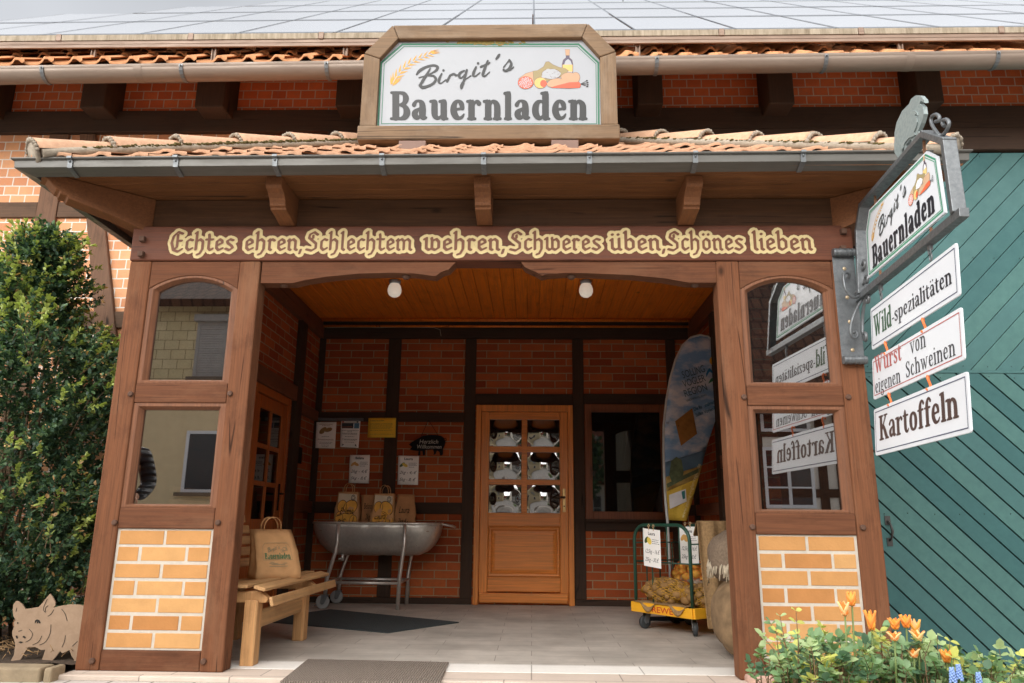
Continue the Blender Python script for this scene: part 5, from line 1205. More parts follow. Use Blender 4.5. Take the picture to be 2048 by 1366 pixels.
# ------------------------------------------------------------------ steel trough on castors
tr = thing('trough', 'stainless steel half-round trough on a wheeled tubular stand, full of potato bags', 'trough', (-1.55, 7.72, 0))
tx0, tx1, ty, tz, rr_ = -2.17, -.90, 7.72, .795, .275
def trf(u, v):
    x = tx0+(tx1-tx0)*u; a = math.pi*v
    e = min(u, 1-u)*(tx1-tx0); k_ = math.sqrt(max(0, 1-(1-min(1, e/.28))**2)) if e < .28 else 1
    k_ = max(.03, k_)
    dent = .004*math.sin(x*41+v*17)*math.sin(v*23+x*19)
    return (x, ty-(rr_*(.35+.65*k_)+dent)*math.cos(a), tz-(rr_*1.12*k_+dent)*math.sin(a))
b = MB(); b.grid(trf, 60, 24); body = b.build('basin', STEEL, tr, solid=.004)
b = MB(); P = [(x, ty-rr_*(.35+.65*max(.03, math.sqrt(max(0, 1-(1-min(1, min(x-tx0, tx1-x)/.28))**2)) if min(x-tx0, tx1-x) < .28 else 1))*s, tz) for s in (1, -1) for x in ([tx0+(tx1-tx0)*i/30 for i in range(31)] if s == 1 else [tx1-(tx1-tx0)*i/30 for i in range(31)])]
b.tube(P, .011, 8, closed=True); b.build('rim', STEEL, body)
b = MB(); b.box(tx0+.1, tx1-.1, ty-rr_*.86, ty+rr_*.86, tz-.075, tz-.07); b.build('inner_shelf', BURLAP, tr)
b = MB(); b.tube([(tx1-.02, ty-.1, tz+.002), (tx1+.1, ty-.085, tz-.02), (tx1+.13, ty, tz-.03), (tx1+.1, ty+.085, tz-.02), (tx1-.02, ty+.1, tz+.002)], .011, 8); b.build('pull_handle', STEEL, tr)
lx = {0: -1.93, 1: -1.255}; ly = (ty-.262, ty+.262)
for i, y in enumerate(ly):
    s = -1 if i == 0 else 1
    b = MB(); b.tube([(-1.875, ty+s*.285, tz-.005), (-1.875, ty+s*.285, tz-.18), (-1.885, ty+s*.29, tz-.27), (-1.925, ty+s*.27, tz-.4), (-1.96, y, .27), (-1.968, y, .12)], .019, 10); b.build('leg', STEEL, tr)
    b = MB(); b.tube([(-1.225, ty+s*.285, tz-.005), (-1.225, ty+s*.285, tz-.2), (-1.24, ty+s*.285, tz-.32), (-1.262, y, .3), (-1.268, y, 0.002)], .019, 10); b.build('leg', STEEL, tr)
    w = MB(); w.lathe([(.02,-.017),(.057,-.017),(.064,-.01),(.064,.01),(.057,.017),(.02,.017)], (-1.985, y, .065), 20, (0,1,0)); wh = w.build('castor', RUBBER, tr)
    w = MB(); w.lathe([(.016,-.022),(.016,.022)], (-1.985, y, .059), 12, (0,1,0)); w.build('hub', RUBBERD, wh)
    w = MB(); 
    for o_ in (-.024, .024): w.prism([(-1.985-.02,.05),(-1.985+.02,.05),(-1.985+.05,.122),(-1.985-.01,.122)], lambda x, z, d: (x, y+d, z), o_-.002, o_+.002)
    w.box(-2.0, -1.935, y-.026, y+.026, .121, .127); w.bar((-1.99, y, .05), (-2.06, y, .03), .03, .006); w.build('fork', GALV, wh)
b = MB(); 
for y in ly: b.tube([(-1.955, y, .24), (-1.265, y, .24)], .015, 8)
for x in (-1.958, -1.266): b.tube([(x, ly[0], .245), (x, ly[1], .245)], .015, 8)
b.build('lower_frame', STEEL, tr)
b = MB(); b.tube([(-1.86, ty-.1, tz-.3), (-1.86, ty-.1, tz-.36)], .018, 8); b.tube([(-1.86, ty-.1, tz-.34), (-1.9, ty-.11, tz-.345)], .01, 6); b.build('drain_tap', STEEL, tr)
# potato bags standing in the trough
POT = plain('printed_potato', c(222,164,64), .7, .14, 14); PRW = plain('printed_pale_ground', c(206,190,166), .8, .1, 14)
def potato_bag(x, y, w, h, lab, printed, writing, seed, ang=0., dep=.11, hand=True):
    t = thing('potato_bag', lab, 'paper bag', (x, y, tz-.07), 'potato bags in the steel trough')
    bag, fr0 = paperbag(t, (x, y, tz-.068), (math.cos(ang), math.sin(ang)), w, dep, h+.085, .03*(seed % 3-1), .7, KRAFT if printed else KRAFTD, .035, seed, .015, hand, .45)
    f = lambda u, v, d: fr0(u, v, .002+d*.0009+dep*.5*.45*(math.sin(math.pi*min(1, v*1.25)) if v < .8 else 0)*(1-(.3)*v))
    if printed:
        b = MB(); rng = random.Random(seed)
        b.m = 0; b.flat([[(.04,.04),(.96,.04),(.95,.93),(.05,.96)]], f, 0)
        b.m = 1
        for i, (u, v, a, e) in enumerate(((.28,.62,.2,.15),(.68,.6,.3,.17),(.2,.3,.16,.17),(.55,.28,.3,.2),(.85,.25,.16,.13))): rt_ = rng.uniform(-.3,.3); b.m = 3; b.flat([ell(u, v, a*1.13, e*1.12, 18, rt_)], f, .55+.15*i); b.m = 1; b.flat([ell(u, v, a, e, 18, rt_)], f, .6+.15*i)
        b.m = 2; o_ = ell(.77, .84, .1, .075, 8); loopline(b, o_+o_[:1], .02, f, 1.6); o_ = ell(.77, .84, .06, .045, 6); loopline(b, o_+o_[:1], .015, f, 1.7)
        b.build('print', [PRW, POT, INKP, plain('print_outline_brown', c(112,78,42), .7)], bag)  # last colour: brown outline printed round each potato
    b = MB()
    for i, (s_, u, v, sz) in enumerate(writing): say(b, s_, lambda x_, y_, d: f(x_, y_, d), 2.4+.05*i, u, v, sz, .35)
    b.build('handwriting', BLACK, bag)
potato_bag(px(697,1000,7.6), 7.6, .225, .285, 'printed potato bag marked Belana at the left end of the trough', True, [('Belana',.2,.42,.24),('8 €',.12,.12,.24)], 5)
potato_bag(px(735,1000,7.7), 7.72, .14, .26, 'plain crumpled bag marked Belana between the two printed potato bags', False, [('Belana',.05,.6,.24),('2kg',.2,.3,.24)], 6, .5, .10, False)
potato_bag(px(770,1000,7.6), 7.6, .22, .27, 'printed potato bag marked Laura beside the plain right-hand bag', True, [('Laura',.12,.3,.24),('8€',.1,.06,.24)], 7, -.08)
potato_bag(px(812,1000,7.62), 7.62, .19, .265, 'plain brown bag marked Laura at the right end of the trough', False, [('Laura',.12,.48,.26),('2kg 4,-',.1,.2,.2)], 8, .15, .11, False)
# ------------------------------------------------------------------ papers on the back wall
YP = YB-.028
def sheet(name, lab, cat, corners, m, grp='papers on the back wall', Y=YP):
    t = None
    q = [at(*p, Y) for p in corners]                 # tl, tr, br, bl
    b = MB(); nx = 6
    def fn(u, v):
        p = (Vector(q[0])*(1-u)+Vector(q[1])*u)*(1-v)+(Vector(q[3])*(1-u)+Vector(q[2])*u)*v
        p.y = Y-.004*math.sin(u*3.1)*v-.003*v*u; return p
    b.grid(fn, nx, nx); o = b.build(name, m, solid=.001); tag(o, lab, cat, grp)
    f = lambda x, y, d: (lambda p: (p[0], Y-.0075-d*.0007, p[2]))((Vector(q[0])*(1-x)+Vector(q[1])*x)*y+(Vector(q[3])*(1-x)+Vector(q[2])*x)*(1-y))
    return o, f
def bars(b, f, rows, d=0):
    rng = random.Random(len(rows)*7)
    for y, x0, x1 in rows:
        x = x0
        while x < x1-.02:
            w = rng.uniform(.03,.1); b.flat([[(x,y),(min(x+w,x1),y),(min(x+w,x1),y+.013),(x,y+.013)]], f, d); x += w+.018
o, f = sheet('notice', 'white notice with two brown pig ears pictured, hung from the grey strip', 'notice', ((633,844),(673,844),(670,897),(631,896)), PAPER)
b = MB(); b.m = 1
b.flat([ell(.35,.68,.2,.09,14,.5)], f, .1); b.flat([ell(.62,.7,.2,.08,14,.2)], f, .2); b.flat([ell(.3,.6,.13,.06,12,.2)], f, .3); b.m = 2; bars(b, f, [(.9,.15,.85),(.85,.3,.7)]); say(b, 'Schweineohren', f, .2, .1, .3, .09, width=.8); b.m = 0; bars(b, f, [(.43,.3,.7),(.22,.15,.85),(.17,.2,.8),(.11,.3,.7),(.06,.35,.7)])
b.build('print', [INKP, plain('pig_ear_print', c(150,112,60), .7), plain('brown_print', c(120,84,66), .7)], o)
o, f = sheet('notice', 'white notice with a photo strip at its top, hung from the grey strip', 'notice', ((682,842),(721,842),(717,896),(680,894)), PAPER)
b = MB(); b.m = 1; b.flat([[(.06,.72),(.66,.72),(.66,.92),(.06,.92)]], f, 0); b.m = 2; b.flat([[(.7,.72),(.96,.72),(.96,.92),(.7,.92)]], f, 0); b.m = 3; b.flat([[(.08,.75),(.6,.76),(.6,.8),(.08,.78)]], f, .3); b.m = 4; b.flat([ell(.12,.96,.06,.03,10)], f, .2)
b.m = 0; bars(b, f, [(.63,.05,.95),(.58,.35,.65),(.52,.1,.9),(.49,.15,.85),(.40,.25,.75),(.3,.1,.9),(.27,.2,.8),(.19,.25,.75)]); b.flat([ell(.86,.96,.06,.03,10)], f, .2)
b.flat([[(.1,.04),(.22,.1),(.14,.13)]], f, .1); b.flat([[(.9,.04),(.78,.1),(.86,.13)]], f, .1)
b.build('print', [INKP, plain('photo_dark', c(40,52,60), .5, .5, 12), plain('photo_sky', c(84,130,160), .5, .3, 12), plain('photo_red', c(160,84,60), .5, .4, 12), plain('crest_red', c(190,70,50), .6)], o)
q0, q1 = at(633, 838, YP), at(727, 838, YP); b = MB(); b.box(q0[0], q1[0], YP-.016, YP, q0[2]-.02, q0[2]+.012); tag(b.build('poster_strip', GALV, bevel=.003), 'grey clip strip on the timber rail holding two white notices', 'poster holder')
o, f = sheet('notice', 'yellow notice with black lines of text under the timber rail', 'notice', ((737,836),(792,836),(791,875),(735,875)), plain('yellow_paper', c(246,200,60), .75, .06, 6))
b = MB(); say(b, 'Liebe Kunden', f, .1, .08, .83, .09, bold=.01); bars(b, f, [(.7,.08,.9),(.64,.08,.92),(.58,.08,.85),(.52,.08,.9),(.46,.08,.8),(.36,.08,.88),(.16,.08,.92)]); b.build('print', INKP, o)
def price(name, lab, corners, head, l1, l2, pot, grp, Y=YP, bold=.02):
    o, f = sheet(name, lab, 'price sheet', corners, PAPER, grp, Y)
    b = MB(); say(b, head, f, .1, .5, .85, .12, 0, bold, 'CENTER', width=.42); bars(b, f, [(.74,.52,.92),(.7,.52,.9),(.66,.52,.95),(.6,.52,.8)])
    say(b, l1, f, .2, .08, .37, .15, .4, width=.84); say(b, l2, f, .2, .08, .13, .15, .4, width=.8)
    b.m = 1; b.flat([ell(.2,.68,.14,.05,12,.5)], f, .3); b.m = 2; b.flat([ell(.34,.67,.14,.055,12,-.3)], f, .4)
    b.build('print', [INKP]+list(pot), o); return o
tan2 = plain('potato_print', c(206,160,90), .7); grn = plain('green_potato_print', c(74,92,58), .7); ylw = plain('cut_potato_print', c(232,206,90), .7)
price('price_sheet', 'price sheet headed Belana above the printed potato bag', ((700,910),(740,910),(738,967),(697,966)), 'Belana', '2kg - 4,€', '5kg - 8,€', (tan2, tan2), 'price sheets')
price('price_sheet', 'price sheet headed Laura on the back wall beside the chalk pig', ((797,911),(838,912),(836,970),(795,969)), 'Laura', '2kg - 4,-€', '5kg - 8,-€', (grn, ylw), 'price sheets')
# ------------------------------------------------------------------ pig chalkboard
tpg = thing('pig_chalkboard', 'black pig-shaped chalkboard reading Herzlich Willkommen hung on the brick wall', 'chalkboard', tuple(at(858, 890, YP)))
PG = [(818,889),(824,884),(836,877),(846,872),(858,870),(872,870),(882,872),(888,876),(891,884),(889,892),(886,898),(886,908),(884,911),(880,911),(879,904),(874,901),(871,908),(867,910),(868,905),(866,899),(850,900),(850,910),(846,911),(845,902),(841,902),(841,910),(836,911),(837,902),(828,901),(820,899),(824,894)]
q = [at(*p, YP-.012) for p in PG]; b = MB(); b.prism([(p[0], p[2]) for p in q], lambda x, z, d: (x, d, z), YP-.016, YP-.006); bo = b.build('board', BLACK, tpg)
CH_ = plain('chalk', c(200,196,184), .95, .1); b = MB(); f = lambda x, y, d: (x, YP-.0165-d*.0005, y)
p0, p1 = at(838, 887, YP-.016), at(833, 897, YP-.016); say(b, 'Herzlich', f, 0, p0[0], p0[2], .062, .2, -.004, width=.2); say(b, 'Willkommen', f, .2, p1[0], p1[2], .06, .15, -.004, width=.26); b.build('handwriting', CH_, bo)
b = MB(); a = at(857, 840, YP-.01); 
for x, y in ((842,873),(877,872)): e = at(x, y, YP-.01); b.tube([a, e], .0025, 5)
b.tube([at(x, y, YP-.011) for x, y in ((888,878),(892,876),(893,880),(890,881))], .004, 5); b.build('hanging_wire', BLACK, tpg)
# ------------------------------------------------------------------ roll cage
cg = thing('roll_cage', 'green tubular roll cage on castors with a yellow base, holding sacks of potatoes', 'roll cage', (1.25, 6.2, 0))
A = Vector((.81,6.40,0)); Bv = Vector((1.19,5.87,0)); U = (Bv-A).normalized(); W = Vector((-U.y, U.x, 0)); LW, LD = (Bv-A).length, .60
cp_ = lambda u, d, z: A+U*u+W*d+Vector((0,0,z))
YEL = plain('yellow_plastic', c(236,172,40), .45, .08, 8); GRNM = plain('dark_green_paint', c(32,70,56), .4, .12, 10)
b = MB()
for p, q in ((cp_(0,0,.165), cp_(LW,0,.165)), (cp_(LW,0,.165), cp_(LW,LD,.165)), (cp_(LW,LD,.165), cp_(0,LD,.165)), (cp_(0,LD,.165), cp_(0,0,.165))): b.bar(p, q, .03, .075)
b.add([cp_(0,0,.16), cp_(LW,0,.16), cp_(LW,LD,.16), cp_(0,LD,.16)], [(0,1,2,3)]); base = b.build('base', YEL, cg, bevel=.004)
b = MB(); f = lambda x, y, d: cp_(x, -.0165-d*.0008, y); say(b, 'REWE', f, 0, LW*.36, .142, .062, 0, .012, width=LW*.34); b.build('lettering', plain('red_print', c(186,60,36), .5), base)
def hoop(d, name):
    b = MB(); H = .80; r = .12; P = [cp_(.025, d, .2)]
    P += [cp_(.025+r-r*math.cos(t), d, H-r+r*math.sin(t)) for t in [math.pi/2*i/6 for i in range(7)]]+[cp_(LW-.025-r+r*math.sin(t), d, H-r+r*math.cos(t)) for t in [math.pi/2*i/6 for i in range(7)]]+[cp_(LW-.025, d, .2)]
    b.tube(P, .0135, 8)
    return b.build(name, GRNM, cg)
for d in (.02, LD-.02):
    hoop(d, 'hoop'); b = MB(); b.tube([cp_(.03, d, .515), cp_(LW-.03, d, .515)], .006, 6)
    for i in range(1, 5): b.tube([cp_(LW*i/5, d, .2 if d > .1 else .515), cp_(LW*i/5, d, .795)], .006, 6)
    if d < .1: b.tube([cp_(LW*.34, d, .2), cp_(LW*.34, d, .79)], .006, 6)
    b.build('wire_grid', GRNM, cg)
for u in (.025, LW-.025):
    b = MB(); 
    for z in (.515, .66): b.tube([cp_(u, .02, z), cp_(u, LD-.02, z)], .006, 6)
    for i in range(1, 4): b.tube([cp_(u, LD*i/4, .2), cp_(u, LD*i/4, .66)], .006, 6)
    b.build('side_grid', GRNM, cg)
for i, (u, d) in enumerate(((.09,.08),(LW-.07,.08),(.09,LD-.08),(LW-.07,LD-.08))):
    k_ = cp_(u, d, 0); w = MB(); dirv = Vector((math.cos(.5+i), math.sin(.5+i), 0)); ax_ = Vector((-dirv.y, dirv.x, 0)); cw = k_-dirv*.03+Vector((0,0,.051))
    w.lathe([(.02,-.014),(.044,-.015),(.05,-.01),(.05,.01),(.044,.015),(.02,.014)], cw, 18, ax_); wh = w.build('castor', RUBBERD, cg)
    w = MB()
    for s in (-.019, .019): w.bar(cw+ax_*s, k_+ax_*s*.9+Vector((0,0,.125)), .004, .045, dirv)
    w.bar(k_-ax_*.03+Vector((0,0,.125)), k_+ax_*.03+Vector((0,0,.125)), .06, .006); w.lathe([(.012,-.021),(.012,.021)], cw, 8, ax_); w.build('fork', GALV, wh)
# potatoes in nets
PSK = weathered('potato_skin', c(146,112,70), c(106,78,46), .8, 0, 9, 'n', .5, .15, .2); PSK2 = weathered('yellow_potato_skin', c(214,160,70), c(176,120,46), .75, 0, 9, 'n', .5, .1, .2)
NET = plain('yellow_net', c(206,156,50), .6, .1); ONET = plain('orange_net', c(222,110,40), .6, .1)
def net_sack(lab, cen, rad, n, skin, net, rot, seed, tie=True):
    cen = Vector(cen); t = thing('potato_net', lab, 'net of potatoes', tuple(cen), 'nets of potatoes in the roll cage'); rng = random.Random(seed); Rm = Matrix.Rotation(rot, 3, 'Z'); b = MB()
    for i in range(n):
        z = 1-2*(i+.5)/n; a = i*2.39996; q = math.sqrt(1-z*z); p = Vector((rad[0]*q*math.cos(a), rad[1]*q*math.sin(a), rad[2]*z))*rng.uniform(.74,.86)
        e = Matrix.Rotation(rng.uniform(0,6), 3, 'Z')@Matrix.Rotation(rng.uniform(-.5,.5), 3, 'X'); s = rng.uniform(.85,1.2)
        b.ball(cen+Rm@p, (.044*s,.033*s,.03*s), 10, 7, .03, e)
    o = b.build('potatoes', skin, t); o['kind'] = 'stuff'
    b = MB(); N = 26
    for k_ in range(N):
        for dr in (1, -1):
            P = []
            for i in range(19):
                ph = math.pi*(i+.3)/18.6; a = 2*math.pi*k_/N+dr*ph*.9; wob = 1.0+.04*math.sin(a*5+ph*7+seed)
                P.append(cen+Rm@Vector((rad[0]*math.cos(ph)*wob, rad[1]*math.sin(ph)*math.cos(a)*wob, rad[2]*math.sin(ph)*math.sin(a)*wob)))
            b.tube(P, .0018, 3, caps=False)
    if tie:
        e = cen+Rm@Vector((-rad[0]*1.0,0,0)); b.tube([e, e+Rm@Vector((-.03,.0,.02)), e+Rm@Vector((-.07,.01,-.02))], [.02,.012,.022], 6)
    b.build('net', net, t); return t
net_sack('large net of pale potatoes lying on sacking at the front of the roll cage', cp_(.27,.12,.295), (.21,.125,.1), 46, PSK, NET, math.atan2(U.y, U.x), 3)
net_sack('small net of pale potatoes behind the right front tube of the roll cage', cp_(LW-.09,.15,.275), (.13,.12,.085), 30, PSK, NET, math.atan2(U.y, U.x)+.4, 5)
net_sack('tall orange net of yellow potatoes at the back of the roll cage', cp_(.27,.42,.37), (.21,.13,.17), 60, PSK2, ONET, math.atan2(U.y, U.x), 8, False)
def cloth(name, lab, cat, fn, nu, nv, m, th=.006, grp=None):
    b = MB(); b.grid(fn, nu, nv); o = b.build(name, m, solid=th, sub=1); tag(o, lab, cat, grp); return o
def lay(u, v):
    s = -.04+u*(LW+.0); d = -.045+v*.5; z = .21+.008*math.sin(u*19)*math.sin(v*11+1)
    if d < .0: z = .212-(-d)*(.1+1.7*max(0,math.sin((u-.72)*11.)))
    return cp_(.04+u*(LW-.1), max(d, -.03), z)
cloth('sacking', 'brown sacking cloth spread over the yellow base under the potato nets', 'sack cloth', lay, 24, 12, BURLAP)
def fold(u, v):
    return cp_(.2+u*.42, .3+v*.22, .37+.03*math.sin(v*3.1)+.025*math.sin(u*5+.5)-.1*(v-.5)**2-.06*u*u)
cloth('folded_sack', 'grey folded sack lying on the potatoes inside the roll cage', 'sack', fold, 14, 8, plain('grey_sacking', c(148,132,116), .95, .15, 50, bmp=.4), .03)
def drape(u, v):
    a = v*1.35
    top = .845
    if a < .25: d_, z = .55-(.25-a)*2.2, top-(.25-a)*.5
    else: d_, z = .56+.05*math.sin(u*6), top-(a-.25)*.70
    wv = .018*math.sin(u*9+v*3)+.012*math.sin(u*17)
    uu = .0+u*.62
    return Vector((1.22+.045*v+uu*.55, 5.83-.03*v-(.0)+wv*1.2+uu*.18-(.05 if a >= .25 else .05-.0)+max(0,.25-a)*.5, z))
sk = cloth('hanging_sack', 'brown burlap sack with faded lettering hung over the right side of the roll cage', 'sack', drape, 24, 30, BURLAP, .01)
b = MB(); f = lambda x, y, d: Vector((1.30+x*.5+y*.25, 5.80+x*.12-.03-d*.001, .45+y*.8+x*.5)); 
for i, (txt, y) in enumerate((('selbes Kalk', .02), ('Korn', -.1))): say(b, txt, f, i, .0, y, .075, 0, .02)
b.build('lettering', plain('faded_stencil', c(92,80,62), .95), sk)
# price sheets hung on the cage
def cageprice(lab, u0, d, ztop, head, l1, l2, pot, ang=0.):
    t = thing('price_sheet', lab, 'price sheet', tuple(cp_(u0+.1, d, ztop)), 'price sheets')
    f = lambda x, y, dd: cp_(u0+x*.20, d-.006-dd*.0008-.02*ang*(x), ztop-.29+y*.29-.03*ang*x)
    b = MB(); P = [f(0,0,0), f(1,0,0), f(1,1,0), f(0,1,0)]; b.add(P+[p+W*.0012 for p in P], [(0,1,2,3),(7,6,5,4),(0,4,5,1),(1,5,6,2),(2,6,7,3),(3,7,4,0)]); o = b.build('sheet', PAPER, t)
    b = MB(); say(b, head, f, .6, .5, .84, .12, 0, .02, 'CENTER', width=.4); bars(b, f, [(.72,.52,.92),(.67,.52,.9),(.62,.52,.95)], .6)
    say(b, l1, f, .8, .08, .36, .15, .4, width=.84); say(b, l2, f, .8, .08, .14, .15, .4, width=.8); b.m = 1; b.flat([ell(.2,.7,.14,.07,12,.5)], f, .9); b.m = 2; b.flat([ell(.36,.68,.14,.09,12,-.3)], f, 1.0)
    b.build('print', [INKP, pot[0], pot[1]], o)
    b = MB()
    for x in (.35,.62): 
        b.tube([f(x,.96,1), f(x,1.04,1), f(x+.06,1.1,2), f(x+.0,1.13,0), f(x-.05,1.08,2), f(x+.02,1.0,2)], .003, 5)
    b.build('twine', plain('twine', c(190,160,120), .9), t)
cageprice('price sheet headed Laura tied to the front of the roll cage', LW*.24, 0, .775, 'Laura', '12,5kg - 16,€', '25kg - 30,€', (grn, ylw), .5)
cageprice('price sheet headed Belana half hidden behind another sheet on the roll cage', LW*.36, LD*.55, .79, 'Belana', '12,5kg - 16,€', '25kg - 30,€', (tan2, tan2))
# ------------------------------------------------------------------ two stuffed sacks beside the right post
STR = plain('straw_sack', c(134,116,98), .95, .25, 70, bmp=1.); 
def lump(name, lab, cen, rad, m, seed, n=40, sq=2.6, fr_=0):
    b = MB(); rng = random.Random(seed); ph = [rng.uniform(0,6) for _ in range(6)]
    def fn(u, v):
        a, t = 2*math.pi*u, math.pi*v; e = 2/sq; sg = lambda x: math.copysign(abs(x)**e, x)
        k_ = 1+.035*math.sin(3*a+ph[0])*math.sin(2*t+ph[1])+.025*math.sin(7*a+ph[2]+4*t)+.012*math.sin(19*a+ph[3])
        return (cen[0]+rad[0]*sg(math.sin(t))*sg(math.cos(a))*k_, cen[1]+rad[1]*sg(math.sin(t))*sg(math.sin(a))*k_, cen[2]+rad[2]*sg(math.cos(t))*k_)
    b.grid(fn, n, n//2)
    o = b.build(name, m, merge=True); tag(o, lab, 'sack', 'stuffed sacks beside the right post'); return o
SKB = plain('tan_sack', c(130,106,78), .92, .3, 14, bmp=.4)
lump('stuffed_sack', 'round tan sack standing on the floor against the right post', (1.385, 5.02, .235), (.235,.26,.235), SKB, 2)
up_ = lump('stuffed_sack', 'grey sack with a frayed bottom edge lying on the round tan sack', (1.43, 5.2, .60), (.25,.24,.175), STR, 4)
b = MB(); rng = random.Random(6)
for i in range(260):
    a = rng.uniform(0, 2*math.pi); x, y = 1.43+.255*math.cos(a), 5.2+.245*math.sin(a); z = .53+rng.uniform(0,.05); b.tube([(x*1.0,y,z),(x+.014*math.cos(a),y+.014*math.sin(a),z-.05-rng.uniform(0,.035))], .0035, 3)
b.build('frayed_edge', plain('pale_straw', c(214,200,176), .9, .15, 40), up_)
# ------------------------------------------------------------------ feather banner
fb = thing('feather_banner', 'drop-shaped feather banner with sky, fields and lettering leaning beside the shop window', 'banner', (1.28, 7.0, 0))
YA, YBn = 6.85, 7.15
OUTL = [(1335,1040),(1331,1000),(1328,950),(1327,900),(1328,850),(1333,800),(1341,755),(1352,718),(1366,690),(1382,675),(1400,670),(1416,674),(1430,686),(1440,705),(1447,735),(1449,765),(1446,790),(1440,810),(1432,835),(1420,875),(1408,915),(1396,958),(1384,1005),(1373,1042)]
def bpl(x, y, n=0.):
    # banner plane turned slightly towards the door
    d = ray(x, y); nrm = Vector((-.22, 1, 0)); P0 = Vector((1.45, 6.95, 1)); t_ = (P0-Vector(CAM0)).dot(nrm)/Vector(d).dot(nrm); p = Vector(CAM0)+Vector(d)*t_
    p = p-nrm.normalized()*n; u = p.x; p.y += .012*math.sin(u*34+p.z*2)+.008*math.sin(p.z*9); return p
SKY = newmat('printed_sky')[0]; nt = SKY.node_tree; p_ = nt.nodes['Principled BSDF']
v = coords(nt, (1,1,1.8), rnd=False); n1 = noise(nt, v, 4.2, 6, .6); nt.links.new(mixc(nt, ramp(nt, n1, .42, .62), c(120,156,194), c(208,206,210)), p_.inputs['Base Color']); p_.inputs['Roughness'].default_value = .7
FLD = weathered('printed_field', c(220,186,70), c(196,160,56), .7, 0, 12, 'n', .6, .0); HIL = plain('printed_hills', c(92,124,150), .7, .2, 6); TREE = plain('printed_trees', c(84,96,66), .7, .4, 20); MED = plain('printed_meadow', c(176,150,84), .7, .3, 8)
hz = lambda x, k_: {0: 985-.42*(x-1328), 1: 925-.30*(x-1328), 2: 955-.32*(x-1328), 3: 968-.36*(x-1328)}[k_]
def band(b, lo, hi, d):
    P = clip(clip(OUTL, lo), hi)
    if len(P) < 3: return
    # subdivide: strips in y so that the cloth can wave
    ys = sorted(set([min(p[1] for p in P)]+[max(p[1] for p in P)])); y0, y1 = ys[0], ys[-1]; n = max(2, int((y1-y0)/14)); m_ = 7
    x0, x1 = min(p[0] for p in P), max(p[0] for p in P)
    for i in range(n):
        S_ = clip(clip(P, lambda p: p[1]-(y0+(y1-y0)*i/n)), lambda p: (y0+(y1-y0)*(i+1)/n)-p[1])
        if len(S_) < 3: continue
        for j in range(m_):
            Q = clip(clip(S_, lambda p: p[0]-(x0+(x1-x0)*j/m_)), lambda p: (x0+(x1-x0)*(j+1)/m_)-p[0])
            if len(Q) > 2: b.add([bpl(x, y, d) for x, y in Q], [tuple(range(len(Q)))], True)
tru = lambda p: 1
b = MB(); b.m = 0; band(b, lambda p: hz(p[0],1)-p[1], tru, 0)
b.m = 1; band(b, lambda p: p[1]-hz(p[0],1), lambda p: hz(p[0],2)-p[1], 0)
b.m = 2; band(b, lambda p: p[1]-hz(p[0],2), lambda p: hz(p[0],0)-p[1], 0)
b.m = 3; band(b, lambda p: p[1]-hz(p[0],0), tru, 0)
b.m = 4; b.flat([[(1342,922),(1352,914),(1362,920),(1366,945),(1362,962),(1344,966),(1338,950)]], bpl, .006); b.flat([[(1332,968),(1372,948),(1398,936),(1396,945),(1360,962),(1334,976)]], bpl, .0065)
cl_ = b.build('banner_cloth', [SKY, HIL, MED, FLD, TREE], fb, solid=.002, merge=True)
b = MB(); th_ = -.33
def bt2(cx, cy, ang, k_, lay=.009): 
    ca, sa = math.cos(ang), math.sin(ang); return lambda x, y, d: bpl(cx+(x*ca+y*sa)*k_, cy+(x*sa-y*ca)*k_, lay+d*.0006)
g_ = bt2(1366, 757, -.3, 1)
for i, (w_t, yy) in enumerate((('SOLLING',0),('VOGLER',-18),('REGION',-37))): say(b, w_t, g_, i, -4*i, yy, 21, 0, 0, width=46)
say(b, 'WESERBERGLAND', g_, 3, -8, -47, 6, width=42)
g2 = bt2(1387, 823, -.36, 1); b.m = 1; say(b, 'Die Regionalmarke der', g2, 0, 0, 0, 10, 0, .02, width=60); say(b, 'Solling-Vogler-Region', g2, 1, 0, -12, 10, 0, .02, width=56)
b.m = 2; b.flat([ell(1424,722,6.5,8,16)], bpl, .011)
b.m = 3; L = smooth([(1411,748,0),(1417,737,0),(1424,742,0),(1432,740,0),(1438,728,0)], 5); b.flat([[(x, y) for x, y, _ in L]+[(x+1, y+7) for x, y, _ in reversed(L)]], bpl, .011)
b.m = 4; b.flat([[(1415,768),(1420,758),(1428,754),(1434,745),(1440,742),(1441,753),(1430,760)]], bpl, .011)
b.build('print', [plain('print_dark_teal', c(52,74,80), .7), plain('print_teal', c(36,92,120), .7), plain('print_sun', c(232,168,40), .7), plain('print_blue', c(30,106,150), .7), plain('print_green', c(44,104,72), .7)], cl_)
b = MB(); b.m = 0; b.flat([[(1349,843),(1383,817),(1393,868),(1361,892)]], bpl, .010); b.m = 1; g3 = bt2(1357, 862, -.55, 1, .011); say(b, 'Echt!', g3, 0, 0, -2, 18, .3, width=32)
for i in range(5): b.flat([[(1364+i*4,880-i*3),(1384+i*1.2,866-i*1.5),(1384+i*1.2,867.5-i*1.5),(1364+i*4,881.5-i*3)]], bpl, .0112+.0001*i)
b.build('print', [plain('gold_print', c(150,106,52), .5, .35, 10, .2), plain('dark_gold_print', c(92,60,26), .6)], cl_)  # second colour: dark gold of the label's lettering and lines
b = MB(); b.m = 0; b.flat([[(1337,990),(1370,978),(1372,1003),(1339,1018)]], bpl, .010); b.m = 1; b.flat([[(1341,992),(1354,987),(1355,1004),(1342,1009)]], bpl, .011); b.m = 2; b.flat([[(1360,984),(1368,981),(1369,997),(1361,1000)]], bpl, .011)
b.m = 3
for i in range(12): a = i*math.pi/6; b.flat([ell(1348+3.6*math.cos(a), 998+4.6*math.sin(a), .7, .8, 6)], bpl, .012)
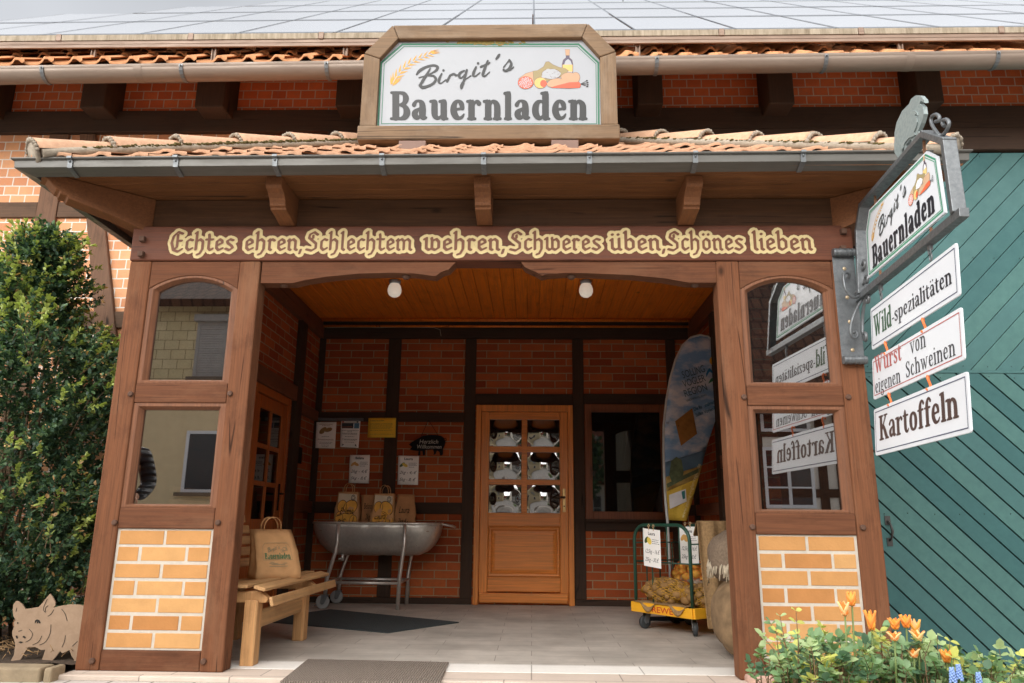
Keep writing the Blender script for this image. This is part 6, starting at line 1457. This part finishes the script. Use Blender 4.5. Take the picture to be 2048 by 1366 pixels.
g4 = bt2(1367, 1036, R(-73), 1); say(b, 'www.solling-vogler-region.de', g4, 0, 0, 0, 9, width=112)
b.build('print', [plain('print_white', c(220,220,222), .7), plain('print_eu_blue', c(40,84,160), .7), plain('print_teal_logo', c(36,110,110), .7), plain('print_pale_yellow', c(232,222,170), .7)], cl_)
b = MB(); P = [bpl(x, y, -.004) for x, y in OUTL[:16]]; P = [Vector((P[0].x+.01, P[0].y, .04))]+P; b.tube(P, [.013]*4+[.011]*(len(P)-8)+[.007]*4, 6); b.build('pole', plain('pale_pole', c(190,192,190), .5), fb)
b = MB(); pb_ = P[0]; b.bar((pb_.x-.2, pb_.y, .015), (pb_.x+.2, pb_.y, .015), .05, .03); b.bar((pb_.x, pb_.y-.2, .018), (pb_.x, pb_.y+.2, .018), .05, .03); b.build('base', BLACK, fb)
# ------------------------------------------------------------------ plants
def leafmat(name, col, var=.25, rough=.42):
    m, nt, p = newmat(name); v = coords(nt, rnd=False); n1 = noise(nt, v, 14, 3)
    nt.links.new(mixc(nt, ramp(nt, n1, .3, .7), tuple(x*(1-var) for x in col), tuple(x*(1+var) for x in col)), p.inputs['Base Color'])
    p.inputs['Roughness'].default_value = rough; p.inputs['Specular IOR Level'].default_value = .4
    out = nt.nodes['Material Output']; tl = _n(nt, 'BsdfTranslucent'); tl.inputs['Color'].default_value = (col[0]*1.5, col[1]*1.6, col[2]*.8, 1)
    ms = _n(nt, 'MixShader'); ms.inputs[0].default_value = .22; nt.links.new(p.outputs[0], ms.inputs[1]); nt.links.new(tl.outputs[0], ms.inputs[2]); nt.links.new(ms.outputs[0], out.inputs['Surface']); return m
LD_, LM_, LY_, LB_ = leafmat('dark_leaf', c(60,86,68)), leafmat('mid_leaf', c(94,122,86)), leafmat('young_leaf', c(164,178,100)), leafmat('bronze_bud', c(196,158,110))
def leaf(b, p, d, n, L, w, cup=.25):
    d, n = d.normalized(), n.normalized(); s = d.cross(n)
    if s.length < 1e-3: s = Vector((1,0,0))
    s.normalize(); n = s.cross(d)
    b.add([p, p+d*L*.35+s*w+n*cup*w, p+d*L*.72+s*w*.9+n*cup*w, p+d*L, p+d*L*.72-s*w*.9+n*cup*w, p+d*L*.35-s*w+n*cup*w, p+d*L*.5], [(0,6,1),(1,6,2),(2,6,3),(3,6,4),(4,6,5),(5,6,0)], True)
def rvec(rng): 
    while 1:
        v = Vector((rng.uniform(-1,1), rng.uniform(-1,1), rng.uniform(-1,1)))
        if .05 < v.length < 1: return v.normalized()
sh = thing('evergreen_shrub', 'tall dense evergreen shrub with yellow-green young shoots left of the porch', 'shrub', (-3.4, 4.95, 0))
rng = random.Random(21); fo = MB(); stm = MB()
def env(z):           # centre x, radius
    if z < 1.75: return -3.47, .66+.36*math.sin(max(0, min(1, z/1.2))*math.pi/2)
    if z < 2.15: t = (z-1.75)/.4; return -3.47-.16*t, 1.02-.55*t
    t = (z-2.15)/.62; return -3.63+.17*t, max(.05, .47-.40*t**1.1)
twigs = []
for i in range(12):
    a = rng.uniform(0, 6.28); zt_ = rng.uniform(1.2, 2.75); cx_, rr2 = env(zt_); q = rng.uniform(.1,.8)
    P = [Vector((-3.42+rng.uniform(-.15,.15), 4.98+rng.uniform(-.12,.12), 0))]
    e = Vector((cx_+rr2*q*math.cos(a), 4.98+rr2*.8*q*math.sin(a), zt_)); mid = P[0].lerp(e, .5)+rvec(rng)*.08
    stm.tube([P[0], mid, e], [.014,.010,.004], 5)
n_t = 0
while n_t < 4700:
    z = rng.uniform(.14, 2.74); cx_, rr2 = env(z); a = rng.uniform(0, 6.28)
    lump_ = .80+.22*math.sin(a*3+z*5.2)+.16*math.sin(a*7-z*9+1)
    q = (rng.uniform(.1, 1)**.5)*lump_; x, y = cx_+rr2*q*math.cos(a), 4.98+rr2*.82*q*math.sin(a)
    if x > -2.53: continue
    if y > 5.72: continue
    if z > 2.15 and rng.random() < .25: continue
    n_t += 1; base_ = Vector((x, y, z)); out_ = Vector((math.cos(a)*.9, math.sin(a)*.9, rng.uniform(.2,1.2))).normalized(); out_ = (out_+rvec(rng)*.45).normalized()
    L = rng.uniform(.08, .19); tip = base_+out_*L
    if q > .85: stm.tube([base_-out_*.08, tip], [.003,.0015], 3, caps=False)
    flush = rng.random() < (.2 if z < 1.9 else .4) and q > .55
    for j in range(19):
        t = j/19; p = base_+out_*L*t+rvec(rng)*.006; d = (out_*(.35+.5*t)+rvec(rng)*.9).normalized()
        fo.m = (2 if t > .35 else 1) if flush else (0 if rng.random() < .62 else 1)
        if q > .5 and rng.random() < .035: fo.m = 3
        leaf(fo, p, d, (Vector((0,0,1))+rvec(rng)*.7), rng.uniform(.022,.044), rng.uniform(.007,.0125))
    if flush:
        fo.m = 2
        for j in range(5): leaf(fo, tip, (out_+rvec(rng)*.6), Vector((0,0,1)), rng.uniform(.03,.046), .009)
    elif rng.random() < .35 and q > .6:
        fo.m = 3
        for j in range(4): leaf(fo, tip+rvec(rng)*.012, rvec(rng), rvec(rng), .014, .006)
fo.build('foliage', [LD_, LM_, LY_, LB_], sh); stm.build('stems', plain('brown_twig', c(112,92,70), .9, .2, 30), sh)
# dry litter on the bed
b = MB(); rng = random.Random(3)
for i in range(260):
    p = Vector((rng.uniform(-3.5,-2.56), rng.uniform(4.3,5.0), .075+rng.uniform(0,.02))); d = rvec(rng); d.z *= .4; b.tube([p, p+d*rng.uniform(.03,.09)], .0022, 3)
lit = b.build('litter', plain('dry_straw', c(150,120,84), .9, .2, 20)); tag(lit, 'dry twigs and straw littering the soil under the shrub', 'plant litter', None, 'stuff')
# ------------------------------------------------------------------ cut-out pig
YPIG = 4.42
pc = thing('pig_cutout', 'flat brown cut-out figure of a pig standing in the bed beside the left porch post', 'garden figure', tuple(at(100, 1330, YPIG)))
C5 = lambda x, y: at(x/4.267, 1150+y/4.267, YPIG)
PIG = [(108,300),(114,252),(136,222),(152,222),(190,250),(214,290),(262,284),(330,272),(362,238),(400,190),(426,160),(450,190),(472,236),(470,262),(452,280),(520,262),(600,250),(680,254),(760,275),(830,330),(850,430),(835,540),(845,640),(860,770),(770,775),(745,700),(700,690),(672,770),(622,768),(632,722),(610,690),(592,640),(532,668),(512,650),(480,692),(440,738),(420,766),(340,764),(368,695),(386,636),(350,640),(300,614),(240,614),(215,652),(186,702),(156,754),(80,750),(118,684),(130,598),(124,560),(106,522),(104,482),(120,440),(118,400),(134,384),(114,350)]
q = [C5(*p) for p in PIG]; b = MB(); b.prism([(p[0], p[2]) for p in q], lambda x, z, d: (x, d, z), YPIG, YPIG+.008)
pb_ = b.build('figure', weathered('rusted_plate', c(160,136,114), c(132,110,90), .8, .0, 5, 'n', .5, .1, .2), pc)
b = MB(); f = lambda x, y, d: (lambda p: (p[0], YPIG-.0012-d*.0004, p[2]))(C5(x, y))
for pts in ([(388,318),(372,290),(392,230),(404,208)],[(392,312),(388,285),(410,262)],[(410,352),(440,330),(460,296)],[(528,292),(556,330),(574,390)],[(560,516),(550,570),(530,615)],[(436,424),(428,500),(390,570),(340,596)],[(358,520),(330,570),(280,596)],[(620,606),(662,566)],[(250,462),(278,500),(262,546),(222,572)],[(160,480),(190,470)],[(138,310),(144,280)]):
    L = smooth([(x, y, 0) for x, y in pts], 5); loopline(b, [(x, y) for x, y, _ in L], 5, f, 1)
for pts in ([(298,410),(300,388),(318,378),(338,384),(350,410),(336,414),(330,400),(326,412),(316,412),(318,394),(308,400),(304,412)],[(134,518),(146,516),(156,530),(150,544),(140,540)],[(194,522),(208,518),(222,530),(216,544),(204,534),(196,534)],[(156,572),(178,566),(200,572),(180,584)],[(144,410),(150,402),(160,404),(156,418)]): b.flat([pts], f, 1.2)
b.build('cut_line', plain('dark_cut', c(36,30,26), .9), pb_)
# ------------------------------------------------------------------ flower bed at the right front: rose, tulips, grape hyacinths
RO = [leafmat('rose_leaf', c(128,160,116)), leafmat('rose_leaf_pale', c(176,196,146)), leafmat('rose_leaf_young', c(196,198,110)), leafmat('rose_leaf_dark', c(84,116,90))]
rs = thing('rose_bush', 'low leafy rose bush filling the bed in front of the right porch post', 'rose bush', (1.5, 3.3, 0))
rng = random.Random(12); fo = MB(); stm = MB()
for i in range(620):
    x = rng.uniform(.98, 1.95); y = rng.uniform(3.1, 3.65); lim = (.235 if x < 1.08 else .30+.03*math.sin(x*14)) - max(0, x-1.6)*.30
    z = rng.uniform(.02, lim)*1.0
    base_ = Vector((x, y, z)); d = (Vector((rng.uniform(-.6,.6), rng.uniform(-.7,.3), rng.uniform(.1,1)))).normalized(); L = rng.uniform(.05,.09)
    stm.tube([base_-Vector((0,0,.1)), base_, base_+d*L], [.003,.002,.0012], 4, caps=False)
    fo.m = rng.choices((0,1,2,3), (45,22,10,23))[0]; s = d.cross(Vector((0,0,1))).normalized()
    for k_ in range(3):
        p = base_+d*L*(.4+.3*k_)
        for sg in (-1, 1): leaf(fo, p, (s*sg+d*.35+rvec(rng)*.25), Vector((0,-.4,1))+rvec(rng)*.4, rng.uniform(.026,.042), rng.uniform(.010,.016))
    leaf(fo, base_+d*L, d+rvec(rng)*.2, Vector((0,-.4,1)), rng.uniform(.034,.048), .016)
for (x, y) in ((1560,1232),(1592,1222),(1875,1270),(1900,1282),(1978,1325),(1990,1342),(1960,1330),(1552,1262),(1760,1262),(1880,1290)):          # longer shoots against the wall and gate
    e = Vector(at(x, y, 3.3)); g_ = Vector((e.x+rng.uniform(-.05,.05), 3.35, .08)); stm.tube([g_, g_.lerp(e, .6)+Vector((.01,0,.01)), e], [.003,.0025,.0012], 4)
    fo.m = rng.choice((1,2,2))
    for k_ in range(6): leaf(fo, e+(g_-e)*.12*(k_//2), rvec(rng)*.7+Vector(((-1)**k_,0,.3)), Vector((0,-.6,1)), rng.uniform(.024,.038), .012)
fo.build('foliage', RO, rs); stm.build('stems', plain('rose_stem', c(120,96,70), .8, .2, 20), rs)
TU = [plain('tulip_orange', c(248,176,76), .5, .1, 30, bmp=.05), plain('tulip_deep_orange', c(242,146,66), .5, .12, 30, bmp=.05), plain('tulip_apricot', c(250,202,140), .5, .1, 30, bmp=.05)]
TST, TLF = plain('tulip_stem', c(112,130,74), .6), leafmat('tulip_leaf', c(120,150,112))
def tulip(x, y, lab, h=.062, op=.5, m=0, Y=3.2, lean=0.):
    e = Vector(at(x, y, Y)); g_ = Vector((e.x-lean, Y+.02, .0)); t = thing('tulip', lab, 'tulip', tuple(g_), 'orange tulips in the flower bed'); rng = random.Random(int(x*7+y)); zb_ = e.z-h*.5
    b = MB(); b.tube([g_, Vector((g_.x+lean*.3, g_.y, zb_*.6)), Vector((e.x, Y, zb_))], [.0045,.004,.0035], 6); b.build('stem', TST, t)
    b = MB(); base_ = Vector((e.x, Y, zb_))
    for k_ in range(6):
        a = k_*math.pi/3+rng.uniform(-.15,.15); out_ = Vector((math.cos(a), math.sin(a), 0)); s = Vector((-out_.y, out_.x, 0)); r0 = .019 if k_ % 2 else .0165
        b.m = 1 if k_ % 2 else 0
        def fn(u, v):
            w_ = .017*math.sin(math.pi*min(1, .12+.88*v)**.8)*(1-.25*v) if v < .97 else .002
            rr = r0*math.sin(min(1, v*1.7)*math.pi/2)*(1+op*(v-.55)*(1 if v > .55 else .0)*1.6)
            return base_+out_*(rr-abs(2*u-1)**2*.006)+s*((2*u-1)*w_)+Vector((0,0,h*(v**.9)+rng.uniform(-.001,.001)))
        b.grid(fn, 6, 8)
    b.build('flower', [TU[m], TU[(m+1) % 3]], t, solid=.0012)
    b = MB()
    for k_ in range(2):
        a = rng.uniform(0, 6.28); o_ = Vector((math.cos(a), -abs(math.sin(a))*.5, 0)); s = Vector((-o_.y, o_.x, 0)); HL = rng.uniform(.16,.22)
        b.grid(lambda u, v: g_+o_*(.01+.06*v*v)+s*((2*u-1)*.018*math.sin(math.pi*min(.98, .15+.85*v)))+Vector((0,0,HL*v*(1-.1*v)))+o_*(-.006*abs(2*u-1)), 4, 8)
    b.build('leaf', TLF, t)
C6 = lambda x, y: (1448+x/3.413, 1000+y/3.413)
for (x, y), lab, h, op, m in (((870,675),'tallest orange tulip, in front of the yellow brick panel',.062,.1,0),((822,742),'open orange tulip just left of and below the tallest one',.062,.6,1),((1003,820),'large drooping orange tulip in front of the right outer post',.085,.7,0),
   ((1166,845),'open orange tulip at the left of the cluster in front of the teal gate',.048,.7,0),((1240,828),'orange tulip at the top of the cluster in front of the teal gate',.055,.5,0),((1304,862),'pale orange tulip at the right of the cluster in front of the teal gate',.06,.5,2),
   ((1162,930),'small orange tulip half sunk in leaves below the cluster by the gate',.036,.8,1),((1322,928),'frilled orange tulip below the pale one by the teal gate',.045,1.1,1),((1294,1042),'small orange tulip low among the rose leaves',.04,.9,1),((1518,1066),'lone orange tulip apart from the others, far right among the leaves',.052,.6,0)):
    tulip(*C6(x, y), lab, h*.88, op, m, 3.16 if y > 900 else 3.24, .0)
for i, (x, y) in enumerate(((1905,1352),(1918,1346),(1958,1362))):
    e = Vector(at(x, y, 3.1)); t = thing('grape_hyacinth', ('blue grape hyacinth at the edge of the rose leaves, left of the pair', 'blue grape hyacinth rising highest at the edge of the rose leaves', 'blue grape hyacinth nearest the bottom right corner')[i], 'flower', (e.x, 3.1, 0), 'blue grape hyacinths')
    b = MB(); rng = random.Random(i)
    for k_ in range(40): zz = k_/40; a = k_*2.4; r = .011*(1-.55*zz); b.ball((e.x+r*math.cos(a), 3.1+r*math.sin(a), e.z-.025+zz*.055), .0048, 6, 4)
    b.build('flower', plain('hyacinth_blue', c(140,170,224), .6, .2, 40), t); b = MB(); b.tube([(e.x,3.1,0),(e.x,3.1,e.z-.02)], .0025, 5); b.build('stem', TST, t)
# ------------------------------------------------------------------ across the street: houses mirrored in the panes
PL = plain('beige_render', c(226,208,170), .9, .06, 6, bmp=.1); PLW = plain('white_render', c(228,224,216), .9, .05, 6, bmp=.1)
SHI = tiled('beige_shingles', c(196,184,146), c(182,168,130), c(120,108,84), .3, .2, .008, .8, .3, .5)
RT = tiled('brown_tile_roof', c(96,68,52), c(74,52,42), c(40,28,22), .22, .3, .03, .8, .4, .5); RTR = tiled('red_tile_roof', c(170,92,60), c(140,74,50), c(70,36,26), .22, .3, .03, .8, .4, .5)
DKG = newmat('house_window_glass')[0]; _p = DKG.node_tree.nodes['Principled BSDF']; _p.inputs['Base Color'].default_value = (.03,.035,.04,1); _p.inputs['Roughness'].default_value = .06
GRY = plain('grey_shutter', c(160,158,156), .6, .1, 8)
YH = -6.0
def house(name, lab, x0, x1, y0, y1, he, hr, wall, roofm, split=None):
    """front towards +Y at y1"""
    t = thing(name, lab, 'house', ((x0+x1)/2, (y0+y1)/2, 0))
    b = MB(); ym = (y0+y1)/2
    b.box(x0, x1, y0, y1, -.1, he); b.add([(x0,y0,he),(x0,y1,he),(x0,ym,hr),(x1,y0,he),(x1,y1,he),(x1,ym,hr)], [(0,1,2),(3,5,4)]); w = b.build('wall', wall, t)
    b = MB(); o_ = .5; sl = (hr-he)/(y1-ym); ze = he-o_*sl
    for sg, ye in ((1, y1+o_), (-1, y0-o_)): b.add([(x0-.3,ye,ze+.05),(x1+.3,ye,ze+.05),(x1+.3,ym,hr+.05),(x0-.3,ym,hr+.05)], [(0,1,2,3)])
    r = b.build('roof', roofm, t, solid=.16)
    return t
def hwin(t, x, z, w, h, y, fm, muntin=0, shutter=False, sill=True):
    b = MB(); e = .06
    for q in ((x,x+e,z,z+h),(x+w-e,x+w,z,z+h),(x+e,x+w-e,z,z+e),(x+e,x+w-e,z+h-e,z+h)): b.box(q[0], q[1], y-.02, y+.03, q[2], q[3])
    for i in range(1, muntin): b.box(x+e, x+w-e, y, y+.025, z+h*i/muntin-.015, z+h*i/muntin+.015)
    if muntin: b.box(x+w/2-.03, x+w/2+.03, y, y+.028, z+e, z+h-e)
    f = b.build('window', fm, t)
    b = MB(); b.box(x+.05, x+w-.05, y-.02, y+.008, z+.05, z+h-.05)
    if shutter:
        b = MB()
        for i in range(int(h/.05)): b.box(x+.05, x+w-.05, y-.02, y+.012+.006*(i % 2), z+.05+i*.05, z+.05+i*.05+.046)
        b.build('shutter', GRY, f); b = MB(); b.box(x-.03, x+w+.03, y-.02, y+.16, z+h, z+h+.14); b.build('shutter_box', GRY, f)
    else: b.build('pane', DKG, f)
    if sill: b = MB(); b.box(x-.08, x+w+.08, y, y+.14, z-.07, z-.002); b.build('sill', plain('stone_sill', c(110,100,88), .8), f)
ha = house('rendered_house', 'beige house with shingled upper wall and grey shutters, mirrored in the left window panes', -15, -2.0, -14, YH, 5.3, 7.6, PL, RT)
b = MB(); b.box(-15.02, -1.98, YH, YH+.05, 3.05, 5.25); SHV = bricks('shingle_cladding', c(222,208,170), c(210,196,156), c(150,136,108), 'xz', .3, .2, .008, .5, var=.2)
b.build('shingle_wall', SHV, ha)
for x in (-13.4,-11.2,-9.0,-6.85,-4.6): hwin(ha, x, 3.62, .75, 1.15, YH+.05, GRY, 0, True)
for x in (-13.0,-11.0,-8.8,-6.85,-4.6): hwin(ha, x, 1.35, .7, 1.2, YH, WHITE_SHADE)
hbm = house('timbered_house', 'white half-timbered house with steep brown tile roof, mirrored in the right window panes', 3.1, 14, -13, YH, 3.5, 7.8, PLW, RT)
b = MB()
for z in (.05, 1.35, 2.5, 3.35): b.box(3.1, 14, YH, YH+.04, z, z+.16)
for x in (3.1, 4.3, 5.5, 5.85, 6.7, 7.9, 9.1, 10.3, 11.5, 12.7, 13.84): b.box(x, x+.16, YH, YH+.045, 0, 3.4)
for x in (5.9, 8.0, 10.4): b.bar((x+.15, YH+.02, .2), (x+.85, YH+.02, 1.4), .05, .15, (1,0,-.6))
b.build('timber_frame', W_DARKZ, hbm)
for x in (4.45, 7.05, 9.3, 11.7): hwin(hbm, x, 2.6, .95, .72, YH+.02, WHITE_SHADE, 2, sill=False); hwin(hbm, x, .25+.9-.0, .95, 1.15, YH+.02, WHITE_SHADE, 3, sill=False)
b = MB(); b.box(6.0, 6.68, YH+.02, YH+.06, 0, 2.1); b.build('door', W_SDOOR, hbm)
hc = house('tiled_house', 'small pale house with a red tile roof far down the street', -3, 4.5, -30, -20, 3.0, 6.5, PLW, RTR)
for x in (-2, .2, 2.4): hwin(hc, x, 1.0, .9, 1.2, -20, WHITE_SHADE, 2)
for i, (x, y, h_) in enumerate(((1.8,-17,5.2),(-1.9,-26.0,7.5))):
    t = thing('leafy_tree', ('round leafy tree in front of the far red-roofed house', 'taller leafy tree rising beside the far red-roofed house')[i], 'tree', (x, y, 0)); rng = random.Random(i+40); b = MB(); b.tube([(x,y,0),(x+.05,y,h_*.35),(x,y+.1,h_*.7)], [.16,.12,.05], 8); b.build('trunk', W_OLDZ, t)
    b = MB()
    for k_ in range(1500):
        d = rvec(rng); q = rng.uniform(.4,1)**.5; p = Vector((x+d.x*h_*.28*q, y+d.y*h_*.28*q, h_*.65+d.z*h_*.34*q)); b.m = rng.choice((0,0,1)); leaf(b, p, rvec(rng), rvec(rng), .22, .09)
    b.build('crown', [LD_, LM_], t)
# ------------------------------------------------------------------ person waiting outside, mirrored in the lower left pane
def skin(name, verts, edges, radii, mat, parent, root=0, sub=2):
    import bmesh
    me = bpy.data.meshes.new(name); me.from_pydata([tuple(v) for v in verts], edges, []); bm = bmesh.new(); bm.from_mesh(me); ly_ = bm.verts.layers.skin.verify(); bm.verts.ensure_lookup_table()
    for i, v in enumerate(bm.verts): r = radii[i]; v[ly_].radius = r if isinstance(r, tuple) else (r, r); v[ly_].use_root = (i == root)
    bm.to_mesh(me); bm.free(); me.materials.append(mat); o = bpy.data.objects.new(name, me); S.collection.objects.link(o)
    o.parent = parent; o.matrix_parent_inverse = wmat(parent).inverted()
    sk_ = o.modifiers.new('skin', 'SKIN'); sk_.use_smooth_shade = True; sk_.branch_smoothing = .6; o.modifiers.new('sub', 'SUBSURF').levels = sub; o.modifiers['sub'].render_levels = sub
    return o
px_, py_ = -3.78, 1.9
pe = thing('person', 'person in a dark quilted jacket and jeans standing outside, mirrored in the lower left pane', 'person', (px_, py_, 0))
rot_ = Matrix.Rotation(R(-25), 3, 'Z'); T = lambda x, y, z: tuple(Vector((px_, py_, 0))+rot_@Vector((x, y, z)))    # faces +y (the porch)
SKN = plain('skin', c(222,170,140), .55, .06, 20, bmp=.05); JK = plain('dark_quilted_nylon', c(36,40,48), .45, .12, 14, bmp=.2)
_nt = JK.node_tree; _w = _n(_nt, 'TexWave'); _w.bands_direction = 'Z'; _w.inputs['Scale'].default_value = 5.5; _w.inputs['Distortion'].default_value = 1.5; _nt.links.new(coords(_nt, rnd=False), _w.inputs['Vector']); bump(_nt, _nt.nodes['Principled BSDF'], _w.outputs['Fac'], 1., .03)
_nt.links.new(mixc(_nt, _w.outputs['Fac'], c(18,20,24), c(52,56,64)), _nt.nodes['Principled BSDF'].inputs['Base Color']); JN = plain('blue_jeans', c(52,64,88), .85, .15, 60, bmp=.3); HR = plain('brown_hair', c(76,56,42), .6, .2, 60, bmp=.5)
V = [T(0,0,.95), T(0,.0,1.15), T(0,-.01,1.38), T(0,.0,1.47), T(0,.02,1.56), T(0,.03,1.66), T(0,.02,1.73)]; E_ = [(0,1),(1,2),(2,3),(3,4),(4,5),(5,6)]; RD = [(.14,.1),(.13,.1),(.16,.1),(.065,.065),(.062,.07),(.075,.09),(.06,.075)]
for s in (-1, 1):
    i0 = len(V); V += [T(s*.18,-.01,1.40), T(s*.235,-.03,1.13), T(s*.2,.17,1.02), T(s*.17,.24,1.0), T(s*.165,.30,.985)]; RD += [.055,.045,.036,.026,(.04,.018)]; E_ += [(2,i0),(i0,i0+1),(i0+1,i0+2),(i0+2,i0+3),(i0+3,i0+4)]
    for k_, (dx, L) in enumerate(((-.032,.062),(-.011,.072),(.011,.068),(.03,.055))):
        j = len(V); V += [T(s*.165+dx, .335, .98), T(s*.165+dx*1.1, .335+L*.55, .965), T(s*.165+dx*1.1, .335+L*.8, .935)]; RD += [.010,.009,.007]; E_ += [(i0+4,j),(j,j+1),(j+1,j+2)]
    j = len(V); V += [T(s*.12,.29,.985), T(s*.105,.325,.965)]; RD += [.011,.009]; E_ += [(i0+4,j),(j,j+1)]
    i1 = len(V); V += [T(s*.09,0,.9), T(s*.105,.02,.5), T(s*.11,-.01,.09), T(s*.12,.12,.04)]; RD += [.085,.055,.04,(.038,.03)]; E_ += [(0,i1),(i1,i1+1),(i1+1,i1+2),(i1+2,i1+3)]
bd = skin('body', V, E_, RD, SKN, pe)
b = MB()
for s in (-1, 1): b.m = 0; b.ball(T(s*.032,.105,1.67), .013, 8, 6); b.m = 1; b.ball(T(s*.032,.114,1.67), .0065, 8, 6)
b.build('eye', [PAPER, BLACK], pe)
b = MB(); b.ball(T(0,.125,1.64), (.014,.02,.02), 8, 6); 
for s in (-1, 1): b.ball(T(s*.082,.02,1.655), (.012,.022,.032), 8, 6)
b.build('nose_and_ears', SKN, pe); b = MB(); b.ball(T(0,.112,1.595), (.026,.01,.007), 8, 5); b.build('mouth', plain('lips', c(176,100,90), .5), pe)
b = MB(); b.grid(lambda u, v: T((.088+.004*math.sin(u*60))*math.sin(v*1.9)*math.cos(u*6.283), .012+.104*math.sin(v*1.9)*math.sin(u*6.283)-(.03 if v > .7 else 0)*max(0, math.sin(u*6.283)), 1.675+.1*math.cos(v*1.9)+max(0, math.sin(u*6.283))*.05*v), 30, 12); b.build('hair', HR, pe, solid=.012)
V = [T(0,0,.86), T(0,0,1.05), T(0,-.01,1.25), T(0,-.01,1.42), T(0,-.01,1.5)]; E_ = [(0,1),(1,2),(2,3),(3,4)]; RD = [(.2,.15),(.19,.145),(.2,.15),(.15,.11),(.1,.1)]
for s in (-1, 1): i0 = len(V); V += [T(s*.2,-.01,1.41), T(s*.27,-.03,1.13), T(s*.22,.15,1.03), T(s*.185,.225,1.005)]; RD += [.085,.075,.06,.045]; E_ += [(3,i0),(i0,i0+1),(i0+1,i0+2),(i0+2,i0+3)]
jk = skin('jacket', V, E_, RD, JK, pe)
b = MB(); b.lathe([(.105,-.03),(.125,.0),(.12,.05),(.1,.07),(.09,.05)], T(0,-.015,1.5), 18); b.build('collar', JK, jk)
V = [T(0,0,.93), T(0,0,.86)]; E_ = [(0,1)]; RD = [(.165,.12),(.165,.125)]
for s in (-1, 1): i0 = len(V); V += [T(s*.095,0,.78), T(s*.11,.02,.48), T(s*.115,-.01,.1)]; RD += [.105,.075,.065]; E_ += [(1,i0),(i0,i0+1),(i0+1,i0+2)]
skin('trousers', V, E_, RD, JN, pe)
for s in (-1, 1): b = MB(); b.ball(T(s*.118,.06,.045), (.05,.14,.055), 14, 8, 0, rot_); b.build('shoe', BLACK, pe)
# ------------------------------------------------------------------ a wire above the ridge
p0, p1 = Vector(at(1240, 14, 10.2)), Vector(at(1247, -14, 10.25)); b = MB(); b.tube([p0-Vector((0,0,.25)), p0, p1], .012, 6); tag(b.build('lightning_rod', BLACK), 'thin dark lightning rod on the roof ridge behind the shop sign', 'lightning rod')
